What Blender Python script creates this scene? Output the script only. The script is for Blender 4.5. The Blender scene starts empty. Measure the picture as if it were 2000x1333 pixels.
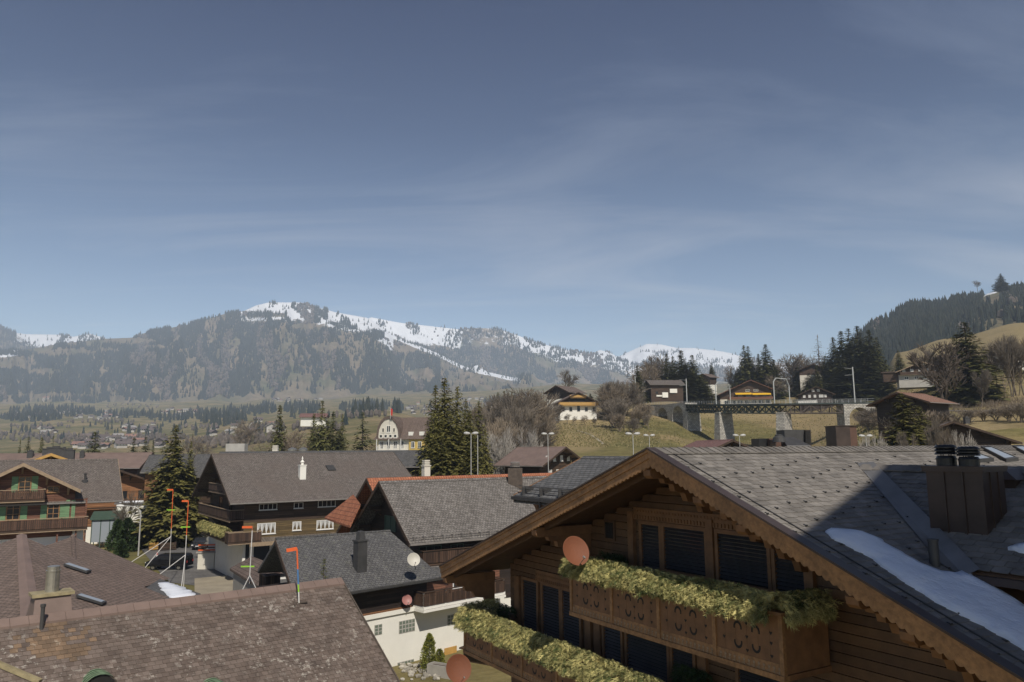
import bpy, math, random
from mathutils import Vector, Matrix, noise
R = math.radians
random.seed(7)
C = bpy.context.scene.collection
SC = bpy.context.scene

# ------------------------------------------------------------------ camera, sky, sun, exposure
F = 1475.0; TH = math.atan(213.5 / F); RO = 0.008
def ray(px, py):
    x = (px - 1000) / F; y = (666.5 - py) / F
    c, s = math.cos(RO), math.sin(RO)
    x0 = c * x + s * y; y0 = -s * x + c * y
    return Vector((x0, -math.sin(TH) * y0 + math.cos(TH), math.cos(TH) * y0 + math.sin(TH)))
def atz(px, py, z):
    d = ray(px, py); return d * (z / d.z)
def atY(px, py, Y):
    d = ray(px, py); return d * (Y / d.y)
def topx(p):
    """picture position of a point, used only to choose what grows where on far slopes"""
    x, y, z = p[0], p[1], p[2]
    f = y * math.cos(TH) + z * math.sin(TH); u0 = -y * math.sin(TH) + z * math.cos(TH)
    c, s = math.cos(RO), math.sin(RO)
    u = s * x + c * u0; r = c * x - s * u0
    return 1000 + F * r / f, 666.5 - F * u / f
cam = bpy.data.cameras.new('camera'); camo = bpy.data.objects.new('camera', cam); C.objects.link(camo)
cam.sensor_width = 36; cam.lens = 36 * F / 2000; cam.clip_start = 0.1; cam.clip_end = 40000
c, s = math.cos(RO), math.sin(RO)
r0 = Vector((1, 0, 0)); u0 = Vector((0, -math.sin(TH), math.cos(TH))); f0 = Vector((0, math.cos(TH), math.sin(TH)))
rr = r0 * c - u0 * s; uu = r0 * s + u0 * c
m = Matrix(((rr.x, uu.x, -f0.x, 0), (rr.y, uu.y, -f0.y, 0), (rr.z, uu.z, -f0.z, 0), (0, 0, 0, 1)))
camo.matrix_world = m
SC.camera = camo
SUN_AZ, SUN_EL = 162.0, 47.0
w = bpy.data.worlds.new('World'); SC.world = w; w.use_nodes = True
nt = w.node_tree; nt.nodes.clear()
def N(nt, t, **k):
    n = nt.nodes.new(t)
    for a, b in k.items(): setattr(n, a, b)
    return n
sky = N(nt, 'ShaderNodeTexSky', sky_type='NISHITA', sun_disc=False)
sky.sun_elevation = R(SUN_EL); sky.sun_rotation = R(SUN_AZ); sky.altitude = 1100
sky.air_density = 1.0; sky.dust_density = 0.8; sky.ozone_density = 4.5
tc = N(nt, 'ShaderNodeTexCoord'); sx = N(nt, 'ShaderNodeSeparateXYZ'); nt.links.new(tc.outputs['Generated'], sx.inputs[0])
mz = N(nt, 'ShaderNodeMath', operation='MAXIMUM'); nt.links.new(sx.outputs[2], mz.inputs[0]); mz.inputs[1].default_value = 0.03
mz2 = N(nt, 'ShaderNodeMath', operation='ADD'); nt.links.new(mz.outputs[0], mz2.inputs[0]); mz2.inputs[1].default_value = 0.12
dx = N(nt, 'ShaderNodeMath', operation='DIVIDE'); nt.links.new(sx.outputs[0], dx.inputs[0]); nt.links.new(mz2.outputs[0], dx.inputs[1])
dy = N(nt, 'ShaderNodeMath', operation='DIVIDE'); nt.links.new(sx.outputs[1], dy.inputs[0]); nt.links.new(mz2.outputs[0], dy.inputs[1])
cb = N(nt, 'ShaderNodeCombineXYZ'); nt.links.new(dx.outputs[0], cb.inputs[0]); nt.links.new(dy.outputs[0], cb.inputs[1])
mp = N(nt, 'ShaderNodeMapping'); nt.links.new(cb.outputs[0], mp.inputs[0]); mp.inputs['Rotation'].default_value = (0, 0, R(28)); mp.inputs['Scale'].default_value = (0.7, 1.8, 1)
nz = N(nt, 'ShaderNodeTexNoise'); nt.links.new(mp.outputs[0], nz.inputs['Vector']); nz.inputs['Scale'].default_value = 0.85; nz.inputs['Detail'].default_value = 11; nz.inputs['Roughness'].default_value = 0.6; nz.inputs['Distortion'].default_value = 0.9
cr = N(nt, 'ShaderNodeValToRGB'); nt.links.new(nz.outputs[0], cr.inputs[0]); cr.color_ramp.elements[0].position = 0.47; cr.color_ramp.elements[1].position = 0.85
cr.color_ramp.elements[0].color = (0, 0, 0, 1); cr.color_ramp.elements[1].color = (0.5, 0.5, 0.5, 1)
mx = N(nt, 'ShaderNodeMixRGB'); nt.links.new(cr.outputs[0], mx.inputs[0]); nt.links.new(sky.outputs[0], mx.inputs[1]); mx.inputs[2].default_value = (6.6, 7.2, 8.2, 1)
er = N(nt, 'ShaderNodeValToRGB'); nt.links.new(sx.outputs[2], er.inputs[0])
er.color_ramp.elements[0].position = 0.0; er.color_ramp.elements[0].color = (1.75, 1.5, 1.2, 1)
er.color_ramp.elements[1].position = 0.56; er.color_ramp.elements[1].color = (0.2, 0.26, 0.4, 1)
e_ = er.color_ramp.elements.new(0.1); e_.color = (1.5, 1.3, 1.07, 1)
e_ = er.color_ramp.elements.new(0.22); e_.color = (0.98, 0.9, 0.82, 1)
e_ = er.color_ramp.elements.new(0.4); e_.color = (0.42, 0.45, 0.52, 1)
ml = N(nt, 'ShaderNodeMixRGB', blend_type='MULTIPLY'); ml.inputs[0].default_value = 1.0; nt.links.new(mx.outputs[0], ml.inputs[1]); nt.links.new(er.outputs[0], ml.inputs[2])
bg = N(nt, 'ShaderNodeBackground'); bg.inputs[1].default_value = 0.11; nt.links.new(ml.outputs[0], bg.inputs[0])
wo = N(nt, 'ShaderNodeOutputWorld'); nt.links.new(bg.outputs[0], wo.inputs[0])
sl = bpy.data.lights.new('sun', 'SUN'); sl.energy = 4.1; sl.angle = R(0.55); sl.color = (1, 0.93, 0.83)
slo = bpy.data.objects.new('sun', sl); C.objects.link(slo)
S = Vector((math.sin(R(SUN_AZ)) * math.cos(R(SUN_EL)), math.cos(R(SUN_AZ)) * math.cos(R(SUN_EL)), math.sin(R(SUN_EL))))
slo.rotation_euler = S.to_track_quat('Z', 'Y').to_euler()
SC.view_settings.view_transform = 'Standard'; SC.view_settings.look = 'None'; SC.view_settings.exposure = 0.0; SC.view_settings.gamma = 1
SC.view_settings.use_curve_mapping = False
SC.cycles.volume_bounces = 2; SC.cycles.max_bounces = 6; SC.cycles.diffuse_bounces = 3; SC.cycles.transparent_max_bounces = 6

# ------------------------------------------------------------------ materials
def newmat(name):
    mt = bpy.data.materials.new(name); mt.use_nodes = True
    return mt, mt.node_tree, mt.node_tree.nodes['Principled BSDF']
def ramp(nt, src, stops):
    r = N(nt, 'ShaderNodeValToRGB'); nt.links.new(src, r.inputs[0])
    e = r.color_ramp.elements
    e[0].position, e[0].color = stops[0][0], (*stops[0][1], 1)
    e[1].position, e[1].color = stops[-1][0], (*stops[-1][1], 1)
    for p, col in stops[1:-1]:
        x = e.new(p); x.color = (*col, 1)
    return r.outputs[0]
def mix(nt, fac, a, b, typ='MIX'):
    n = N(nt, 'ShaderNodeMixRGB', blend_type=typ)
    for i, v in enumerate((fac, a, b)):
        if hasattr(v, 'is_linked') or isinstance(v, bpy.types.NodeSocket): nt.links.new(v, n.inputs[i])
        elif isinstance(v, tuple): n.inputs[i].default_value = (*v, 1)
        else: n.inputs[i].default_value = v
    return n.outputs[0]
def nse(nt, scale, detail=5, vec=None, rough=0.6, sc3=None):
    n = N(nt, 'ShaderNodeTexNoise'); n.inputs['Scale'].default_value = scale; n.inputs['Detail'].default_value = detail; n.inputs['Roughness'].default_value = rough
    if vec is None:
        g = N(nt, 'ShaderNodeNewGeometry'); vec = g.outputs['Position']
    if sc3:
        q = N(nt, 'ShaderNodeMapping'); nt.links.new(vec, q.inputs[0]); q.inputs['Scale'].default_value = sc3; vec = q.outputs[0]
    nt.links.new(vec, n.inputs['Vector'])
    return n.outputs[0]
def bump(nt, b, h, strength=0.4, dist=0.02):
    n = N(nt, 'ShaderNodeBump'); n.inputs['Strength'].default_value = strength; n.inputs['Distance'].default_value = dist
    nt.links.new(h, n.inputs['Height']); nt.links.new(n.outputs[0], b.inputs['Normal'])
def k3(c, k): return tuple(x * k for x in c)
def plain(name, col, rough=0.7, var=0.25, sc=1.5, metal=0.0, bmp=0.0, fine=0):
    mt, nt, b = newmat(name)
    s_ = nse(nt, sc, 6)
    colr = ramp(nt, s_, [(0.3, k3(col, 1 - var)), (0.7, k3(col, 1 + var))])
    if fine:
        colr = mix(nt, 0.6, colr, ramp(nt, nse(nt, fine, 3), [(0.35, (0.55,) * 3), (0.65, (1.25,) * 3)]), 'MULTIPLY')
    nt.links.new(colr, b.inputs['Base Color']); b.inputs['Roughness'].default_value = rough; b.inputs['Metallic'].default_value = metal
    if bmp: bump(nt, b, nse(nt, sc * 8, 4), bmp, 0.03)
    return mt
def uvout(nt): return N(nt, 'ShaderNodeTexCoord').outputs['UV']
def planks(name, col, h=0.18, vertical=False, var=0.35, rough=0.75, gap=0.35, weather=None):
    """boards drawn by the material on surfaces too small to pick the boards apart"""
    mt, nt, b = newmat(name)
    uv = uvout(nt)
    if vertical:
        q = N(nt, 'ShaderNodeMapping'); nt.links.new(uv, q.inputs[0]); q.inputs['Rotation'].default_value = (0, 0, R(90)); uv = q.outputs[0]
    br = N(nt, 'ShaderNodeTexBrick'); nt.links.new(uv, br.inputs['Vector']); br.offset = 0.37
    br.inputs['Color1'].default_value = (*k3(col, 1 - var), 1); br.inputs['Color2'].default_value = (*k3(col, 1 + var), 1)
    br.inputs['Mortar'].default_value = (*k3(col, gap), 1)
    br.inputs['Scale'].default_value = 1; br.inputs['Mortar Size'].default_value = 0.012; br.inputs['Brick Width'].default_value = 4.3; br.inputs['Row Height'].default_value = h
    g = ramp(nt, nse(nt, 1.0, 6, uv, 0.65, (0.8, 14, 1)), [(0.3, (0.62,) * 3), (0.7, (1.3,) * 3)])
    colr = mix(nt, 1.0, br.outputs[0], g, 'MULTIPLY')
    if weather: colr = mix(nt, ramp(nt, nse(nt, 0.5, 5), [(0.45, (0, 0, 0)), (0.75, (0.8,) * 3)]), colr, weather)
    nt.links.new(colr, b.inputs['Base Color']); b.inputs['Roughness'].default_value = rough
    bump(nt, b, br.outputs['Fac'], 0.6, -0.015)
    return mt
def tiles(name, c1, c2, tw=0.3, th=0.2, gap=(0.02, 0.018, 0.016), lichen=(0.3, 0.28, 0.24), la=0.3, streak=0.4, moss=None, big=None):
    mt, nt, b = newmat(name)
    uv = uvout(nt)
    br = N(nt, 'ShaderNodeTexBrick'); nt.links.new(uv, br.inputs['Vector']); br.offset = 0.5
    br.inputs['Color1'].default_value = (*c1, 1); br.inputs['Color2'].default_value = (*c2, 1); br.inputs['Mortar'].default_value = (*gap, 1)
    br.inputs['Scale'].default_value = 1; br.inputs['Mortar Size'].default_value = 0.02; br.inputs['Mortar Smooth'].default_value = 0.3
    br.inputs['Brick Width'].default_value = tw; br.inputs['Row Height'].default_value = th; br.inputs['Bias'].default_value = -0.1
    colr = mix(nt, ramp(nt, nse(nt, 7, 4, uv, 0.7), [(0.5, (0, 0, 0)), (0.68, (la,) * 3)]), br.outputs[0], lichen)
    colr = mix(nt, streak, colr, ramp(nt, nse(nt, 0.45, 6, uv, 0.6, (3.2, 0.7, 1)), [(0.3, (0.55,) * 3), (0.7, (1.3,) * 3)]), 'MULTIPLY')
    colr = mix(nt, 0.8, colr, ramp(nt, nse(nt, 3.4, 5, uv, 0.8), [(0.3, (0.65,) * 3), (0.7, (1.3,) * 3)]), 'MULTIPLY')
    if big: colr = mix(nt, ramp(nt, nse(nt, 0.22, 4, uv), [(0.42, (0, 0, 0)), (0.66, (0.6,) * 3)]), colr, big)
    if moss: colr = mix(nt, ramp(nt, nse(nt, 1.6, 6, uv, 0.75), [(0.58, (0, 0, 0)), (0.7, (0.7,) * 3)]), colr, moss)
    nt.links.new(colr, b.inputs['Base Color']); b.inputs['Roughness'].default_value = 0.85
    bump(nt, b, br.outputs['Fac'], 0.7, -0.03)
    return mt
def tinted(name, ca, cb_, rough=0.8, noise_sc=0, spots=None, rnd=0.0, wear=None, trans=0.0):
    """colour runs between two tones with the mesh attribute 'tint' (one value per piece)"""
    mt, nt, b = newmat(name)
    at = N(nt, 'ShaderNodeAttribute'); at.attribute_name = 'tint'
    fac = at.outputs['Fac']
    if rnd:
        oi = N(nt, 'ShaderNodeObjectInfo'); a1 = N(nt, 'ShaderNodeMath', operation='MULTIPLY_ADD'); nt.links.new(oi.outputs['Random'], a1.inputs[0]); a1.inputs[1].default_value = rnd; nt.links.new(fac, a1.inputs[2])
        a2 = N(nt, 'ShaderNodeMath', operation='SUBTRACT'); nt.links.new(a1.outputs[0], a2.inputs[0]); a2.inputs[1].default_value = rnd / 2; fac = a2.outputs[0]
    colr = mix(nt, fac, ca, cb_)
    if noise_sc: colr = mix(nt, 0.85, colr, ramp(nt, nse(nt, noise_sc, 6, None, 0.7), [(0.3, (0.62,) * 3), (0.7, (1.3,) * 3)]), 'MULTIPLY')
    if wear: colr = mix(nt, ramp(nt, nse(nt, wear[1], 4), [(wear[2], (0, 0, 0)), (wear[2] + 0.2, (wear[3],) * 3)]), colr, wear[0])
    if spots:
        big_ = ramp(nt, nse(nt, 0.5, 3), [(0.42, (0, 0, 0)), (0.62, (1,) * 3)])
        sm = ramp(nt, nse(nt, spots[1], 4, None, 0.75), [(spots[2], (0, 0, 0)), (spots[2] + 0.05, (spots[3],) * 3)])
        colr = mix(nt, mix(nt, 1.0, big_, sm, 'MULTIPLY'), colr, spots[0])
    nt.links.new(colr, b.inputs['Base Color']); b.inputs['Roughness'].default_value = rough
    if trans:
        b.inputs['Specular IOR Level'].default_value = 0.2
    return mt
M = {}
M['slate'] = tinted('slate_shingle', (0.15, 0.136, 0.119), (0.222, 0.203, 0.18), 0.8, 2.2, rnd=0.4)
M['slate_far'] = tiles('slate_far', (0.10, 0.10, 0.10), (0.15, 0.148, 0.145), 0.36, 0.2, la=0.08, streak=0.25)
M['oldtile'] = tinted('weathered_shingle', (0.108, 0.08, 0.064), (0.168, 0.13, 0.107), 0.85, 1.4, spots=((0.42, 0.385, 0.33), 4.2, 0.555, 0.75), rnd=0.35)
M['oldtile_rust'] = tinted('rusty_shingle', (0.14, 0.095, 0.06), (0.235, 0.155, 0.095), 0.85, 1.4, spots=((0.42, 0.36, 0.28), 3.2, 0.6, 0.7), rnd=0.5)
M['browntile'] = tiles('brown_cement_tile', (0.145, 0.106, 0.085), (0.19, 0.14, 0.113), 0.33, 0.3, la=0.05, streak=0.35, gap=(0.05, 0.035, 0.03))
M['greybrown'] = tiles('grey_brown_tile', (0.118, 0.096, 0.082), (0.19, 0.162, 0.142), 0.25, 0.2, la=0.55, streak=0.3, big=(0.12, 0.095, 0.08), gap=(0.03, 0.026, 0.024))
M['greytile'] = tiles('pale_grey_tile', (0.135, 0.12, 0.105), (0.23, 0.21, 0.19), 0.25, 0.2, la=0.6, streak=0.5, gap=(0.035, 0.03, 0.03))
M['darktile'] = tiles('dark_slate_tile', (0.085, 0.083, 0.085), (0.13, 0.126, 0.126), 0.28, 0.18, la=0.45, lichen=(0.26, 0.25, 0.2), streak=0.5, moss=(0.2, 0.2, 0.14), gap=(0.03, 0.03, 0.03))
M['redtile'] = tiles('orange_clay_tile', (0.36, 0.125, 0.06), (0.46, 0.18, 0.09), 0.24, 0.36, la=0.1, streak=0.4, gap=(0.09, 0.03, 0.02))
M['oldorange'] = tiles('faded_orange_tile', (0.24, 0.125, 0.08), (0.3, 0.165, 0.105), 0.24, 0.36, la=0.15, streak=0.5, gap=(0.08, 0.04, 0.03))
M['copper_roof'] = plain('brown_sheet_roof', (0.19, 0.135, 0.11), 0.6, 0.18, 0.8)
M['brick_roof'] = tiles('red_brown_tile', (0.2, 0.1, 0.085), (0.25, 0.13, 0.11), 0.3, 0.3, la=0.1, streak=0.3)
M['larch'] = planks('warm_larch_board', (0.15, 0.072, 0.03), 0.2)
M['larch_part'] = plain('larch_timber', (0.2, 0.1, 0.043), 0.6, 0.25, 3.0, bmp=0.15)
M['larch_dark'] = plain('dark_larch_timber', (0.095, 0.05, 0.024), 0.65, 0.3, 3.0, bmp=0.2)
M['plank_fg'] = tinted('facade_plank', (0.085, 0.045, 0.022), (0.14, 0.075, 0.034), 0.6, 3.0)
M['vergewood'] = plain('verge_timber', (0.32, 0.17, 0.07), 0.55, 0.28, 1.3, bmp=0.15, fine=9)
M['brownwood'] = planks('dark_brown_board', (0.065, 0.038, 0.022), 0.2)
M['brownwood_v'] = planks('dark_brown_upright_board', (0.075, 0.042, 0.026), 0.16, True, 0.5)
M['olivewood'] = planks('sunlit_olive_board', (0.125, 0.085, 0.035), 0.2)  # olive boards with a sunlit tone put into the colour
M['orangewood'] = planks('orange_brown_board', (0.26, 0.12, 0.05), 0.2)
M['blackwood'] = planks('sun_blackened_board', (0.03, 0.018, 0.013), 0.2)
M['redwood'] = planks('red_brown_board', (0.17, 0.075, 0.045), 0.18)
M['greywood'] = planks('grey_board', (0.14, 0.115, 0.09), 0.15, True, 0.35)
M['woodtrim'] = plain('pale_timber_trim', (0.30, 0.22, 0.14), 0.7, 0.2, 4)
M['yellowwood'] = plain('yellow_pine', (0.50, 0.29, 0.08), 0.6, 0.15, 3)
M['greytrim'] = plain('grey_metal_trim', (0.22, 0.2, 0.18), 0.5, 0.15, 3)
M['white'] = plain('white_plaster', (0.8, 0.78, 0.7), 0.85, 0.05, 0.7, bmp=0.1)
M['cream'] = plain('cream_plaster', (0.68, 0.64, 0.54), 0.85, 0.1, 0.5)
M['yellowp'] = plain('yellow_plaster', (0.62, 0.44, 0.13), 0.85, 0.1, 0.5)
M['greyp'] = plain('grey_plaster', (0.42, 0.4, 0.36), 0.9, 0.12, 0.7)
M['concrete'] = plain('concrete', (0.36, 0.34, 0.3), 0.9, 0.18, 1.2, bmp=0.1)
M['winwhite'] = plain('white_window_frame', (0.75, 0.74, 0.7), 0.5, 0.04, 2)
M['shutter'] = planks('pale_green_shutter', (0.2, 0.34, 0.17), 0.1, False, 0.15, 0.6)
M['shutter_dk'] = plain('dark_green_shutter', (0.05, 0.085, 0.06), 0.6, 0.15, 3)
M['copper'] = plain('dark_copper_sheet', (0.07, 0.05, 0.042), 0.42, 0.3, 1.1, metal=0.35)
M['copper_lit'] = plain('lit_copper_sheet', (0.12, 0.065, 0.045), 0.5, 0.25, 0.8, metal=0.2)  # lighter copy of the copper, sunlight put into its colour
M['lead'] = plain('grey_valley_sheet', (0.2, 0.195, 0.19), 0.45, 0.2, 0.9, metal=0.3)
M['verdigris'] = plain('green_copper', (0.2, 0.3, 0.17), 0.6, 0.25, 5)
M['steel'] = plain('bright_steel', (0.45, 0.43, 0.38), 0.35, 0.2, 4, metal=0.8)
M['galv'] = plain('galvanised_pole', (0.5, 0.49, 0.46), 0.5, 0.1, 2, metal=0.2)
M['rustplate'] = plain('rusty_flashing', (0.3, 0.25, 0.14), 0.7, 0.35, 3)
M['black'] = plain('black_paint', (0.015, 0.015, 0.016), 0.4, 0.2, 3)
M['dark'] = plain('opening_shade', (0.012, 0.011, 0.010), 0.7, 0.2, 3)  # flat near-black that paints the shade inside openings
M['dgrey'] = plain('dark_grey_chimney_sheet', (0.06, 0.058, 0.056), 0.55, 0.2, 2, metal=0.2)
M['orange'] = plain('orange_red_marker', (0.75, 0.13, 0.03), 0.5, 0.1, 4)
M['bluep'] = plain('blue_marker', (0.07, 0.2, 0.42), 0.5, 0.1, 4)
M['greenm'] = plain('green_marker', (0.3, 0.62, 0.05), 0.5, 0.1, 4)
M['polewhite'] = plain('white_pole', (0.62, 0.6, 0.56), 0.5, 0.08, 3)
M['red'] = plain('red_paint', (0.5, 0.03, 0.02), 0.4, 0.1, 4)
M['terracotta'] = plain('terracotta_dish', (0.18, 0.062, 0.028), 0.75, 0.06, 2)
M['pinkdish'] = plain('faded_red_dish', (0.36, 0.16, 0.14), 0.5, 0.08, 2)
M['creamdish'] = plain('cream_dish', (0.55, 0.52, 0.44), 0.5, 0.05, 2)
M['yellowcloth'] = plain('yellow_awning_cloth', (0.75, 0.44, 0.02), 0.8, 0.06, 2)
M['sign'] = plain('yellow_lettering', (0.7, 0.55, 0.04), 0.5, 0.05, 2)
M['asphalt'] = plain('asphalt', (0.13, 0.125, 0.12), 0.9, 0.3, 0.6, bmp=0.1, fine=4)
M['path'] = plain('pale_path', (0.3, 0.26, 0.19), 0.95, 0.2, 0.5)
M['gravel'] = plain('gravel_ballast', (0.17, 0.15, 0.13), 0.95, 0.35, 1.0)
M['stone'] = tinted('pale_stone', (0.26, 0.24, 0.2), (0.46, 0.43, 0.36), 0.9, 3)
M['iron'] = plain('dark_bridge_iron', (0.045, 0.06, 0.055), 0.6, 0.3, 0.6)
M['rustiron'] = plain('brown_bridge_iron', (0.09, 0.07, 0.055), 0.6, 0.3, 0.6)
M['mast'] = plain('mast_paint', (0.42, 0.43, 0.41), 0.5, 0.08, 1)
M['bark'] = plain('spruce_bark', (0.09, 0.07, 0.055), 0.95, 0.3, 3)
M['barebark'] = plain('bare_branch_bark', (0.155, 0.128, 0.098), 0.95, 0.25, 2)
M['barebark_red'] = plain('reddish_twig_bark', (0.2, 0.157, 0.11), 0.95, 0.25, 2)
M['birchbark'] = plain('white_birch_bark', (0.34, 0.31, 0.27), 0.85, 0.25, 2)
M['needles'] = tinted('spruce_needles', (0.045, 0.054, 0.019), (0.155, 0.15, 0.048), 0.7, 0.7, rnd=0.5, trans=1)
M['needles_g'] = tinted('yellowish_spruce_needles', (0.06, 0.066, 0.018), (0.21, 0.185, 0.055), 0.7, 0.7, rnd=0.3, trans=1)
M['farneedles'] = tinted('distant_conifers', (0.015, 0.024, 0.02), (0.045, 0.05, 0.036), 0.9, 0, trans=1)
M['larchtrees'] = tinted('distant_bare_trees', (0.085, 0.072, 0.062), (0.17, 0.14, 0.115), 0.9, 0, trans=1)
M['garland'] = tinted('drying_fir_sprigs', (0.06, 0.09, 0.03), (0.62, 0.54, 0.22), 0.7, 2.2, wear=((0.4, 0.23, 0.08), 3.0, 0.62, 0.5), trans=1)
M['thuja'] = tinted('thuja_leaves', (0.09, 0.13, 0.03), (0.32, 0.29, 0.06), 0.8, 3, trans=1)
M['shrub'] = tinted('evergreen_shrub_leaves', (0.02, 0.04, 0.015), (0.06, 0.09, 0.03), 0.8, 2, trans=1)
def glassm(name, col, rough=0.15):
    mt, nt, b = newmat(name); b.inputs['Base Color'].default_value = (*col, 1); b.inputs['Roughness'].default_value = rough
    b.inputs['Specular IOR Level'].default_value = 0.5
    return mt
M['glass'] = glassm('window_glass', (0.02, 0.022, 0.025))
M['curtain'] = plain('net_curtain', (0.45, 0.45, 0.43), 0.8, 0.3, 6)
M['blockglass'] = glassm('glass_block', (0.16, 0.19, 0.15), 0.25)
M['skyglass'] = glassm('skylight_glass', (0.3, 0.33, 0.36), 0.12)
M['blind'] = plain('blue_black_blind', (0.04, 0.04, 0.046), 0.45, 0.25, 1.5, metal=0.0)
M['carblack'] = glassm('black_car_paint', (0.012, 0.012, 0.014), 0.2)
M['cardark'] = glassm('dark_grey_car_paint', (0.03, 0.032, 0.036), 0.22)
M['carsilver'] = glassm('silver_car_paint', (0.5, 0.51, 0.52), 0.25)
M['tyre'] = plain('tyre', (0.02, 0.02, 0.02), 0.9, 0.2, 5)
def snowmat(name='snow'):
    mt, nt, b = newmat(name)
    nt.links.new(ramp(nt, nse(nt, 1.1, 6), [(0.3, (0.72, 0.76, 0.82)), (0.7, (0.86, 0.88, 0.92))]), b.inputs['Base Color'])
    b.inputs['Roughness'].default_value = 0.6; bump(nt, b, nse(nt, 2.4, 7), 0.7, 0.12)
    return mt
M['snow'] = snowmat()
def groundmat():
    mt, nt, b = newmat('meadow_grass')
    a = ramp(nt, nse(nt, 0.018, 7, None, 0.6), [(0.36, (0.125, 0.12, 0.045)), (0.48, (0.185, 0.16, 0.065)), (0.6, (0.28, 0.215, 0.11))])
    a = mix(nt, 0.8, a, ramp(nt, nse(nt, 0.5, 6, None, 0.7), [(0.3, (0.55,) * 3), (0.7, (1.35,) * 3)]), 'MULTIPLY')
    a = mix(nt, 0.6, a, ramp(nt, nse(nt, 0.12, 5, None, 0.7), [(0.35, (0.6, 0.62, 0.6)), (0.65, (1.25, 1.2, 1.2))]), 'MULTIPLY')
    at = N(nt, 'ShaderNodeAttribute'); at.attribute_name = 'dry'
    d_ = mix(nt, 0.7, (0.31, 0.24, 0.125), ramp(nt, nse(nt, 0.7, 6, None, 0.75), [(0.3, (0.5,) * 3), (0.7, (1.4,) * 3)]), 'MULTIPLY')
    a = mix(nt, at.outputs['Fac'], a, d_)
    nt.links.new(a, b.inputs['Base Color']); b.inputs['Roughness'].default_value = 0.95; b.inputs['Specular IOR Level'].default_value = 0.1
    bump(nt, b, nse(nt, 0.8, 6), 0.6, 0.5)
    return mt
M['ground'] = groundmat()
def mountmat(name='mountain_ground'):
    mt, nt, b = newmat(name)
    a = ramp(nt, nse(nt, 0.004, 8, None, 0.65), [(0.34, (0.11, 0.115, 0.06)), (0.5, (0.19, 0.155, 0.1)), (0.66, (0.26, 0.2, 0.135))])
    a = mix(nt, 0.5, a, ramp(nt, nse(nt, 0.03, 5, None, 0.7), [(0.35, (0.6,) * 3), (0.65, (1.3,) * 3)]), 'MULTIPLY')
    at = N(nt, 'ShaderNodeAttribute'); at.attribute_name = 'snow'
    ad = N(nt, 'ShaderNodeMath', operation='ADD'); nt.links.new(at.outputs['Fac'], ad.inputs[0])
    n2 = nse(nt, 0.012, 8, None, 0.75, (1, 1, 3)); nm = N(nt, 'ShaderNodeMath', operation='MULTIPLY_ADD'); nt.links.new(n2, nm.inputs[0]); nm.inputs[1].default_value = 1.6; nm.inputs[2].default_value = -0.8
    nt.links.new(nm.outputs[0], ad.inputs[1])
    sf = ramp(nt, ad.outputs[0], [(0.46, (0, 0, 0)), (0.54, (1, 1, 1))])
    a = mix(nt, sf, a, (0.82, 0.84, 0.86))
    nt.links.new(a, b.inputs['Base Color']); b.inputs['Roughness'].default_value = 0.9; b.inputs['Specular IOR Level'].default_value = 0.1
    bump(nt, b, nse(nt, 0.02, 7, None, 0.6), 0.7, 14)
    return mt
M['mount'] = mountmat()
def masonry(name='viaduct_stone'):
    mt, nt, b = newmat(name)
    uv = uvout(nt)
    br = N(nt, 'ShaderNodeTexBrick'); nt.links.new(uv, br.inputs['Vector'])
    br.inputs['Color1'].default_value = (0.36, 0.34, 0.3, 1); br.inputs['Color2'].default_value = (0.6, 0.57, 0.5, 1); br.inputs['Mortar'].default_value = (0.14, 0.13, 0.12, 1)
    br.inputs['Scale'].default_value = 1; br.inputs['Mortar Size'].default_value = 0.05; br.inputs['Brick Width'].default_value = 0.9; br.inputs['Row Height'].default_value = 0.45
    a = mix(nt, 0.6, br.outputs[0], ramp(nt, nse(nt, 1.2, 5), [(0.3, (0.7,) * 3), (0.7, (1.25,) * 3)]), 'MULTIPLY')
    nt.links.new(a, b.inputs['Base Color']); b.inputs['Roughness'].default_value = 0.95
    bump(nt, b, br.outputs['Fac'], 1.0, -0.08)
    return mt
M['masonry'] = masonry()

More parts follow.
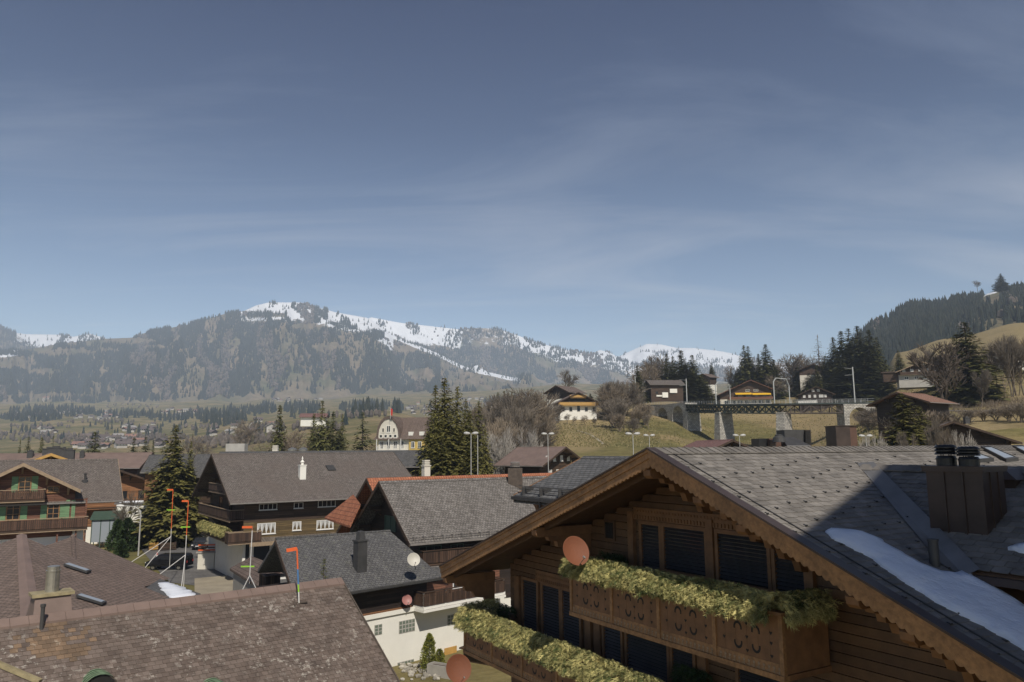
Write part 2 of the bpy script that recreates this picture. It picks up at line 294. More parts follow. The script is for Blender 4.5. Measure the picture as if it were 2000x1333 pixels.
# ------------------------------------------------------------------ mesh builder
def origin(o):
    v = Vector((0, 0, 0))
    while o is not None: v = v + o.location; o = o.parent
    return v
def autouv(me):
    uvl = me.uv_layers.new(name='UVMap')
    d = uvl.data; vs = me.vertices
    for p in me.polygons:
        n = p.normal
        h = math.hypot(n.x, n.y)
        e1 = Vector((-n.y / h, n.x / h, 0)) if h > 0.05 else Vector((1, 0, 0))
        e2 = n.cross(e1) if h > 0.05 else Vector((0, 1, 0))
        for li in p.loop_indices:
            co = vs[me.loops[li].vertex_index].co
            d[li].uv = (co.dot(e1), co.dot(e2))
class MB:
    def __init__(s, fr=None):
        s.v = []; s.f = []; s.t = []; s.set(fr)
    def set(s, fr):
        s.fr = fr
        if fr: s.c, s.s = math.cos(fr[3]), math.sin(fr[3])
    def P(s, p):
        if s.fr is None: return (p[0], p[1], p[2])
        o = s.fr
        return (o[0] + p[0] * s.c - p[1] * s.s, o[1] + p[0] * s.s + p[1] * s.c, o[2] + p[2])
    def add(s, pts, faces, tint=None):
        b = len(s.v); s.v += [s.P(p) for p in pts]; s.f += [tuple(b + i for i in f) for f in faces]
        if tint is not None: s.t += [tint] * len(pts)
        return s
    def hexa(s, p, tint=None):
        return s.add(p, [(3, 2, 1, 0), (4, 5, 6, 7), (0, 1, 5, 4), (1, 2, 6, 5), (2, 3, 7, 6), (3, 0, 4, 7)], tint)
    def box(s, x0, x1, y0, y1, z0, z1, tint=None):
        if x0 > x1: x0, x1 = x1, x0
        if y0 > y1: y0, y1 = y1, y0
        if z0 > z1: z0, z1 = z1, z0
        return s.hexa([(x0, y0, z0), (x1, y0, z0), (x1, y1, z0), (x0, y1, z0), (x0, y0, z1), (x1, y0, z1), (x1, y1, z1), (x0, y1, z1)], tint)
    def extr(s, poly, d, tint=None):
        """poly: list of 3d points; d: extrusion vector"""
        n = len(poly); q = [(p[0] + d[0], p[1] + d[1], p[2] + d[2]) for p in poly]
        fs = [tuple(range(n))[::-1], tuple(range(n, 2 * n))] + [(i, (i + 1) % n, n + (i + 1) % n, n + i) for i in range(n)]
        return s.add(list(poly) + q, fs, tint)
    def slab(s, poly, t, tint=None):
        return s.extr(poly, (0, 0, -t), tint)
    def tube(s, a, b, r0, r1=None, n=6, tint=None, cap=True):
        r1 = r0 if r1 is None else r1
        a = Vector(a); b = Vector(b); d = (b - a)
        if d.length < 1e-6: return s
        d.normalize(); u = d.orthogonal().normalized(); w_ = d.cross(u)
        pts = []
        for q, rad in ((a, r0), (b, r1)):
            for i in range(n):
                an = 2 * math.pi * i / n; pts.append(tuple(q + (u * math.cos(an) + w_ * math.sin(an)) * rad))
        fs = [(i, (i + 1) % n, n + (i + 1) % n, n + i) for i in range(n)]
        if cap: fs += [tuple(range(n))[::-1], tuple(range(n, 2 * n))]
        return s.add(pts, fs, tint)
    def bar(s, a, b, w_, h_, tint=None):
        """square bar between points; w horizontal thickness, h the other"""
        a = Vector(a); b = Vector(b); d = (b - a).normalized()
        up = Vector((0, 0, 1)) if abs(d.z) < 0.9 else Vector((0, 1, 0))
        e = d.cross(up).normalized() * w_ / 2; g = d.cross(e).normalized() * h_ / 2
        return s.hexa([tuple(x) for x in (a - e - g, a + e - g, a + e + g, a - e + g, b - e - g, b + e - g, b + e + g, b - e + g)], tint)
    def lathe(s, c0, prof, n=12, tint=None, axis=None):
        c0 = Vector(c0); ax = Vector(axis).normalized() if axis else Vector((0, 0, 1))
        u = ax.orthogonal().normalized(); w_ = ax.cross(u); pts = []
        for rad, z in prof:
            for i in range(n):
                an = 2 * math.pi * i / n; pts.append(tuple(c0 + ax * z + (u * math.cos(an) + w_ * math.sin(an)) * rad))
        fs = []
        for k in range(len(prof) - 1):
            fs += [(k * n + i, k * n + (i + 1) % n, (k + 1) * n + (i + 1) % n, (k + 1) * n + i) for i in range(n)]
        fs += [tuple(range(n))[::-1], tuple(range((len(prof) - 1) * n, len(prof) * n))]
        return s.add(pts, fs, tint)
    def build(s, name, mt, parent=None, kind=None, smooth=False, label=None):
        o3 = origin(parent) if parent is not None else Vector((0, 0, 0))
        me = bpy.data.meshes.new(name)
        me.from_pydata([(a - o3.x, b - o3.y, c_ - o3.z) for a, b, c_ in s.v], [], s.f)
        if len(s.f) < 60000:
            me.update(); autouv(me)
        if s.t and len(s.t) == len(s.v):
            at = me.attributes.new('tint', 'FLOAT', 'POINT'); at.data.foreach_set('value', s.t)
        if smooth: me.shade_smooth()
        me.materials.append(M[mt] if isinstance(mt, str) else mt)
        o = bpy.data.objects.new(name, me); C.objects.link(o)
        if parent is not None: o.parent = parent
        if kind: o['kind'] = kind
        if label: o['label'] = label
        return o
def tag(o, label=None, cat=None, group=None, kind=None):
    if label: o['label'] = label
    if cat: o['category'] = cat
    if group: o['group'] = group
    if kind: o['kind'] = kind
    return o
def thing(name, label, cat, loc=(0, 0, 0), group=None, rz=0):
    o = bpy.data.objects.new(name, None); C.objects.link(o); o.location = loc; o.rotation_euler = (0, 0, rz)
    o.empty_display_size = 0.5
    return tag(o, label, cat, group)
def copy_tree(o, parent=None):
    c_ = o.copy(); C.objects.link(c_)
    if parent is not None: c_.parent = parent
    for ch in list(o.children): copy_tree(ch, c_)
    return c_
# ------------------------------------------------------------------ terrain
YS = [150, 220, 270, 330, 420, 650, 1000, 1500, 2300, 3300]
COLS = {
 -600: [1030, 990, 970, 950, 935, 905, 875, 840, 805, 785],
 0:    [1030, 990, 970, 950, 935, 905, 875, 842, 806, 785],
 300:  [1030, 985, 965, 945, 925, 900, 868, 838, 806, 785],
 450:  [1030, 985, 962, 940, 915, 880, 850, 825, 800, 782],
 600:  [1030, 985, 960, 932, 900, 850, 825, 812, 795, 778],
 750:  [1030, 980, 950, 920, 880, 835, 806, 815, 795, 770],
 900:  [1020, 960, 930, 900, 870, 850, 840, 822, 793, 765],
 1000: [985, 920, 890, 860, 835, 835, 835, 815, 785, 757],
 1100: [930, 872, 832, 800, 806, 838, 835, 810, 780, 752],
 1200: [925, 868, 835, 792, 792, 835, 835, 810, 780, 752],
 1300: [925, 874, 842, 784, 784, 828, 832, 810, 780, 750],
 1345: [925, 885, 852, 790, 784, 820, 830, 810, 780, 750],
 1400: [930, 905, 862, 806, 784, 812, 830, 810, 780, 750],
 1550: [925, 895, 856, 806, 780, 800, 815, 805, 780, 750],
 1640: [890, 850, 830, 792, 775, 790, 810, 800, 780, 750],
 1700: [868, 828, 808, 785, 765, 770, 780, 780, 770, 750],
 1750: [852, 818, 795, 765, 745, 688, 700, 740, 750, 745],
 1850: [845, 800, 775, 745, 725, 662, 690, 730, 745, 740],
 2000: [835, 785, 762, 738, 705, 632, 655, 700, 720, 730],
 2600: [825, 770, 740, 700, 640, 520, 500, 500, 500, 500]}
CX = sorted(COLS)
def colrow(col):
    if col <= CX[0]: return COLS[CX[0]]
    if col >= CX[-1]: return COLS[CX[-1]]
    for i in range(len(CX) - 1):
        if CX[i] <= col <= CX[i + 1]:
            t = (col - CX[i]) / (CX[i + 1] - CX[i]); t = t * t * (3 - 2 * t)
            a, b = COLS[CX[i]], COLS[CX[i + 1]]
            return [a[k] + (b[k] - a[k]) * t for k in range(len(YS))]
G0 = -14.0
def smooth(t): t = max(0, min(1, t)); return t * t * (3 - 2 * t)
def ground(x, y):
    if y < 95: return G0
    col = 1000 + F * 0.988 * x / y
    row = colrow(col)
    if y <= YS[0]: zb = atY(col, row[0], YS[0]).z; z = G0 + (zb - G0) * smooth((y - 95) / (YS[0] - 95))
    elif y >= YS[-1]: z = atY(col, row[-1], YS[-1]).z
    else:
        for i in range(len(YS) - 1):
            if YS[i] <= y <= YS[i + 1]:
                t = (y - YS[i]) / (YS[i + 1] - YS[i])
                z = atY(col, row[i], YS[i]).z * (1 - t) + atY(col, row[i + 1], YS[i + 1]).z * t
                break
    if y > 160:
        k = smooth((y - 160) / 100)
        z += k * (noise.noise(Vector((x, y, 0)) * 0.03) * 0.5 + noise.noise(Vector((x, y, 5)) * 0.006) * min(2.0 + y * 0.006, 14) * (0.3 if y < 420 else 1))
    return z
def gp(px, py, lo=100, hi=3300):
    """point where the line of sight through a picture position first meets the ground"""
    d = ray(px, py); y = lo; prev = y
    while y < hi:
        p = d * (y / d.y)
        if p.z < ground(p.x, p.y): break
        prev = y; y *= 1.01
    a, b = prev, y
    for _ in range(14):
        mdl = (a + b) / 2; p = d * (mdl / d.y)
        if p.z < ground(p.x, p.y): b = mdl
        else: a = mdl
    p = d * (b / d.y)
    return Vector((p.x, p.y, ground(p.x, p.y)))
def onY(px, Y):
    p = ray(px, 860); x = p.x * Y / p.y
    return Vector((x, Y, ground(x, Y)))
def grid_mesh(name, rows, attrs, mt, smoothf=True):
    nr, nc = len(rows), len(rows[0]); v = [p for r in rows for p in r]
    f = [(i * nc + j, i * nc + j + 1, (i + 1) * nc + j + 1, (i + 1) * nc + j) for i in range(nr - 1) for j in range(nc - 1)]
    me = bpy.data.meshes.new(name); me.from_pydata(v, [], f); me.update()
    for an, vals in attrs.items():
        at = me.attributes.new(an, 'FLOAT', 'POINT'); at.data.foreach_set('value', vals)
    if smoothf: me.shade_smooth()
    me.materials.append(M[mt]); o = bpy.data.objects.new(name, me); C.objects.link(o); o['kind'] = 'structure'
    return o
cols = [-9000, -5000, -3000, -1800, -1200] + list(range(-900, 2900, 14)) + [3200, 4000, 6000, 9000]
ys = [95]
while ys[-1] < 420: ys.append(ys[-1] * 1.022)
while ys[-1] < 4600: ys.append(ys[-1] * 1.045)
ys += [7000, 12000, 20000]
rows = []; dry = []
DRY = [(1140, 812, 90, 22), (1330, 800, 80, 20), (1700, 850, 60, 34), (1950, 790, 90, 34), (1840, 668, 230, 34), (2000, 640, 120, 40), (1760, 745, 60, 30), (1640, 848, 60, 30), (1130, 850, 60, 30), (1440, 812, 300, 7), (1920, 850, 60, 30)]
# the near village ground, flat, ends where the sheet of the hillsides begins
near = [-260, -60, 0, 30, 60, 80]
for y in near:
    rows.append([((c_ - 1000) / (F * 0.988) * 95, y, G0) for c_ in cols]); dry += [0.2] * len(cols)
for y in ys:
    r_ = []
    for c_ in cols:
        x = (c_ - 1000) / (F * 0.988) * y
        z = ground(x, y)
        r_.append((x, y, z))
        dv = 0.0
        if 150 < y < 900 and 900 < c_ < 2700:
            qx, qy = topx((x, y, z))
            for a, b, ra, rb in DRY:
                e = ((qx - a) / ra) ** 2 + ((qy - b) / rb) ** 2
                if e < 1.6: dv = max(dv, min(1, (1.6 - e) * 1.5))
            dv *= 0.55 + 0.45 * noise.noise(Vector((x, y, 2)) * 0.05) + 0.25
        dry.append(max(0, min(1, dv)))
    rows.append(r_)
grid_mesh('ground', rows, {'dry': dry}, 'ground')

# ------------------------------------------------------------------ mountains
def interp(pts, x):
    if x <= pts[0][0]: return pts[0][1]
    for a, b in zip(pts, pts[1:]):
        if x <= b[0]: return a[1] + (b[1] - a[1]) * (x - a[0]) / (b[0] - a[0])
    return pts[-1][1]
def cones(items, name, mt, flat=False):
    """many small conifers, each a ragged four-tier spire, as one mass"""
    v = []; f = []; t = []
    rnd = random.Random(5)
    for (x, y, z, h, r, tint) in items:
        b = len(v); n = 5; a0 = rnd.random() * 6
        tiers = [(0.06, 1.0), (0.3, 0.62), (0.3, 0.85), (0.6, 0.36), (0.6, 0.52)] if not flat else [(0.0, 1.0), (0.45, 0.7)]
        if flat: tiers = [(0.05, 0.35), (0.3, 1.0), (0.75, 0.85)]
        for zz, k in tiers:
            for i in range(n):
                a = a0 + 6.2832 * i / n; q = r * k * (0.8 + rnd.random() * 0.4)
                v.append((x + math.cos(a) * q, y + math.sin(a) * q, z + h * zz))
        v.append((x, y, z + h)); top = len(v) - 1
        nt_ = len(tiers)
        for k in range(nt_ - 1):
            for i in range(n):
                f.append((b + k * n + i, b + k * n + (i + 1) % n, b + (k + 1) * n + (i + 1) % n, b + (k + 1) * n + i))
        for i in range(n): f.append((b + (nt_ - 1) * n + i, b + (nt_ - 1) * n + (i + 1) % n, top))
        t += [tint] * (len(v) - b)
    me = bpy.data.meshes.new(name); me.from_pydata(v, [], f); me.update()
    at = me.attributes.new('tint', 'FLOAT', 'POINT'); at.data.foreach_set('value', t)
    me.materials.append(M[mt]); o = bpy.data.objects.new(name, me); C.objects.link(o); o['kind'] = 'stuff'
    return o
def nz3(x, y, z, s): return noise.noise(Vector((x * s, y * s, z * s)))
def mountain(name, crest, base, Yc, Yb, Yback, snowf, amp, step=4, nrow=70, drop=0.6):
    """a hill front rising from its foot line to its crest line, and a back slope behind"""
    x0, x1 = crest[0][0], crest[-1][0]
    cs = []; x = x0
    while x <= x1: cs.append(x); x += step
    rows_ = []; sn = []
    def pt(c_, t):
        yc = Yc(c_) if callable(Yc) else Yc; yb = Yb(c_) if callable(Yb) else Yb
        pc = atY(c_, interp(crest, c_), yc); pb = atY(c_, interp(base, c_), yb)
        if t <= 1:
            tt = t ** 1.05
            p = pb.lerp(pc, tt)
            e = amp * (t * (1 - t) * 4) ** 0.7
            g = nz3(c_ * 0.9, t * 60, 3.3, 0.022) * 0.8 + abs(nz3(c_ * 1.0, t * 25, 7.7, 0.035)) * -0.9 + nz3(c_, t * 150, 1, 0.07) * 0.25
            p.z += e * (g + 0.15)
            return p
        k = (t - 1)
        p = pc.copy(); dirv = Vector((pc.x, pc.y, 0)).normalized()
        p += dirv * (Yback * k); p.z -= Yback * k * drop
        return p
    ts = [i / nrow for i in range(nrow + 1)] + [1.1, 1.3, 1.7]
    for t in ts:
        r_ = []
        for c_ in cs:
            p = pt(c_, t); r_.append(tuple(p))
            qx, qy = topx(p)
            sn.append(snowf(c_, qy, interp(crest, c_), t))
        rows_.append(r_)
    grid_mesh(name, rows_, {'snow': sn}, 'mount')
    return pt
def el(qx, qy, lst):
    m_ = 9
    for a, b, ra, rb in lst:
        e = ((qx - a) / ra) ** 2 + ((qy - b) / rb) ** 2
        if e < m_: m_ = e
    return m_
# main mountain
CR1 = [(-500, 700), (-200, 690), (0, 690), (60, 682), (105, 674), (150, 668), (209, 662), (258, 660), (265, 657), (301, 645), (357, 637), (398, 625), (441, 613), (474, 609), (500, 597), (525, 591), (589, 591), (622, 601), (655, 610), (716, 621), (732, 630), (765, 654), (808, 672), (864, 694), (901, 714), (935, 723), (1016, 741), (1100, 754), (1300, 775), (1500, 790)]
BS1 = [(-500, 800), (0, 798), (200, 808), (300, 800), (420, 790), (600, 782), (750, 775), (900, 770), (1050, 768), (1500, 800)]
def snow1(c_, qy, cy, t):
    if t > 1: return 0.4 if 470 < c_ < 770 else 0
    d = qy - cy
    if 470 <= c_ < 600: return 1.0 - max(0, (qy - 612) / 26.0) * 0.9 - (0.9 if 474 < c_ < 560 and 612 < qy < 619 else 0)
    if 600 <= c_ < 770: return 0.72 - max(0, (d - 26) / 22.0)
    if 770 <= c_ < 1020: return 0.85 - max(0, (d - 5) / 5.0)
    if c_ < 40: return 0.9 - max(0, (d - 7) / 6)
    return 0.0
Y1c = lambda c_: 5000 + (c_ - 500) * 0.6 if c_ > 500 else 5000 - (500 - c_) * 0.9
Y1b = lambda c_: 3100 + (0 if c_ < 600 else (c_ - 600) * 0.5)
pt1 = mountain('mountain', CR1, BS1, Y1c, Y1b, 2500, snow1, 120, 4, 80)
CR2 = [(690, 640), (724, 620), (783, 631), (846, 638), (900, 644), (924, 641), (966, 642), (987, 647), (1054, 671), (1104, 683), (1138, 688), (1171, 694), (1200, 700), (1260, 716), (1330, 735), (1450, 760)]
BS2 = [(690, 760), (900, 762), (1100, 760), (1300, 765), (1450, 775)]
def snow2(c_, qy, cy, t):
    d = qy - cy
    if t > 1: return 0.6
    if c_ < 900: return 1.1 - max(0, (d - 24) / 20.0)
    if c_ < 1000: return 0.42 - max(0, (d - 30) / 60)
    s_ = 0.75 - max(0, (d - 16) / 28.0)
    return s_
pt2 = mountain('mountain', CR2, BS2, 6100, 5500, 2000, snow2, 90, 4, 60)
CR3 = [(1060, 740), (1120, 705), (1158, 690), (1172, 684), (1195, 691), (1206, 698), (1227, 688), (1263, 672), (1290, 673), (1324, 680), (1353, 680), (1399, 685), (1427, 690), (1456, 699), (1500, 706), (1600, 718), (1750, 735)]
BS3 = [(1060, 755), (1300, 757), (1500, 762), (1750, 770)]
def snow3(c_, qy, cy, t):
    d = qy - cy
    return 1.0 - max(0, (d - 26) / 16.0)
pt3 = mountain('mountain', CR3, BS3, 7100, 6000, 2500, snow3, 90, 4, 50)
CR0 = [(-500, 600), (-60, 620), (0, 639), (28, 650), (51, 653), (122, 654), (143, 658), (176, 652), (209, 662), (260, 672), (360, 690)]
BS0 = [(-500, 760), (360, 760)]
def snow0(c_, qy, cy, t):
    if c_ < 25: return 0.0
    d = qy - cy
    return 1.0 - max(0, (d - 20) / 30.0) - (0.5 if c_ < 75 and d > (c_ - 25) * 0.5 else 0)
pt0 = mountain('mountain', CR0, BS0, 6200, 4900, 2500, snow0, 90, 4, 50)
CRR = [(1640, 700), (1700, 638), (1734, 622), (1768, 604), (1794, 596), (1834, 597), (1854, 592), (1885, 584), (1914, 582), (1928, 574), (1950, 568), (1971, 568), (2000, 566), (2200, 535), (2600, 470), (3200, 420)]
BSR = [(1640, 790), (1700, 780), (1800, 730), (2000, 660), (2600, 600), (3200, 560)]
def snowr(c_, qy, cy, t): return 0.5 if (1912 < c_ < 1960 and qy - cy < 3) else 0
ptr = mountain('mountain', CRR, BSR, 1500, 800, 1500, snowr, 14, 6, 50)

# forests: (surface, column range, t range, count, clearings, tree height)
rnd = random.Random(11)
def forest(ptf, c0, c1, n, test, h, names, bare=0.0, wide=0.2):
    A = []; B = []
    tries = 0
    while tries < n:
        tries += 1
        c_ = rnd.uniform(c0, c1); t = rnd.random() ** 0.9
        p = ptf(c_, t); qx, qy = topx(p)
        d_ = test(qx, qy, t, c_)
        if rnd.random() > d_: continue
        hh = h * rnd.uniform(0.65, 1.15)
        br = nz3(qx, qy * 0.45, 9.1, 0.02) + 0.45 * nz3(qx, qy * 0.4, 4.1, 0.08)
        if br > 0.24 - bare and rnd.random() < 0.65: B.append((p.x, p.y, p.z - 2, hh * 0.75, hh * 0.3, rnd.random()))
        else: A.append((p.x, p.y, p.z - 2, hh, hh * wide, rnd.random()))
    if A: tag(cones(A, names[0], 'farneedles'), names[1])
    if B: tag(cones(B, names[0], 'larchtrees', True), names[2])
CL1 = [(640, 683, 30, 13), (592, 745, 18, 18), (250, 668, 60, 7), (300, 680, 26, 5), (120, 690, 60, 8), (30, 712, 40, 14), (90, 728, 35, 7), (610, 640, 40, 8), (790, 683, 30, 9), (100, 775, 110, 6), (820, 735, 30, 14), (650, 752, 12, 10), (930, 745, 70, 16), (20, 700, 30, 6)]
def t1(qx, qy, t, c_):
    if t < 0.06: return 0
    e = el(qx, qy, CL1)
    if e < 1 + nz3(qx, qy, 0, 0.06) * 0.8: return 0.02
    cy = interp(CR1, c_)
    if 470 < c_ < 770:
        s_ = snow1(c_, qy, cy, t)
        if s_ > 0.35: return 0.9 if nz3(qx, qy * 1.5, 2.2, 0.035) > 0.2 or (588 < qx < 640 and nz3(qx, qy, 3, 0.08) > -0.1) else 0.03
    if c_ > 770 and qy - cy < 12: return 0.12
    if c_ < 240 and qy < 690: return 0.5 if nz3(qx, qy, 5, 0.05) > 0.05 else 0.05
    if c_ > 860 and qy - cy > 8: return 0.35 if nz3(qx, qy, 5, 0.03) > 0.1 else 0.02
    foot = 785 + nz3(qx, 0, 1, 0.02) * 22 - (c_ > 700) * 12
    if qy > foot: return 0.03
    v_ = nz3(qx, qy * 0.5, 6.6, 0.028) + 0.5 * nz3(qx, qy * 0.5, 8.6, 0.09)
    return 1.0 if v_ > -0.27 else 0.12
forest(pt1, -60, 1040, 44000, t1, 27, ('forest', 'dark conifer forest covering the main mountain', 'leafless grey brown woods among the conifers of the main mountain'), -0.04)
def t2(qx, qy, t, c_):
    cy = interp(CR2, c_); d = qy - cy
    if snow2(c_, qy, cy, t) > 0.3: return 0.55 if (c_ > 860 and nz3(qx, qy * 1.2, 2.2, 0.03) > -0.08) else (0.9 if nz3(qx, qy, 2.2, 0.04) > 0.25 else 0.02)
    if c_ > 1040 and nz3(qx, qy, 5, 0.02) > -0.05: return 0.05
    return 0.95
forest(pt2, 700, 1300, 15000, t2, 29, ('forest', 'blue hazy conifer forest on the second ridge', 'bare woods on the second ridge'))
def t3(qx, qy, t, c_):
    d = qy - interp(CR3, c_)
    if d < 30: return 0.8 if nz3(qx, qy * 1.4, 2.2, 0.045) > 0.27 else 0.015
    return 0.9
forest(pt3, 1070, 1700, 9000, t3, 30, ('forest', 'blue conifer belt below the snowy far summit', 'bare woods below the far summit'))
def t0(qx, qy, t, c_):
    if qx < 32: return 1
    return 0.9 if nz3(qx, qy, 2.2, 0.04) > 0.2 or (70 < qy - 600 and qx < 70) else 0.05
forest(pt0, -60, 330, 6500, t0, 30, ('forest', 'conifers on the far left snowy hills', 'bare woods on the far left hills'))
def tr(qx, qy, t, c_):
    if el(qx, qy, [(1937, 590, 20, 16), (1945, 580, 22, 13), (1928, 598, 10, 6), (1985, 608, 30, 10), (1946, 628, 22, 6)]) < 1: return 0.03
    if qx > 1880 and qy > 628 + nz3(qx, qy, 1, 0.05) * 14: return 0.1
    return 1
forest(ptr, 1655, 2060, 6500, tr, 19, ('forest', 'dense dark conifer forest on the right hand hill', 'bare trees on the right hand hill'), -0.4, 0.19)
# ------------------------------------------------------------------ building kit
def fr_az(p, azdeg, z=None):
    """frame at p whose x axis points to compass azimuth azdeg and whose y axis points to the left of it"""
    return (p[0], p[1], p[2] if z is None else z, R(90 - azdeg))
def face_fr(fr, face, L, hw, L0=0.0):
    """frame lying on one wall: x runs along the wall (left to right seen from outside), -y points outward"""
    ox, oy, oz, a = fr; c_, s_ = math.cos(a), math.sin(a)
    def T(x, y): return (ox + x * c_ - y * s_, oy + x * s_ + y * c_)
    if face == 'S': p = T(L0, -hw); return (p[0], p[1], oz, a)
    if face == 'W': p = T(L0, hw); return (p[0], p[1], oz, a - math.pi / 2)
    if face == 'E': p = T(L, -hw); return (p[0], p[1], oz, a + math.pi / 2)
    p = T(L, hw); return (p[0], p[1], oz, a + math.pi)
def window(par, ff, u, z, w_, h_, frame='winwhite', pane='glass', n=2, shutters=None, rows=1, t=0.06, name='window', label=None, curtain=False, sill=True, ft=0.07):
    """frame standing proud of the wall, glass set back inside it, glazing bars, shutters"""
    m_ = MB(ff); y0, y1 = -t, 0.02
    m_.box(u, u + ft, y0, y1, z, z + h_); m_.box(u + w_ - ft, u + w_, y0, y1, z, z + h_)
    m_.box(u + ft, u + w_ - ft, y0, y1, z, z + ft); m_.box(u + ft, u + w_ - ft, y0, y1, z + h_ - ft, z + h_)
    for k in range(1, n):
        x = u + w_ * k / n; m_.box(x - ft * 0.4, x + ft * 0.4, y0 + 0.01, y1, z + ft, z + h_ - ft)
    for k in range(1, rows):
        q = z + h_ * k / rows; m_.box(u + ft, u + w_ - ft, y0 + 0.02, y1 - 0.003, q - 0.02, q + 0.02)
    o = m_.build(name, frame, par, label=label)
    for k in range(n):
        x0 = u + ft + (w_ - 2 * ft) * k / n; x1 = u + ft + (w_ - 2 * ft) * (k + 1) / n
        g = MB(ff); g.box(x0, x1, -0.012, -0.002, z + ft, z + h_ - ft); g.build('pane', pane, o)
    if curtain:
        g = MB(ff)
        for k in range(n):
            x0 = u + ft + (w_ - 2 * ft) * k / n; x1 = x0 + (w_ - 2 * ft) / n; zz = z + h_ - ft; hh = h_ - 2 * ft
            g.extr([(x0, -0.024, zz), (x0 + (x1 - x0) * 0.55, -0.024, zz), (x0 + (x1 - x0) * 0.4, -0.024, zz - hh * 0.45), (x0 + (x1 - x0) * 0.1, -0.024, zz - hh * 0.92), (x0, -0.024, zz - hh * 0.95)], (0, 0.01, 0))
            g.extr([(x1, -0.025, zz), (x1, -0.025, zz - hh * 0.95), (x1 - (x1 - x0) * 0.1, -0.025, zz - hh * 0.92), (x1 - (x1 - x0) * 0.35, -0.025, zz - hh * 0.4), (x0 + (x1 - x0) * 0.5, -0.025, zz)], (0, 0.01, 0))
        g.build('curtain', 'curtain', o)
    if sill:
        g = MB(ff); g.box(u - 0.05, u + w_ + 0.05, -t - 0.06, 0.0, z - 0.07, z - 0.005); g.build('sill', frame, o)
    if shutters:
        for x in (u - w_ * 0.5 - 0.03, u + w_ + 0.03):
            g = MB(ff); g.box(x, x + w_ * 0.5, -0.05, 0.0, z, z + h_)
            for q in (0.12, 0.5, 0.88): g.box(x + 0.05, x + w_ * 0.5 - 0.05, -0.065, -0.049, z + h_ * q - 0.04, z + h_ * q + 0.04)
            g.build('shutter', shutters, par)
    return o
def balcony(par, ff, u0, u1, zf, depth=1.2, hr=1.0, wood='brownwood_v', floorm='brownwood', gaps=True, cap='woodtrim', bw=0.14, posts=2.4, ends=(True, True), label=None):
    """floor slab with fascia, posts, boards with gaps, handrail"""
    b = thing_part('balcony', floorm, par, ff, [(u0, u1, -depth, 0.0, zf - 0.16, zf)], label)
    m_ = MB(ff)
    x = u0
    while x < u1 - 0.02:
        g = 0.025 if gaps else 0.004
        m_.box(x, min(u1, x + bw - g), -depth, -depth + 0.03, zf + 0.06, zf + hr - 0.06, random.random()); x += bw
    for e, xx in zip(ends, (u0, u1 - 0.03)):
        if not e: continue
        y = -depth + 0.04
        while y < -0.05:
            m_.box(xx, xx + 0.03, y, min(-0.02, y + bw - 0.02), zf + 0.06, zf + hr - 0.06); y += bw
    m_.build('balustrade', wood, b)
    n = max(2, int((u1 - u0) / posts) + 1)
    for k in range(n + 1):
        x = u0 + (u1 - u0 - 0.1) * k / n; thing_part('post', floorm, b, ff, [(x, x + 0.1, -depth + 0.035, -depth + 0.13, zf, zf + hr)])
    m_ = MB(ff); m_.box(u0 - 0.03, u1 + 0.03, -depth - 0.05, -depth + 0.13, zf + hr, zf + hr + 0.06)
    if ends[0]: m_.box(u0 - 0.03, u0 + 0.1, -depth + 0.13, 0, zf + hr, zf + hr + 0.058)
    if ends[1]: m_.box(u1 - 0.1, u1 + 0.03, -depth + 0.13, 0, zf + hr, zf + hr + 0.058)
    m_.build('handrail', cap, b)
    m_ = MB(ff); m_.box(u0 - 0.02, u1 + 0.02, -depth - 0.03, -depth + 0.06, zf - 0.24, zf - 0.161); m_.build('fascia', cap, b)
    return b
def thing_part(name, mt, par, ff, boxes, label=None):
    m_ = MB(ff)
    for b in boxes: m_.box(*b)
    return m_.build(name, mt, par, label=label)
def chimney(par, fr, x, y, ztop, zbot, w_=0.7, d=0.7, body='white', cap='greytrim', style='plain', label=None):
    b = thing_part('chimney', body, par, fr, [(x - w_ / 2, x + w_ / 2, y - d / 2, y + d / 2, zbot, ztop)], label)
    thing_part('chimney_cap', cap, b, fr, [(x - w_ / 2 - 0.06, x + w_ / 2 + 0.06, y - d / 2 - 0.06, y + d / 2 + 0.06, ztop, ztop + 0.1)])
    m_ = MB(fr)
    if style == 'cowl': m_.lathe((x, y, ztop + 0.1), [(0.16, 0), (0.16, 0.25), (0.26, 0.32), (0.16, 0.45), (0.05, 0.6), (0.1, 0.72), (0.02, 1.0)], 10)
    elif style == 'lantern': m_.lathe((x, y, ztop + 0.1), [(w_ * 0.46, 0), (w_ * 0.36, 0.5), (w_ * 0.2, 0.56)], 4)
    elif style == 'stack':
        for k in range(3): m_.box(x - w_ / 2 + 0.02, x + w_ / 2 - 0.02, y - d / 2 + 0.02, y + d / 2 - 0.02, ztop + 0.16 + k * 0.17, ztop + 0.26 + k * 0.17)
        m_.box(x - w_ / 3, x + w_ / 3, y - d / 3, y + d / 3, ztop + 0.1, ztop + 0.55)
    else: m_.box(x - w_ / 4, x + w_ / 4, y - d / 4, y + d / 4, ztop + 0.1, ztop + 0.3)
    m_.build('chimney_pot', cap if style != 'stack' else body, b)
    return b
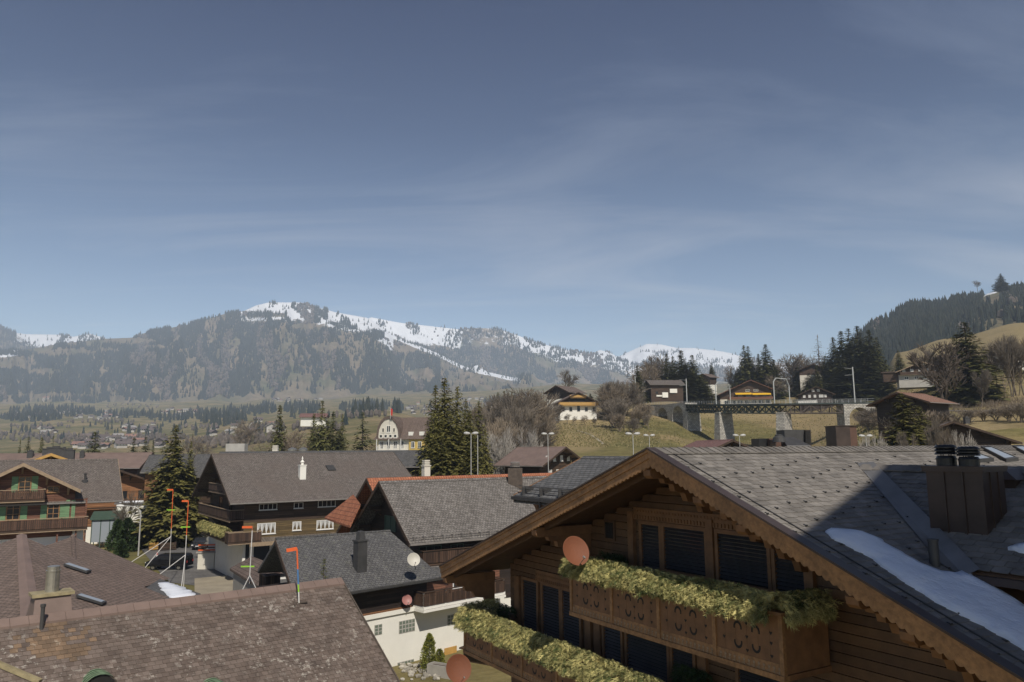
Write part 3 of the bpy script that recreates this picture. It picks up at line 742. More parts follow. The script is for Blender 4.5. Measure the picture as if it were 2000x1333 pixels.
def chalet(name, label, cat, fr, L, hw, pitch, g, roofm, wood, base='white', hb=2.6, og=1.6, oe=1.1, trim='brownwood', group=None, rt=0.22, hwf=None, og2=None, gutter='greytrim', ridgecap=True, parent=None):
    """fr: frame at the ridge's left end, z = ridge height; x along the ridge. g: ground height in world z.
    Returns the thing and helpers for its walls."""
    tp = math.tan(R(pitch)); zr = fr[2]; hwf = hwf or hw; og2 = og if og2 is None else og2
    mid = MB(fr).P((L / 2, 0, 0))
    t = thing(name, label, cat, (mid[0], mid[1], g), group) if parent is None else parent
    f0 = (fr[0], fr[1], 0.0, fr[3])
    m_ = MB(f0)
    m_.slab([(0, -hw, zr - hw * tp), (L, -hw, zr - hw * tp), (L, 0, zr), (0, 0, zr)], rt)
    m_.slab([(0, 0, zr), (L, 0, zr), (L, hwf, zr - hwf * tp), (0, hwf, zr - hwf * tp)], rt)
    rf = m_.build('roof', roofm, t)
    if ridgecap:
        m_ = MB(f0); m_.extr([(0.02, -0.22, zr - 0.22 * tp + 0.03), (0.02, 0.22, zr - 0.22 * tp + 0.03), (0.02, 0, zr + 0.05)], (L - 0.04, 0, 0)); m_.build('ridge_cap', roofm, rf)
    for x, d in ((0, -0.04), (L, 0.04)):
        for sg, w_ in ((-1, hw), (1, hwf)):
            m_ = MB(f0); m_.extr([(x, 0, zr + 0.03), (x, sg * w_, zr - w_ * tp + 0.03), (x, sg * w_, zr - w_ * tp - 0.3), (x, 0, zr - 0.3)], (d, 0, 0)); m_.build('verge_board', trim, rf)
    for sg, w_ in ((-1, hw), (1, hwf)):
        m_ = MB(f0); ze = zr - w_ * tp
        m_.box(0, L, sg * (w_ + 0.02), sg * (w_ + 0.16), ze - 0.16, ze - 0.03); m_.build('gutter', gutter, rf)
    # walls: masonry foot and timber body with gable
    wx0, wx1, wy0, wy1 = og, L - og2, -(hw - oe), (hwf - oe)
    zt0 = zr + wy0 * tp - rt - 0.02; zt1 = zr - wy1 * tp - rt - 0.02
    zb = g + hb
    if hb > 0: thing_part('plinth', base, t, f0, [(wx0 + 0.03, wx1 - 0.03, wy0 + 0.03, wy1 - 0.03, g - 3, zb)])
    m_ = MB(f0); m_.extr([(wx0, wy0, zb), (wx0, wy1, zb), (wx0, wy1, zt1), (wx0, 0, zr - rt - 0.02), (wx0, wy0, zt0)], (wx1 - wx0, 0, 0)); m_.build('wall', wood, t)
    # purlin ends and consoles under the gable overhang
    for y in (0, -hw * 0.42, -hw * 0.8, hwf * 0.42, hwf * 0.8):
        m_ = MB(f0); z = zr - abs(y) * tp - rt - 0.03
        m_.box(0.25, wx0, y - 0.1, y + 0.1, z - 0.28, z); m_.extr([(wx0 - og * 0.55, y - 0.08, z - 0.28), (wx0, y - 0.08, z - 0.28), (wx0, y - 0.08, z - 0.8)], (0, 0.16, 0))
        m_.build('bracket', trim, t)
    S_ = face_fr(f0, 'S', wx1, -wy0, wx0); W_ = face_fr(f0, 'W', wx1, wy1, wx0); E_ = face_fr(f0, 'E', wx1, -wy0, wx0)
    return t, dict(S=S_, W=W_, E=E_, f0=f0, zb=zb, zt=zt0, Ls=wx1 - wx0, Lw=wy1 - wy0, zr=zr, tp=tp, hw=hw, roof=rf, wx0=wx0, wy0=wy0, wy1=wy1)
def dish(label, pos, az, tilt, dia, mt, mount_to=None, group=None):
    """satellite dish: shallow bowl facing azimuth az, feed arm, back bracket; base at its mount"""
    t = thing('satellite_dish', label, 'satellite dish', mount_to or pos, group)
    n = Vector((math.sin(R(az)) * math.cos(R(tilt)), math.cos(R(az)) * math.cos(R(tilt)), math.sin(R(tilt))))
    r_ = dia / 2; p = Vector(pos)
    m_ = MB()
    k_ = dia
    prof = [(0.02, -0.13 * k_), (r_ * 0.3, -0.117 * k_), (r_ * 0.55, -0.088 * k_), (r_ * 0.8, -0.04 * k_), (r_, 0.01 * k_), (r_ * 1.03, 0.012 * k_), (r_ * 1.03, 0.0), (r_ * 0.82, -0.055 * k_), (r_ * 0.5, -0.11 * k_), (0.02, -0.15 * k_)]
    m_.lathe(p, prof[::-1], 32, None, n); m_.build('bowl', mt, t, smooth=False)
    down = (Vector((0, 0, -1)) - n * (-n.z)).normalized()
    e = p + down * r_ * 0.97; tip = p + n * dia * 0.42 + down * r_ * 0.75
    m_ = MB(); m_.tube(e, tip, 0.012, 0.012, 6); m_.lathe(tip, [(0.02, -0.03), (0.035, 0.0), (0.035, 0.07), (0.02, 0.08)], 8, None, (p - tip).normalized()); m_.build('feed_arm', 'greytrim', t)
    m_ = MB(); m_.bar(p - n * 0.165 * dia, p - n * (0.165 * dia + 0.16) + Vector((0, 0, -0.1)), 0.1, 0.1)
    if mount_to: m_.tube(p - n * 0.2 + Vector((0, 0, -0.05)), mount_to, 0.025, 0.025, 6)
    m_.build('bracket', 'dgrey', t)
    return t
# --- one roof tile = one object near the camera, the rest joined
def tile_mesh(name, w_, h_, t, mt, tint, cut=0.0, jag=0.0):
    m_ = MB()
    # x across, y downslope (0 top), z out of the roof; lower edge lifted on the tile below
    lo = t * 1.9; c_ = cut
    top = [(0.004, 0, t * 0.4), (w_ - 0.004, 0, t * 0.4), (w_ - 0.004, h_ - c_ * 0.15, lo), (w_ - 0.004 - c_, h_, lo), (0.004 + c_ * 0.8, h_ - c_ * 0.25 - jag, lo), (0.004, h_ - c_ - jag, lo)]
    bot = [(x, y, z - t) for x, y, z in top]; n = 6
    fs = [tuple(range(n)), tuple(range(n, 2 * n))[::-1]] + [(i, n + i, n + (i + 1) % n, (i + 1) % n) for i in range(n)]
    return [top + bot, fs]
def tile_roof(par, O, ex, es, inside, s_rng, t_rng, tw, th, mt, cut, name='tile', nobj=300, thick=0.014, near=(0, 0, 0), lap=1.35, seed=3, skip=None, mt2=None, bands=None):
    """O: point on the roof plane; ex: unit vector along a course; es: unit vector down the slope"""
    rnd_ = random.Random(seed); ex = Vector(ex); es = Vector(es); n_ = ex.cross(es).normalized()
    if n_.z < 0: n_ = -n_
    Rm = Matrix((ex, es, n_)).transposed()
    variants = []
    geo = tile_mesh(name, tw * 0.985, th * lap, thick, mt, 0, cut)
    items = []
    row = 0; t = t_rng[0]
    while t < t_rng[1]:
        x = s_rng[0] + (0.5 * tw if row % 2 else 0) + rnd_.uniform(-0.01, 0.01)
        while x < s_rng[1]:
            if inside(x + tw / 2, t + th / 2):
                p = Vector(O) + ex * x + es * t
                items.append(((p - Vector(near)).length, p, rnd_.random()))
            x += tw
        t += th; row += 1
    items.sort(key=lambda q: q[0])
    po = origin(par)
    meshes = []
    for k in range(5):
        me = bpy.data.meshes.new(name); me.from_pydata(geo[0], [], geo[1]); me.update()
        at = me.attributes.new('tint', 'FLOAT', 'POINT'); at.data.foreach_set('value', [k / 4.0] * len(geo[0]))
        me.materials.append(M[mt]); meshes.append(me)
    vis = 0; rest = MB(); rest2 = MB()
    for d, p, rv in items:
        qx, qy = topx(p); seen = -20 < qx < 2020 and qy < 1350 and (p.y > 2)
        jit = Matrix.Rotation(rnd_.uniform(-0.012, 0.012), 3, 'Z') @ Matrix.Rotation(rnd_.uniform(-0.01, 0.012), 3, 'X')
        rot = Rm @ jit
        if seen and vis < nobj and (skip is None or not skip(p)):
            o = bpy.data.objects.new(name, meshes[int(rv * 4.99)]); C.objects.link(o)
            o.matrix_local = Matrix.Translation(p - po) @ rot.to_4x4(); o.parent = par; vis += 1
        else:
            use = rest2 if (mt2 and bands(p)) else rest
            use.add([tuple(p + rot @ Vector(q)) for q in geo[0]], geo[1], rv)
    if rest.v: rest.build(name + 's', mt, par, 'stuff')
    if rest2.v: rest2.build(name + 's', mt2, par, 'stuff')
def text_mesh(name, body, size, mt, par, M4, depth=0.03):
    cu = bpy.data.curves.new(name, 'FONT'); cu.body = body; cu.size = size; cu.extrude = depth; cu.offset = 0.01
    o = bpy.data.objects.new(name, cu); C.objects.link(o)
    bpy.context.view_layer.update()
    me = bpy.data.meshes.new_from_object(o.evaluated_get(bpy.context.evaluated_depsgraph_get()))
    bpy.data.objects.remove(o); me.materials.clear(); me.materials.append(M[mt])
    q = bpy.data.objects.new(name, me); C.objects.link(q); q.parent = par
    q.matrix_local = Matrix.Translation(-origin(par)) @ M4
    return q

# ------------------------------------------------------------------ the big chalet on the right
KS = 1.15
A0 = R(59.2); U = Vector((math.sin(A0), math.cos(A0), 0)); V = Vector((math.cos(A0), -math.sin(A0), 0))
FG = (0, 0, 0, math.atan2(V.y, V.x))          # x = along the facade to the right, y = into the depth
def fgp(px, py, b):
    d = ray(px, py); t = b / (d.dot(U)); p = d * t; return p.dot(V), p.z
BV, BB, BW = 13.5, 14.05, 15.75
aA, zA = fgp(1270, 879, BV); zA = -0.03
tL = (zA - (-4.0 * KS)) / (aA - (-24.54 * KS)) * -1
tL = abs((-3.99 * KS - zA) / (-24.54 * KS - aA)); tR = math.tan(R(22.7))
apex = V * aA + U * BV
fg = thing('large_chalet', 'large carved timber chalet with slate roof and garlanded balconies at lower right', 'chalet', tuple(V * (aA) + U * (BV + 9) + Vector((0, 0, G0))))
REND = 46.0; AL = -24.6 * KS; AR = 9.0
# roof deck under the shingles, two slopes
m_ = MB(FG); rt = 0.3
m_.slab([(aA, BV + 0.05, zA - 0.02), (aA, REND, zA - 0.02), (AR, REND, zA - 0.02 - (AR - aA) * tR), (AR, BV + 0.05, zA - 0.02 - (AR - aA) * tR)], rt)
m_.slab([(aA, BV + 0.05, zA - 0.02), (AL, BV + 0.05, zA - 0.02 - (aA - AL) * tL), (AL, REND, zA - 0.02 - (aA - AL) * tL), (aA, REND, zA - 0.02)], rt)
roof = m_.build('roof', 'larch_dark', fg)
# visible right slope: a = across (down the slope), b = along the ridge
cR = math.cos(math.atan(tR))
ex = U; es = (V * cR + Vector((0, 0, -tR * cR))).normalized()
O = V * aA + Vector((0, 0, zA + 0.0))
# second (cross) roof on the right: its ridge runs in direction V
def rplane(px, py):
    """point of the right slope seen at a picture position"""
    d = ray(px, py); a_ = d.dot(V); t = (zA + aA * tR) / (d.z + a_ * tR); return d * t
vt = rplane(1680, 912); vb = rplane(1868, 1112)
va, vbv = vt.dot(V), vt.dot(U); wa, wb = vb.dot(V), vb.dot(U)
# near slope of the cross roof passes through the valley line and a level ridge from the valley's top
zt_, zb_ = vt.z, vb.z
def crossz(a, b):   # plane containing vt, vb and direction V (level)
    return zt_ + (b - vbv) * (zb_ - zt_) / (wb - vbv)
tC = (zb_ - zt_) / (wb - vbv)
def s_of(p): return (p - O).dot(ex), (p - O).dot(es)
def in_main(s_, t_):
    b = s_; a = aA + t_ * cR
    if b < BV + 0.06: return False
    if a > AR - 0.3 or b > REND - 1: return False
    # cut away where the cross roof covers the main roof
    if a > va and b < vbv + 5.0:
        bv_ = vbv + (a - va) * (wb - vbv) / (wa - va)
        if a <= wa and bv_ < b < 2 * vbv - bv_ + 0.0: return False
        if a > wa and wb - 0.0 < b < 2 * vbv - wb: return False
    return True
slen = (AR - aA) / cR
tile_roof(roof, O, ex, es, in_main, (BV + 0.06, REND - 1), (0.28, slen), 0.36, 0.215, 'slate', 0.05, 'shingle', 300, 0.012, seed=2)
# ridge cap shingles standing on edge
m_ = MB(FG)
b = BV - 0.1; k = 0
while b < REND - 1:
    m_.hexa([(aA - 0.2, b, zA - 0.2 * tL + 0.0), (aA - 0.2, b + 0.3, zA - 0.2 * tL), (aA - 0.02, b + 0.3, zA + 0.02), (aA - 0.02, b, zA + 0.03), (aA - 0.2, b, zA - 0.2 * tL + 0.05), (aA - 0.2, b + 0.3, zA - 0.2 * tL + 0.03), (aA - 0.01, b + 0.3, zA + 0.06), (aA - 0.01, b, zA + 0.09)], random.random())
    m_.hexa([(aA - 0.03, b, zA + 0.05), (aA - 0.03, b + 0.29, zA + 0.03), (aA + 0.34, b + 0.29, zA - 0.34 * tR + 0.03), (aA + 0.34, b, zA - 0.34 * tR + 0.05), (aA - 0.03, b, zA + 0.09), (aA - 0.03, b + 0.29, zA + 0.06), (aA + 0.34, b + 0.29, zA - 0.34 * tR + 0.06), (aA + 0.34, b, zA - 0.34 * tR + 0.085)], random.random())
    b += 0.27; k += 1
m_.build('ridge_shingles', 'slate', roof, 'stuff')
# snow hooks: small dark clips in a loose diamond pattern
m_ = MB()
rnd = random.Random(4)
for i in range(2, 46):
    for j in range(0, 50):
        tt = 0.28 + 0.215 * (i + (j % 3)); 
        if (i + j * 2) % 4: continue
        ss = BV + 0.3 + j * 0.72 * 0.86 + rnd.uniform(-0.05, 0.05)
        if tt > slen or not in_main(ss, tt): continue
        p = O + ex * ss + es * tt + Vector((0, 0, 0.035))
        if (p.y < 1): continue
        m_.bar(p, p + es * 0.1 + Vector((0, 0, 0.005)), 0.035, 0.01); m_.bar(p + es * 0.09, p + es * 0.09 + Vector((0, 0, 0.03)), 0.04, 0.01)
        m_.bar(p + es * 0.08 - ex * 0.035, p + es * 0.08 + ex * 0.035, 0.01, 0.015)
m_.build('snow_hooks', 'black', roof, 'stuff')
# verge flashing line a hand's breadth in from the edge
m_ = MB(FG); m_.hexa([(aA + 0.2, BV + 0.52, zA - 0.2 * tR + 0.02), (aA + 0.2, BV + 0.545, zA - 0.2 * tR + 0.02), (AR, BV + 0.545, zA - (AR - aA) * tR + 0.02), (AR, BV + 0.52, zA - (AR - aA) * tR + 0.02), (aA + 0.2, BV + 0.52, zA - 0.2 * tR + 0.05), (aA + 0.2, BV + 0.545, zA - 0.2 * tR + 0.05), (AR, BV + 0.545, zA - (AR - aA) * tR + 0.05), (AR, BV + 0.52, zA - (AR - aA) * tR + 0.05)]); m_.build('flashing_strip', 'dgrey', roof)
# cross roof: deck and shingles, ridge in direction V
cC = math.cos(math.atan(tC)); exC = V; esC = (U * -cC + Vector((0, 0, -abs(tC) * cC))).normalized()
wrun = vbv - wb
m_ = MB(FG); m_.slab([(va, vbv, zt_ - 0.03), (wa, wb, zb_ - 0.03), (AR + 4, wb, zb_ - 0.03), (AR + 4, vbv, zt_ - 0.03)], 0.15)
m_.slab([(va, vbv, zt_ - 0.03), (AR + 4, vbv, zt_ - 0.03), (AR + 4, 2 * vbv - wb, zb_ - 0.03), (wa, 2 * vbv - wb, zb_ - 0.03)], 0.15)
cro = m_.build('cross_roof', 'larch_dark', fg)
OC = V * 0 + U * vbv + Vector((0, 0, zt_))
def in_cross(s_, t_):
    a = s_; b = vbv - t_ * cC
    return b > wb + 0.02 and a > va + (vbv - b) * (wa - va) / wrun + 0.12
tile_roof(cro, OC, exC, esC, in_cross, (va - 1, AR + 3), (0.2, wrun / cC), 0.36, 0.215, 'slate', 0.05, 'shingle', 120, 0.012, seed=9)
m_ = MB(FG); a = va + 0.1
while a < AR + 3:
    for sg in (1, -1):
        m_.hexa([(a, vbv, zt_ + 0.05), (a + 0.5, vbv, zt_ + 0.03), (a + 0.5, vbv - sg * 0.3, zt_ - 0.3 * abs(tC) + 0.04), (a, vbv - sg * 0.3, zt_ - 0.3 * abs(tC) + 0.06), (a, vbv, zt_ + 0.08), (a + 0.5, vbv, zt_ + 0.06), (a + 0.5, vbv - sg * 0.3, zt_ - 0.3 * abs(tC) + 0.07), (a, vbv - sg * 0.3, zt_ - 0.3 * abs(tC) + 0.09)], random.random())
    a += 0.47
m_.build('ridge_shingles', 'slate', cro, 'stuff')
# valley sheet
m_ = MB(FG)
def vz(k, off):  # points along the valley, off = metres to either side
    a = va + (wa - va) * k; b = vbv + (wb - vbv) * k
    return a, b
k0 = vz(-0.03, 0); k1 = vz(1.06, 0)
def mz_(a): return zA - (a - aA) * tR
m_.add([(k0[0] - 0.05, k0[1], mz_(k0[0]) + 0.055), (k0[0] + 0.12, k0[1] + 0.0, mz_(k0[0]) + 0.06), (k1[0], k1[1], mz_(k1[0]) + 0.04), (k1[0] - 0.42, k1[1] - 0.06, mz_(k1[0] - 0.42) + 0.055), (k0[0] + 0.5, k0[1] + 0.02, crossz(0, k0[1]) + 0.09), (k1[0] + 0.22, k1[1] + 0.2, crossz(0, k1[1] + 0.2) + 0.09)], [(0, 3, 2, 1), (1, 2, 5, 4)])
m_.build('valley_sheet', 'lead', roof)
# wall under the cross roof's eave
m_ = MB(FG); m_.box(wa + 0.3, AR + 3, wb + 0.75, wb + 0.9, zb_ - 5, zb_ - 0.2); m_.build('side_wall', 'larch_dark', fg)
m_ = MB(FG); m_.box(wa + 0.05, AR + 3, wb - 0.12, wb - 0.02, zb_ - 0.22, zb_ - 0.06); m_.build('gutter', 'copper', cro)
m_ = MB(FG); m_.box(wa + 1.6, AR + 3, wb + 0.2, wb + 0.3, zb_ - 0.62, zb_ - 0.5); m_.build('rail', 'larch_dark', fg)
# vent pipe
pv_ = rplane(1826, 1106)
m_ = MB(); m_.lathe((pv_.x, pv_.y, pv_.z - 0.1), [(0.1, 0), (0.1, 0.62), (0.115, 0.62), (0.115, 0.66), (0.03, 0.66)], 14); tag(m_.build('vent_pipe', 'dgrey', roof), None)
# large copper clad chimney on the cross roof
d = ray(1868, 1045); tt = (zt_ - vbv * tC) / (d.z - d.dot(U) * tC) if abs(d.z - d.dot(U) * tC) > 1e-6 else 15
cb0 = d * tt
ca, cbv = cb0.dot(V), cb0.dot(U)
def cpt(px, py, b): a_, z_ = fgp(px, py, b); return a_, z_
a0_, z0_ = cpt(1818, 1042, cbv + 0.05); a1_, z1_ = cpt(1922, 1048, cbv + 0.05); at0, zt0_ = cpt(1808, 916, cbv + 0.05); at1, _ = cpt(1925, 916, cbv + 0.05)
a0_, a1_ = (a0_ + at0) / 2, (a1_ + at1) / 2
zt0_ = (zt0_ + cpt(1922, 918, cbv)[1]) / 2
ch = thing_part('chimney', 'copper', fg, FG, [(a0_, a1_, cbv + 0.05, cbv + 0.95, z0_ - 0.5, zt0_)], 'broad copper clad chimney with two louvred cowls')
m_ = MB(FG)
for k in (1 / 3, 2 / 3): m_.box(a0_ + (a1_ - a0_) * k - 0.012, a0_ + (a1_ - a0_) * k + 0.012, cbv + 0.015, cbv + 0.05, z0_ - 0.4, zt0_ - 0.02)
for k in (0.35, 0.7): m_.box(a1_, a1_ + 0.03, cbv + 0.95 * k, cbv + 0.95 * k + 0.024, z0_ - 0.4, zt0_ - 0.02)
m_.box(a0_ - 0.004, a1_ + 0.004, cbv + 0.046, cbv + 0.954, z0_ - 0.1, z0_ + 0.02)
m_.build('standing_seam', 'copper', ch)
m_ = MB(FG); m_.box(a0_ - 0.07, a1_ + 0.07, cbv - 0.02, cbv + 1.02, zt0_, zt0_ + 0.07); m_.box(a0_ - 0.06, a1_ + 0.06, cbv - 0.01, cbv + 1.01, zt0_ - 0.06, zt0_ - 0.001); m_.build('chimney_cap', 'copper', ch)
for k, (qx, hh) in enumerate(((1849, 870), (1893, 874))):
    ac, _ = fgp(qx, 905, cbv + 0.45)
    _, ztop = fgp(qx, hh, cbv + 0.45); H = ztop - zt0_ - 0.07; r_ = 0.215
    m_ = MB(FG); z = zt0_ + 0.07
    m_.lathe((ac, cbv + 0.45, z), [(r_, 0), (r_, H * 0.3), (r_ * 1.06, H * 0.3), (r_ * 1.06, H * 0.36), (r_, H * 0.38), (r_ * 0.9, H * 0.5), (r_ * 0.1, H * 0.5)], 20)
    m_.build('chimney_pot', 'black', ch)
    m_ = MB(FG)
    for j, q in enumerate((0.54, 0.7, 0.86)):
        m_.lathe((ac, cbv + 0.45, z + H * q), [(r_ * 1.12, 0), (r_ * 1.12, 0.025), (r_ * 0.9, 0.075), (r_ * 0.5, 0.08)], 20)
    for q in range(4): m_.tube((ac + 0.12 * math.cos(q * 1.57), cbv + 0.45 + 0.12 * math.sin(q * 1.57), z + H * 0.45), (ac + 0.12 * math.cos(q * 1.57), cbv + 0.45 + 0.12 * math.sin(q * 1.57), z + H * 0.95), 0.012, 0.012, 5)
    m_.build('louvre', 'black', ch)
# smaller box behind the chimney
a2, z2 = fgp(1960, 945, cbv + 2.0)
b2 = thing_part('chimney', 'copper', fg, FG, [(a2 - 0.35, a2 + 0.3, cbv + 1.9, cbv + 2.6, z2 - 1.5, z2 + 0.12)], 'lower copper box behind the broad chimney')
m_ = MB(FG); m_.hexa([(a2 - 0.45, cbv + 1.8, z2 + 0.1), (a2 + 0.4, cbv + 1.8, z2 + 0.1), (a2 + 0.4, cbv + 2.7, z2 + 0.1), (a2 - 0.45, cbv + 2.7, z2 + 0.1), (a2 - 0.4, cbv + 1.9, z2 + 0.36), (a2 + 0.1, cbv + 1.9, z2 + 0.36), (a2 + 0.1, cbv + 2.6, z2 + 0.36), (a2 - 0.4, cbv + 2.6, z2 + 0.36)]); m_.build('chimney_cap', 'copper', b2)
# skylights on the far part of the slope
for (x0, y0, x1, y1, x2, y2, x3, y3) in ((1916, 879, 1934, 878, 1990, 902, 1966, 905), (1978, 877, 1996, 876, 2050, 900, 2028, 903), (1890, 892, 1905, 890, 1942, 903, 1912, 906)):
    P4 = [rplane(a, b) for a, b in ((x0, y0), (x1, y1), (x2, y2), (x3, y3))]
    up = Vector((0, 0, 1)); m_ = MB(); cen = sum(P4, Vector()) / 4
    o_ = [p + up * 0.02 for p in P4]; q_ = [p + up * 0.14 for p in P4]; i_ = [p.lerp(cen, 0.16) + up * 0.145 for p in P4]
    fs = []
    for k in range(4):
        m_.add([tuple(o_[k]), tuple(o_[(k + 1) % 4]), tuple(q_[(k + 1) % 4]), tuple(q_[k])], [(0, 1, 2, 3)]); m_.add([tuple(q_[k]), tuple(q_[(k + 1) % 4]), tuple(i_[(k + 1) % 4]), tuple(i_[k])], [(0, 1, 2, 3)])
    f_ = m_.build('skylight', 'dgrey', roof)
    m_ = MB(); m_.add([tuple(p - up * 0.02) for p in i_], [(0, 1, 2, 3)]); m_.build('pane', 'skyglass', f_)
# verge boards: upper board, lower scalloped board, on both sides
def scallops(x0, x1, zf, drop, mirror):
    pts = []; n = int(abs(x1 - x0) / 0.17); 
    for k in range(n):
        a = x0 + (x1 - x0) * k / n; b_ = x0 + (x1 - x0) * (k + 1) / n
        for q in range(5):
            f_ = q / 5; x = a + (b_ - a) * f_; pts.append((x, zf(x) - drop - 0.055 * abs(math.sin(math.pi * f_))))
    pts.append((x1, zf(x1) - drop))
    return pts
for side, x1, tp_ in (('left', AL, tL), ('right', AR, tR)):
    zf = lambda x, tp_=tp_: zA - abs(x - aA) * tp_ + 0.03
    m_ = MB(FG)
    m_.extr([(aA, BV - 0.06, zf(aA) + 0.03), (x1, BV - 0.06, zf(x1) + 0.03), (x1, BV - 0.06, zf(x1) - 0.24), (aA, BV - 0.06, zf(aA) - 0.24)], (0, 0.12, 0))
    vb_ = m_.build('verge_board', 'vergewood', roof)
    m_ = MB(FG); m_.extr([(aA, BV - 0.13, zf(aA) + 0.05), (x1, BV - 0.13, zf(x1) + 0.05), (x1, BV - 0.13, zf(x1) + 0.0), (aA, BV - 0.13, zf(aA) + 0.0)], (0, 0.3, 0)); m_.build('drip_strip', 'copper', vb_)
    m_ = MB(FG); m_.extr([(aA, BV - 0.1, zf(aA) - 0.005), (x1, BV - 0.1, zf(x1) - 0.005), (x1, BV - 0.1, zf(x1) - 0.075), (aA, BV - 0.1, zf(aA) - 0.075)], (0, 0.04, 0)); m_.build('moulding', 'vergewood', vb_)
    lo = scallops(aA, x1, zf, 0.42, False)
    # strips so the scalloped outline stays a clean mesh
    m_ = MB(FG)
    for (p, q) in zip(lo, lo[1:]):
        xa, za = p; xb, zb2 = q
        m_.hexa([(xa, BV - 0.02, za), (xb, BV - 0.02, zb2), (xb, BV + 0.03, zb2), (xa, BV + 0.03, za), (xa, BV - 0.02, zf(xa) - 0.23), (xb, BV - 0.02, zf(xb) - 0.23), (xb, BV + 0.03, zf(xb) - 0.23), (xa, BV + 0.03, zf(xa) - 0.23)])
    m_.build('carved_board', 'vergewood', vb_)
    # inner rafter behind
    m_ = MB(FG); m_.extr([(aA, BV + 0.35, zf(aA) - 0.33), (x1, BV + 0.35, zf(x1) - 0.33), (x1, BV + 0.35, zf(x1) - 0.55), (aA, BV + 0.35, zf(aA) - 0.55)], (0, 0.16, 0)); m_.build('rafter', 'larch_dark', roof)
# purlin ends with stepped consoles
for qx, qy in ((885, 1112), (1062, 1046), (1285, 930), (1385, 1000), (1690, 1195), (1800, 1290), (1470, 1050)):
    a, _ = fgp(qx, qy, BV + 0.4); tp_ = tL if a < aA else tR
    z = zA - abs(a - aA) * tp_ - 0.36
    m_ = MB(FG); m_.box(a - 0.14, a + 0.14, BV + 0.12, BW, z - 0.32, z - 0.02)
    m_.extr([(a - 0.14, BV + 0.12, z - 0.02), (a - 0.14, BV - 0.0, z - 0.1), (a - 0.14, BV + 0.02, z - 0.24), (a - 0.14, BV + 0.12, z - 0.32)], (0.28, 0, 0))
    br_ = m_.build('purlin', 'larch_part', fg)
    m_ = MB(FG); y = BW; zz = z - 0.33
    prof = [(BV + 0.5, zz), (BV + 0.55, zz - 0.12), (BV + 0.85, zz - 0.16), (BV + 0.9, zz - 0.34), (BV + 1.25, zz - 0.4), (BV + 1.35, zz - 0.62), (BV + 1.8, zz - 0.7), (BV + 1.9, zz - 0.95), (BW, zz - 1.0), (BW, zz)]
    m_.extr([(a - 0.1, p, q) for p, q in prof], (0.2, 0, 0)); m_.build('console', 'larch_part', br_)
# facade: planks one by one, from the gable down
def roofz(a): return zA - abs(a - aA) * (tL if a < aA else tR) - 0.36
zt = zA - 0.4; k = 0
Wl, Wr = AL + 1.6, AR - 1.0
random.seed(31)
while zt > -12.2:
    zb2 = zt - 0.235
    # extent of this course under the roof
    half_l = (zA - 0.36 - zt) / tL; half_r = (zA - 0.36 - zt) / tR
    xl = max(Wl, aA - half_l - 0.3); xr = min(Wr, aA + half_r + 0.3)
    if xr - xl > 0.8:
        m_ = MB(FG); cuts = [xl] + sorted(xl + (xr - xl) * random.uniform(0.2, 0.8) for _ in range(1 if xr - xl > 6 else 0)) + [xr]
        for c0_, c1_ in zip(cuts, cuts[1:]):
            m_ = MB(FG)
            m_.extr([(c0_ + 0.003, BW, zb2 + 0.008), (c0_ + 0.003, BW, zt - 0.012), (c0_ + 0.003, BW + 0.12, zt), (c0_ + 0.003, BW + 0.12, zb2)], (c1_ - c0_ - 0.006, 0, 0), random.random())
            m_.build('plank', 'plank_fg', fg)
    zt = zb2
m_ = MB(FG)
m_.extr([(Wl, BW + 0.125, G0 - 1), (Wr, BW + 0.125, G0 - 1), (Wr, BW + 0.125, roofz(Wr)), (aA, BW + 0.125, roofz(aA)), (Wl, BW + 0.125, roofz(Wl))], (0, 0.2, 0)); m_.build('wall', 'larch_dark', fg)
m_ = MB(FG); m_.box(Wl, Wl + 0.2, BW + 0.33, REND - 1.5, G0 - 1, roofz(Wl) - 0.05); m_.build('side_wall', 'larch_dark', fg)
m_ = MB(FG); m_.box(Wl, Wr, REND - 1.7, REND - 1.5, G0 - 1, roofz(Wl) - 0.1); m_.build('rear_wall', 'larch_dark', fg)
# windows with dark slatted blinds
def blindwin(x0, x1, zt, zb, par=fg, slats=True):
    m_ = MB(FG); f_ = 0.11
    m_.box(x0 - f_, x0, BW - 0.1, BW + 0.0, zb - f_, zt + f_); m_.box(x1, x1 + f_, BW - 0.1, BW + 0.0, zb - f_, zt + f_)
    m_.box(x0, x1, BW - 0.1, BW + 0.0, zb - f_, zb); m_.box(x0, x1, BW - 0.1, BW + 0.0, zt, zt + f_)
    m_.box(x0 - f_ - 0.02, x1 + f_ + 0.02, BW - 0.15, BW - 0.1, zb - f_, zb - f_ + 0.04)
    w_ = m_.build('window', 'larch_part', par)
    m_ = MB(FG); m_.box(x0, x1, BW - 0.018, BW - 0.008, zb, zt); m_.build('pane', 'glass', w_)
    m_ = MB(FG); z = zt - 0.02
    while z > zb + 0.02:
        m_.hexa([(x0, BW - 0.084, z - 0.06), (x1, BW - 0.084, z - 0.06), (x1, BW - 0.076, z - 0.06), (x0, BW - 0.076, z - 0.06), (x0, BW - 0.032, z), (x1, BW - 0.032, z), (x1, BW - 0.024, z), (x0, BW - 0.024, z)]); z -= 0.1
    m_.build('blind', 'blind', w_)
def aw(px, py): return fgp(px, py, BW - 0.05)[0]
zh = -1.99 * KS; zs = -3.06 * KS
for x0, x1, bot in ((1256, 1290, 1), (1300, 1379, 0), (1405, 1500, 0), (1515, 1572, 1)):
    blindwin(aw(x0, 1090), aw(x1, 1090), zh, zs - (1.25 if bot else 0))
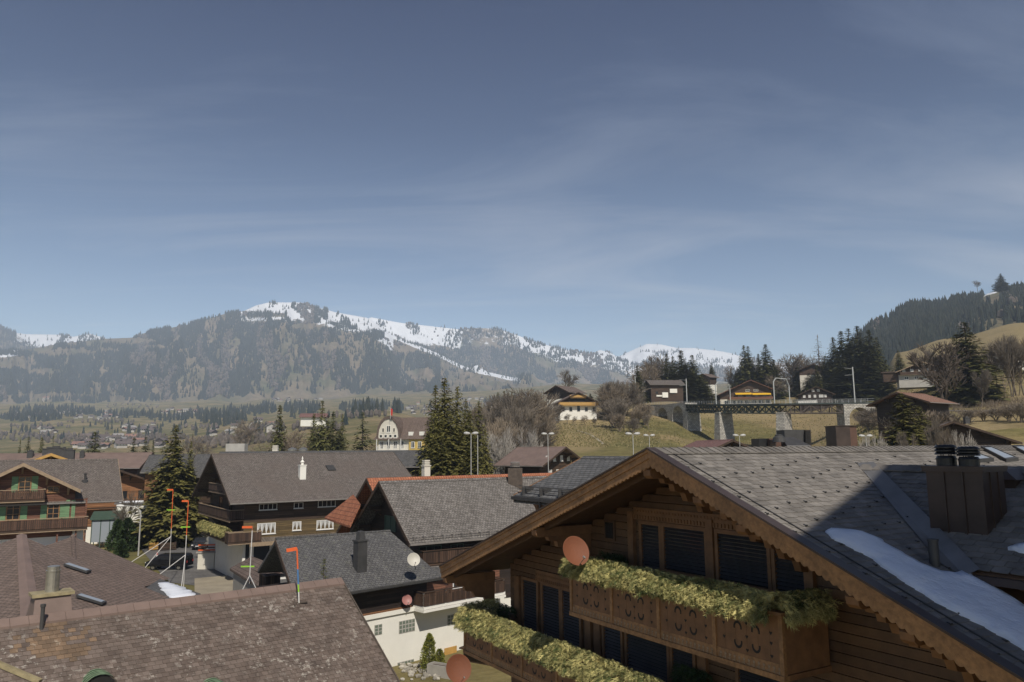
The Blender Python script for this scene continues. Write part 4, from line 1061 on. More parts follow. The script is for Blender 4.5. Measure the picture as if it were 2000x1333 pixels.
for x0, x1 in ((1024, 1050), (1062, 1094), (1101, 1133), (1181, 1213), (1225, 1302), (1313, 1352), (1440, 1520)):
    blindwin(aw(x0, 1220), aw(x1, 1220), -4.27 * KS, -6.55 * KS)
# posts, shutters and carved friezes on the facade
for px_, py_ in ((1236, 1090), (1390, 1090), (1584, 1150)):
    a = aw(px_, py_); thing_part('post', 'larch_part', fg, FG, [(a - 0.13, a + 0.13, BW - 0.13, BW, -3.06 * KS - 1.3, zh + (0.35 if px_ < 1500 else 0.1))])
for px_ in (1012, 1150, 1168, 1370):
    a = aw(px_, 1220); thing_part('post', 'larch_part', fg, FG, [(a - 0.16, a + 0.16, BW - 0.12, BW, -6.7 * KS, -4.2 * KS)])
m_ = MB(FG)
for z0_f, z1_f, x0, x1 in ((zh + 0.12, zh + 0.5, aA - 3.4, aA + 3.1), (-4.22 * KS, -4.22 * KS + 0.42, aA - 9.2, aA - 2.5)):
    m_.box(x0, x1, BW - 0.07, BW, z0_f, z1_f)
    x = x0
    while x < x1:
        m_.box(x, x + 0.07, BW - 0.1, BW - 0.07, z0_f + 0.03, z0_f + 0.14); m_.lathe((x + 0.035, BW - 0.07, z0_f + 0.22), [(0.04, 0), (0.04, 0.03), (0.01, 0.03)], 4, None, (-U.x, -U.y, 0)) if False else None
        m_.box(x + 0.02, x + 0.09, BW - 0.09, BW - 0.07, z0_f + 0.24, z0_f + 0.3)
        x += 0.13
m_.build('carved_frieze', 'larch_part', fg, 'stuff')
m_ = MB(FG); a = aw(1190, 1045); m_.box(a - 0.28, a + 0.28, BW - 0.05, BW - 0.005, -2.55 * KS, -2.0 * KS); m_.build('window', 'larch_dark', fg); m_ = MB(FG); m_.box(a - 0.2, a + 0.2, BW - 0.06, BW - 0.051, -2.5 * KS, -2.06 * KS); m_.build('pane', 'glass', fg)
# carved balconies
def carved_balcony(x0, x1, zrail, zbot, panels, ret_l=True, ret_r=True, label=None):
    fl = thing_part('balcony', 'larch_dark', fg, FG, [(x0, x1, BB + 0.05, BW - 0.12, zbot + 0.1, zbot + 0.28)], label)
    for k in range(panels):
        p0 = x0 + (x1 - x0) * k / panels; p1 = x0 + (x1 - x0) * (k + 1) / panels
        nb = 6
        for j in range(nb):
            q0 = p0 + (p1 - p0) * j / nb; q1 = p0 + (p1 - p0) * (j + 1) / nb
            m_ = MB(FG); m_.box(q0 + 0.003, q1 - 0.003, BB, BB + 0.04, zbot + 0.34, zrail - 0.02, random.random()); m_.build('board', 'larch_part', fl)
        # dark inlays paint the shade of cut-outs: four crescents, five hearts, side diamonds
        cx = (p0 + p1) / 2; cz = (zrail + zbot + 0.3) / 2 - 0.1
        for sx_ in (-1, 1):
            for sz_ in (-1, 1):
                m_ = MB(FG); pts = []
                ox = cx + sx_ * 0.27; oz = cz + sz_ * 0.165
                for q in range(9):
                    an = math.pi * q / 8 * 1.15 - 0.25; pts.append((ox - sx_ * 0.0 + math.cos(an) * 0.13 * 1, oz + sz_ * math.sin(an) * 0.15))
                for q in range(9):
                    an = math.pi * (8 - q) / 8 * 1.15 - 0.25; pts.append((ox + math.cos(an) * 0.085, oz + sz_ * (math.sin(an) * 0.10 - 0.012)))
                m_.extr([(x, BB - 0.004, z) for x, z in pts], (0, 0.006, 0)); m_.build('cutout_shade', 'dark', fl)
        m_ = MB(FG)
        for hx, hz_ in ((cx, cz), (cx, cz + 0.3), (cx, cz - 0.3), (p0 + 0.3, cz + 0.2), (p0 + 0.3, cz - 0.12), (p1 - 0.3, cz + 0.22), (p1 - 0.3, cz), (p1 - 0.3, cz - 0.28)):
            m_.extr([(hx, BB - 0.003, hz_ - 0.05), (hx + 0.045, BB - 0.003, hz_ + 0.01), (hx + 0.025, BB - 0.003, hz_ + 0.035), (hx, BB - 0.003, hz_ + 0.018), (hx - 0.025, BB - 0.003, hz_ + 0.035), (hx - 0.045, BB - 0.003, hz_ + 0.01)], (0, 0.006, 0))
        m_.build('heart_cutout_shade', 'dark', fl)
    for k in range(panels + 1):
        p = x0 + (x1 - x0) * k / panels; thing_part('post', 'vergewood', fl, FG, [(p - 0.055, p + 0.055, BB - 0.035, BB + 0.06, zbot + 0.12, zrail)])
    m_ = MB(FG); m_.box(x0 - 0.1, x1 + 0.1, BB - 0.1, BB + 0.16, zrail, zrail + 0.07); m_.build('handrail', 'larch_part', fl)
    m_ = MB(FG); m_.box(x0 - 0.06, x1 + 0.06, BB - 0.06, BB + 0.12, zbot, zbot + 0.12); m_.box(x0 - 0.02, x1 + 0.02, BB - 0.012, BB + 0.02, zbot + 0.12, zbot + 0.345); m_.build('floor_beam', 'vergewood', fl)
    m_ = MB(FG); x = x0 + 0.08
    while x < x1 - 0.1:   # pierced star frieze along the foot
        z = zbot + 0.24
        m_.extr([(x + 0.06 + math.cos(q * 0.628 + 1.571) * (0.05 if q % 2 == 0 else 0.02), BB - 0.02, z + math.sin(q * 0.628 + 1.571) * (0.05 if q % 2 == 0 else 0.02)) for q in range(10)], (0, 0.008, 0))
        m_.box(x + 0.05, x + 0.07, BB - 0.02, BB - 0.012, zbot + 0.13, zbot + 0.2); m_.box(x - 0.01, x + 0.05, BB - 0.02, BB - 0.012, zbot + 0.15, zbot + 0.165)
        x += 0.145
    m_.build('star_frieze', 'woodtrim', fl, 'stuff')
    for on, xx in ((ret_l, x0), (ret_r, x1)):
        if not on: continue
        n = 5
        for j in range(n):
            y0 = BB + 0.06 + (BW - 0.14 - BB - 0.06) * j / n; y1 = BB + 0.06 + (BW - 0.14 - BB - 0.06) * (j + 1) / n
            m_ = MB(FG); m_.box(xx - 0.02, xx + 0.02, y0 + 0.003, y1 - 0.003, zbot + 0.13, zrail - 0.02); m_.build('board', 'larch_part', fl)
        m_ = MB(FG); m_.box(xx - 0.08, xx + 0.08, BB + 0.165, BW - 0.13, zrail, zrail + 0.07); m_.build('handrail', 'larch_part', fl)
        m_ = MB(FG); m_.box(xx - 0.05, xx + 0.05, BB + 0.125, BW - 0.13, zbot, zbot + 0.12); m_.build('floor_beam', 'larch_part', fl)
    return fl
B1 = (-17.45 * KS, -10.44 * KS, -3.2 * KS, -4.42 * KS); B2 = (-23.75 * KS, -9.0 * KS, -5.6 * KS, -6.73 * KS)
carved_balcony(B1[0], B1[1], B1[2], B1[3], 4, label='upper carved balcony with crescent and heart cutouts')
carved_balcony(B2[0], B2[1], B2[2], B2[3], 8, label='lower carved balcony running along the facade')
# garlands of cut fir on the rails
def garland(name, label, path, rw, rh, n, seed, mt='garland', group=None, cat='garland', sz=1.0):
    """sprays of fir twigs packed round a line of points"""
    rd = random.Random(seed); P_ = [Vector(p) for p in path]
    seg = [(b_ - a_).length for a_, b_ in zip(P_, P_[1:])]; tot = sum(seg)
    m_ = MB()
    for i in range(n):
        d_ = rd.random() * tot; k = 0
        while d_ > seg[k] and k < len(seg) - 1: d_ -= seg[k]; k += 1
        q = P_[k].lerp(P_[k + 1], d_ / seg[k]); dr = (P_[k + 1] - P_[k]).normalized(); sd = Vector((-dr.y, dr.x, 0)).normalized()
        lump = 1 + 0.22 * nz3(q.x, q.y, seed, 1.3) + 0.12 * nz3(q.x, q.y, seed + 9, 4.0)
        an = rd.uniform(-0.6, 3.75); rr_ = (rd.random() ** 0.35)
        off = sd * math.cos(an) * rw * rr_ * lump + Vector((0, 0, 1)) * (math.sin(an) * rh * rr_ * lump - abs(math.cos(an)) * rh * 0.75)
        c_ = q + off
        out = (sd * math.cos(an) * 0.9 + Vector((0, 0, math.sin(an) * 0.6 - 0.75)) + dr * rd.uniform(-0.9, 0.9)).normalized()
        ln = rd.uniform(0.09, 0.2) * sz * (1.5 if rd.random() < 0.08 else 1); sdv = out.cross(Vector((rd.uniform(-1, 1), rd.uniform(-1, 1), rd.uniform(-1, 1)))).normalized(); nn = out.cross(sdv)
        tint = min(1, max(0, rd.gauss(0.42 + 0.5 * nz3(c_.x, c_.y, c_.z, 2.6) + 0.2 * rr_ - 0.12, 0.22)))
        if rd.random() < 0.05: tint = 1
        w_ = ln * 0.16
        pts = [tuple(c_ - sdv * w_ * 0.4), tuple(c_ + sdv * w_ * 0.4), tuple(c_ + out * ln)]
        fs = [(0, 1, 2)]
        for f_ in (0.15, 0.4, 0.65):
            b_ = c_ + out * ln * f_
            for sg in (-1, 1):
                tip = b_ + out * ln * 0.35 + sdv * sg * ln * (0.42 - 0.3 * f_) + nn * rd.uniform(-0.2, 0.2) * ln
                j = len(pts); pts += [tuple(b_ - out * w_ * 0.35), tuple(b_ + out * w_ * 0.5), tuple(tip)]; fs.append((j, j + 1, j + 2))
        m_.add(pts, fs, tint)
    o = m_.build(name, mt); tag(o, label, cat, group); o['kind'] = 'object'; del o['kind']
    return o
def F3(a, b, z): return V * a + U * b + Vector((0, 0, z))
garland('fir_garland', 'thick fir garland draped over the rail of the upper carved balcony', [F3(B1[0] - 0.1, BB - 0.02, B1[2] + 0.22), F3(B1[1] - 0.1, BB - 0.02, B1[2] + 0.22), F3(B1[1] + 0.1, BW - 0.3, B1[2] + 0.24)], 0.36, 0.28, 15000, 1)
garland('fir_garland', 'long fir garland along the rail of the lower carved balcony', [F3(B2[0] + 0.25, BW - 0.4, B2[2] + 0.3), F3(B2[0] - 0.05, BB - 0.02, B2[2] + 0.2), F3(-16.0, BB - 0.05, B2[2] + 0.14)], 0.40, 0.36, 17000, 2)
for k, (px_, py_, l_) in enumerate(((1195, 1092, 'dark heather pot plants in the shade beside the upper windows'), (985, 1190, 'dark pot plants on the lower balcony beside its left shutter'), (1352, 1318, 'dark shaded shrub on the lower balcony at the bottom edge'))):
    a, z = fgp(px_, py_, BW - 0.35); l = thing('potted_plant', l_, 'plant', tuple(F3(a, BW - 0.35, z - 0.4)))
    m_ = MB(FG); m_.box(a - 0.55, a + 0.55, BW - 0.5, BW - 0.2, z - 0.35, z - 0.1); m_.build('planter', 'larch_dark', l)
    g_ = garland('foliage', '', [F3(a - 0.6, BW - 0.35, z), F3(a + 0.6, BW - 0.35, z)], 0.22, 0.2, 1100, 20 + k, 'shrub', sz=0.8)
    for kk in ('label', 'category'):
        if kk in g_: del g_[kk]
    g_.parent = l; g_.location = -l.location
# satellite dish on the upper balcony corner
pd = F3(*(lambda az_: (az_[0], BB - 0.7, az_[1]))(fgp(1125, 1076, BB - 0.7)))
dish('terracotta satellite dish at the left end of the upper fir garland', tuple(pd), 152, 24, 0.86, 'terracotta', tuple(F3(B1[0] - 0.02, BB, B1[2] - 0.1)))
# snow left on the slope
def blob_on(plane, outline, up, step=0.12, amp=1.0, seed=0):
    """a cushion of snow with a real edge: outline points on the plane, thickness growing inward"""
    P_ = [plane(a, b) for a, b in outline]
    dense = []
    for a, b in zip(P_, P_[1:] + P_[:1]):
        k = max(1, int((b - a).length / step))
        for i in range(k):
            q = a.lerp(b, i / k); w_ = nz3(q.x, q.y, q.z + seed, 2.2) * 0.12 + nz3(q.x, q.y, q.z + seed, 6) * 0.07
            dense.append(q + (b - a).normalized().cross(Vector((0, 0, 1))) * w_ * amp)
    return dense
outl = [(1625, 1038), (1660, 1040), (1685, 1044), (1712, 1055), (1740, 1072), (1770, 1090), (1800, 1107), (1840, 1122), (1862, 1125), (1890, 1120), (1912, 1132), (1940, 1152), (1970, 1170), (2000, 1190), (2060, 1230), (2120, 1275), (2100, 1350), (2050, 1312), (2000, 1274), (1960, 1250), (1920, 1227), (1880, 1206), (1840, 1184), (1790, 1153), (1740, 1122), (1700, 1095), (1660, 1071), (1630, 1056), (1620, 1045)]
edge = blob_on(rplane, outl, None)
import bmesh
def snow_sheet(name, label, edge, thick, cat='snow', res=0.14, mt='snow', seed=0):
    """triangulated cushion from an outline lying on a sloping plane"""
    bm = bmesh.new(); vs = [bm.verts.new(p) for p in edge]
    f = bm.faces.new(vs); bmesh.ops.triangulate(bm, faces=[f])
    for _ in range(4):
        es_ = [e for e in bm.edges if e.calc_length() > res * 2]
        if not es_: break
        bmesh.ops.subdivide_edges(bm, edges=es_, cuts=1, use_grid_fill=False); bmesh.ops.triangulate(bm, faces=[f_ for f_ in bm.faces if len(f_.verts) > 3])
        if len(bm.verts) > 9000: break
    E_ = [Vector(p) for p in edge]
    bnd = {v for e in bm.edges if e.is_boundary for v in e.verts}
    bl = [v.co.copy() for v in bnd]
    for v in bm.verts:
        if v in bnd: continue
        dm = min((v.co - q).length for q in bl)
        h_ = thick * (1 - math.exp(-dm / 0.13)); v.co.z += h_ * (1 + 0.5 * nz3(v.co.x, v.co.y, v.co.z + seed, 1.7) + 0.3 * nz3(v.co.x, v.co.y, v.co.z + seed, 4.5)) + 0.01
    ed = [e for e in bm.edges if e.is_boundary]
    r_ = bmesh.ops.extrude_edge_only(bm, edges=ed)
    top = {v for v in bnd}
    for v in r_['geom']:
        if isinstance(v, bmesh.types.BMVert): v.co.z -= 0.08
    for v in bnd: v.co.z += thick * 0.45
    bmesh.ops.recalc_face_normals(bm, faces=bm.faces)
    me = bpy.data.meshes.new(name); bm.to_mesh(me); bm.free(); me.shade_smooth(); me.materials.append(M[mt])
    o = bpy.data.objects.new(name, me); C.objects.link(o); tag(o, label, cat); return o
snow_sheet('snow_patch', 'long tongue of old snow lying on the shaded slate roof', [p + Vector((0, 0, 0.05)) for p in edge], 0.06)
def cplane(px, py):
    d = ray(px, py); t = (zt_ - vbv * tC) / (d.z - d.dot(U) * tC); return d * t
edge = blob_on(cplane, [(1968, 1076), (1985, 1070), (2010, 1066), (2040, 1064), (2060, 1085), (2000, 1086)], None)
snow_sheet('snow_patch', 'small snow patch at the right edge beyond the big chimney', [p + Vector((0, 0, 0.05)) for p in edge], 0.07)
# ------------------------------------------------------------------ village houses
def facepx(ff, px, py, off=0.0):
    """(u, z) on the wall frame ff seen at a picture position; off = metres in front of the wall"""
    d = ray(px, py); a = ff[3]; nx, ny = math.sin(a), -math.cos(a)
    den = d.x * nx + d.y * ny; t = ((ff[0] * nx + ff[1] * ny) + off) / den
    p = d * t; return (p.x - ff[0]) * math.cos(a) + (p.y - ff[1]) * math.sin(a), p.z
def winpx(par, ff, x0, x1, yt, yb, **k):
    ym = (yt + yb) / 2; xm = (x0 + x1) / 2
    u0, _ = facepx(ff, x0, ym); u1, _ = facepx(ff, x1, ym); zt = facepx(ff, xm, yt)[1]; zb = facepx(ff, xm, yb)[1]
    return window(par, ff, u0, zb, u1 - u0, zt - zb, **k)
HM = {}
# slate roofed neighbour behind the large chalet
fr = fr_az(atY(1140, 893, 36), 149.2)
t, h = chalet('slate_house', 'slate roofed house just behind the large chalet gable', 'house', fr, 14, 3.85, 23, G0, 'slate_far', 'larch', og=0.9, oe=0.8, trim='larch_part', rt=0.3, gutter='dgrey')
m_ = MB(h['f0']); ze = h['zr'] - 3.85 * h['tp']
for k in range(9): m_.box(0.6 + k * 1.4, 0.63 + k * 1.4, -3.8, -3.2, ze + 0.05, ze + 0.38)
for q in (0.16, 0.3): m_.box(0.1, 13.9, -3.66, -3.63, ze + 0.1 + q, ze + 0.13 + q)
m_.build('snow_guard', 'dgrey', h['roof'], 'stuff')
m_ = MB(h['f0']); m_.tube((2.2, -3.9, ze - 0.1), (2.2, -3.9, ze - 0.45), 0.05); m_.tube((2.2, -3.9, ze - 0.45), (2.5, -3.3, ze - 0.75), 0.05); m_.build('downpipe', 'dgrey', t)

# weathered brown roof at the lower left, tile by tile
RA = atz(0, 1215, -6.3); RB = atz(667, 1132, -6.3)
rdir = (RB - RA).normalized(); rz_ = math.atan2(rdir.y, rdir.x)
RA2 = RA - rdir * 9; RL = (RB - RA2).length
ndir = Vector((rdir.y, -rdir.x, 0)); PR = 33.0; tp = math.tan(R(PR)); cp = math.cos(R(PR))
fr0 = (RA2.x, RA2.y, 0, rz_)
low = thing('weathered_roof_house', 'house with the weathered brown shingle roof filling the lower left corner', 'house', tuple(RA2 + rdir * RL / 2 + Vector((0, 0, G0 + 6.3))))
m_ = MB(fr0); W0 = 13.0
m_.slab([(0, -W0, -6.33 - W0 * tp), (RL, -W0, -6.33 - W0 * tp), (RL, 0, -6.33), (0, 0, -6.33)], 0.2)
m_.slab([(0, 0, -6.33), (RL, 0, -6.33), (RL, 5, -6.33 - 5 * tp), (0, 5, -6.33 - 5 * tp)], 0.2)
lr = m_.build('roof', 'bark', low)
m_ = MB(fr0); m_.extr([(0.3, -W0 + 1, G0), (0.3, 4, G0), (0.3, 4, -6.6 - 4 * tp), (0.3, 0, -6.6), (0.3, -W0 + 1, -6.6 - (W0 - 1) * tp)], (RL - 1.2, 0, 0)); m_.build('wall', 'greywood', low)
esl = (ndir * cp + Vector((0, 0, -math.sin(R(PR))))).normalized()
rust_c = atz(95, 1245, -6.3 - 1.6)
Ol = Vector((RA2.x, RA2.y, -6.32))
p_r = atz(20, 1240, -7.6)
def rusty(p):
    q = topx(p); return ((q[0] - 95) / 85) ** 2 + ((q[1] - 1250) / 42) ** 2 + random.random() * 0.8 < 1 + 0.9 * nz3(p.x, p.y, 0, 1.1)
tile_roof(lr, Ol, rdir, esl, lambda s_, t_: 0 < s_ < RL - 0.15 - 0.0 * t_, (0, RL), (0.32, W0 / cp - 0.3), 0.26, 0.215, 'oldtile', 0.03, 'tile', 300, 0.016, seed=5, mt2='oldtile_rust', bands=rusty, skip=rusty)
m_ = MB(fr0); x = 0
while x < RL:    # folded metal ridge in lengths
    x1 = min(RL, x + 0.62)
    m_.hexa([(x, -0.36, -6.36 - 0.36 * tp + 0.06), (x1 - 0.012, -0.36, -6.36 - 0.36 * tp + 0.06), (x1 - 0.012, 0, -6.3), (x, 0, -6.3), (x, -0.36, -6.33 - 0.36 * tp + 0.12), (x1 - 0.012, -0.36, -6.33 - 0.36 * tp + 0.12), (x1 - 0.012, 0.0, -6.2), (x, 0.0, -6.2)])
    m_.hexa([(x, 0, -6.3), (x1 - 0.012, 0, -6.3), (x1 - 0.012, 0.36, -6.3 - 0.36 * tp), (x, 0.36, -6.3 - 0.36 * tp), (x, 0, -6.2), (x1 - 0.012, 0, -6.2), (x1 - 0.012, 0.36, -6.24 - 0.36 * tp), (x, 0.36, -6.24 - 0.36 * tp)])
    x = x1
m_.build('ridge_cap', 'copper_roof', lr, 'stuff')
m_ = MB(fr0); m_.extr([(RL, 0, -6.28), (RL, -W0, -6.28 - W0 * tp), (RL, -W0, -6.6 - W0 * tp), (RL, 0, -6.6)], (0.06, 0, 0)); m_.build('verge_board', 'bark', lr)
def lowplane(px, py):
    d = ray(px, py); n = ndir; k = d.z + tp * d.dot(n); c0_ = -6.3 + tp * (Vector((RA2.x, RA2.y, 0)).dot(n)); return d * (c0_ / k)
for (qx, qy) in ((195, 1312), (425, 1328)):   # barrel-shaped vents of green copper
    p = lowplane(qx, qy + 40)
    m_ = MB(); hh = 0.0
    ang = [math.pi * k / 12 for k in range(13)]
    u_ = rdir; out = ndir
    for j in range(6):
        for r_, w0, w1 in ((0.62, j * 0.2, j * 0.2 + 0.1), (0.58, j * 0.2 + 0.1, j * 0.2 + 0.2)):
            a_ = [p - out * w0 + u_ * math.cos(q) * r_ + Vector((0, 0, math.sin(q) * r_ + tp * 0.0)) for q in ang]
            b_ = [p - out * w1 + u_ * math.cos(q) * r_ + Vector((0, 0, math.sin(q) * r_)) for q in ang]
            m_.add([tuple(q) for q in a_ + b_], [(i, i + 1, 14 + i, 13 + i) for i in range(12)])
    o_ = m_.build('roof_vent', 'verdigris', low)
    m_ = MB(); a_ = [p - out * 0.1 + u_ * math.cos(q) * 0.56 + Vector((0, 0, math.sin(q) * 0.56)) for q in ang]; m_.add([tuple(q) for q in a_], [tuple(range(13))]); m_.build('vent_mouth_shade', 'dark', o_)  # dark sheet painting the shade in the vent mouth
p = lowplane(81, 1228)
m_ = MB(); m_.lathe(p - Vector((0, 0, 0.15)), [(0.09, 0), (0.075, 0.15), (0.075, 0.95), (0.1, 0.95), (0.1, 1.05), (0.02, 1.07)], 12); m_.build('vent_pipe', 'dgrey', low)
m_ = MB(fr0); gx = 9.0
ga = lowplane(-30, 1290); gb = lowplane(78, 1336)
m_ = MB(); m_.bar(ga + Vector((0, 0, 0.08)), gb + Vector((0, 0, 0.08)), 0.2, 0.14); m_.build('valley_gutter', 'rustplate', lr)

# hipped brown roofs behind it
hip = thing('hipped_roof_house', 'house with the brown hipped roof and steel flue at the left edge', 'house', tuple(atz(60, 1180, G0)))
ap = atz(42, 1047, -5.6); c1 = atz(330, 1167, -9.3); c0 = atz(66, 1262, -9.3); cl = atz(-420, 1215, -9.3); bk = Vector((-46, 66, -9.3))
m_ = MB(); m_.add([tuple(ap), tuple(c0), tuple(c1)], [(0, 1, 2)]); m_.build('roof', 'browntile', hip)
m_ = MB(); m_.add([tuple(ap), tuple(cl), tuple(c0)], [(0, 1, 2)]); m_.build('roof', 'browntile', hip)
m_ = MB(); m_.add([tuple(ap), tuple(c1), tuple(bk), tuple(cl)], [(0, 1, 2), (0, 2, 3)]); m_.build('roof', 'browntile', hip)
m_ = MB(); m_.add([tuple(q - Vector((0, 0, 0.25))) for q in (c0, c1, bk, cl)] + [(q.x, q.y, G0) for q in (c0, c1, bk, cl)], [(0, 1, 5, 4), (1, 2, 6, 5), (2, 3, 7, 6), (3, 0, 4, 7)]); m_.build('wall', 'greyp', hip)
m_ = MB()
nh = (c0 - ap).cross(Vector((0, 0, 1))).normalized()
for (f_, w_) in ((0, 0.42),):
    m_.add([tuple(ap + nh * 0.3 + Vector((0, 0, 0.06))), tuple(ap + Vector((0, 0, 0.16))), tuple(ap - nh * 0.3 + Vector((0, 0, 0.06))), tuple(c0 + nh * 0.5 + Vector((0, 0, 0.06))), tuple(c0 + Vector((0, 0, 0.18))), tuple(c0 - nh * 0.5 + Vector((0, 0, 0.06)))], [(0, 1, 4, 3), (1, 2, 5, 4)])
m_.build('hip_cap', 'copper_roof', hip)
def hipplane(px, py):
    n = (c0 - ap).cross(c1 - ap); d = ray(px, py); return d * (ap.dot(n) / d.dot(n))
for (x0, y0, x1, y1) in ((128, 1107, 174, 1122), (152, 1168, 204, 1184)):
    a = hipplane(x0, y0); b = hipplane(x1, y1)
    m_ = MB(); m_.bar(a + Vector((0, 0, 0.16)), b + Vector((0, 0, 0.16)), 0.5, 0.12); o_ = m_.build('skylight', 'dgrey', hip)
    m_ = MB(); m_.bar(a.lerp(b, 0.06) + Vector((0, 0, 0.235)), a.lerp(b, 0.94) + Vector((0, 0, 0.235)), 0.36, 0.03); m_.build('pane', 'skyglass', o_)
# boxed flue with steel cowl straddling the ridge
p = atz(101, 1158, -5.55)
bx = (p.x, p.y, 0, rz_)
m_ = MB(bx); m_.hexa([(-0.75, -0.9, -7.4), (0.75, -0.9, -7.4), (0.75, 0.8, -6.6), (-0.75, 0.8, -6.6), (-0.62, -0.42, -5.62), (0.62, -0.42, -5.62), (0.62, 0.42, -5.62), (-0.62, 0.42, -5.62)]); fb = m_.build('flue_box', 'copper_roof', hip)
m_ = MB(bx); m_.box(-0.74, 0.74, -0.52, 0.5, -5.62, -5.5); m_.build('chimney_cap', 'rustplate', fb)
m_ = MB(bx); m_.lathe((0, 0, -5.5), [(0.25, 0), (0.25, 0.78), (0.27, 0.78), (0.27, 0.84), (0.23, 0.84), (0.23, 0.98), (0.2, 1.0)], 20); m_.build('flue', 'steel', fb)
hp2 = thing('hipped_roof_house', 'lower hipped brown roof with rusty tiles behind the left hipped roof', 'house', tuple(atz(200, 1120, G0)))
a2_ = atz(143, 1048, -6.9); e1 = atz(332, 1130, -9.9); e0 = atz(150, 1190, -9.9); el_ = atz(-100, 1130, -9.9); bk2 = Vector((-44, 74, -9.9))
m_ = MB(); m_.add([tuple(a2_), tuple(e0), tuple(e1)], [(0, 1, 2)]); m_.build('roof', 'browntile', hp2)
m_ = MB(); m_.add([tuple(a2_), tuple(el_), tuple(e0)], [(0, 1, 2)]); m_.build('roof', 'browntile', hp2)
m_ = MB(); m_.add([tuple(a2_), tuple(e1), tuple(bk2), tuple(el_)], [(0, 1, 2), (0, 2, 3)]); m_.build('roof', 'browntile', hp2)
m_ = MB(); m_.tube(a2_ + Vector((0, 0, -0.05)), a2_.lerp(e0, 0.9) + Vector((0, 0, -0.05)), 0.16, 0.16, 8); m_.lathe(a2_ - Vector((0, 0, 0.15)), [(0.2, 0), (0.22, 0.15), (0.12, 0.3), (0.03, 0.33)], 10); m_.build('hip_cap', 'browntile', hp2)
m_ = MB(); m_.add([tuple(q - Vector((0, 0, 0.2))) for q in (e0, e1, bk2, el_)] + [(q.x, q.y, G0) for q in (e0, e1, bk2, el_)], [(0, 1, 5, 4), (1, 2, 6, 5), (2, 3, 7, 6), (3, 0, 4, 7)]); m_.build('wall', 'greyp', hp2)
ss = [(310, 1139), (325, 1137), (345, 1142), (362, 1150), (384, 1161), (360, 1168), (335, 1168), (322, 1160)]
edge = blob_on(lambda a, b: atz(a, b, -9.28), ss, None, 0.3, 1.4)
snow_sheet('snow_patch', 'thin snow remnant at the edge of the brown hipped roof', edge, 0.04, res=0.4)
m_ = MB(); m_.slab([tuple(atz(a, b, -9.3)) for a, b in ((255, 1168), (312, 1131), (392, 1160), (384, 1185), (300, 1195))], 0.2); m_.build('flat_roof', 'darktile', hp2)

# dark slate roofed house with white ground floor in the middle
gA = atz(538, 1054, -5.72); gC = atz(762, 1038, -5.72); gB = atz(578, 1172, -8.6); gD = atz(864, 1127, -8.6)
wh = thing('white_walled_house', 'white walled house with dark slate roof, glass block windows and balcony', 'house', tuple((gB + gD) / 2 + Vector((0, 0, G0 + 8.6))))
bb1 = gA + (gA - gB) * 0.9; bb2 = gC + (gC - gD) * 0.9; bb1.z = bb2.z = -8.4
m_ = MB(); m_.slab([tuple(gA), tuple(gC), tuple(gD), tuple(gB)], 0.22); m_.slab([tuple(gA), tuple(gC), tuple(bb2), tuple(bb1)], 0.22); wr = m_.build('roof', 'darktile', wh)
m_ = MB(); m_.tube(gA + Vector((0, 0, 0.02)), gC + Vector((0, 0, 0.02)), 0.1, 0.1, 6); m_.build('ridge_cap', 'darktile', wr)
m_ = MB(); m_.bar(gB - Vector((0, 0, 0.1)), gD - Vector((0, 0, 0.1)), 0.18, 0.14); m_.build('gutter', 'dgrey', wr)
m_ = MB(); m_.extr([tuple(gA + Vector((0, 0, 0.04))), tuple(gB + Vector((0, 0, 0.04))), tuple(gB - Vector((0, 0, 0.3))), tuple(gA - Vector((0, 0, 0.3)))], (-0.05, 0, 0)); m_.build('verge_board', 'brownwood', wr)
ed = (gD - gB).normalized(); eo = Vector((ed.y, -ed.x, 0)).normalized()
wp = gB - eo * 0.9; Fw = (wp.x, wp.y, 0, math.atan2(ed.y, ed.x)); Lw = (gD - gB).length
uE, _ = facepx(Fw, 985, 1200)
m_ = MB(Fw); m_.box(0.5, uE, 0, 7, G0, -10.6); m_.build('wall', 'white', wh)
m_ = MB(Fw); m_.box(0.55, Lw - 0.6, 0.06, 5.2, -10.6, -8.62); m_.build('upper_wall', 'blackwood', wh)
u1_, _ = facepx(Fw, 852, 1160); m_ = MB(Fw); m_.box(Lw - 0.6, uE, 0.5, 6, -10.6, -8.6); m_.build('side_wall', 'redwood', wh)
m_ = MB(Fw); m_.box(0.4, uE, -0.12, 0.0, -10.72, -10.44); m_.build('floor_band', 'white', wh)
m_ = MB(Fw); m_.box(0.45, Lw - 2.0, -0.08, 0.05, -10.44, -10.34); m_.build('timber_band', 'orangewood', wh)
ub, _ = facepx(Fw, 818, 1180, 0.6)
b_ = balcony(wh, Fw, ub, uE - 1, -10.36, 1.15, 0.92, 'brownwood_v', 'white', True, 'brownwood', 0.13)
m_ = MB(Fw); m_.box(ub - 0.05, uE - 1, -1.22, 0.0, -10.7, -10.53); m_.build('balcony_slab', 'white', b_)
winpx(wh, (Fw[0] - eo.x * 0.5, Fw[1] - eo.y * 0.5, 0, Fw[3]), 884, 914, 1133, 1147, n=2)
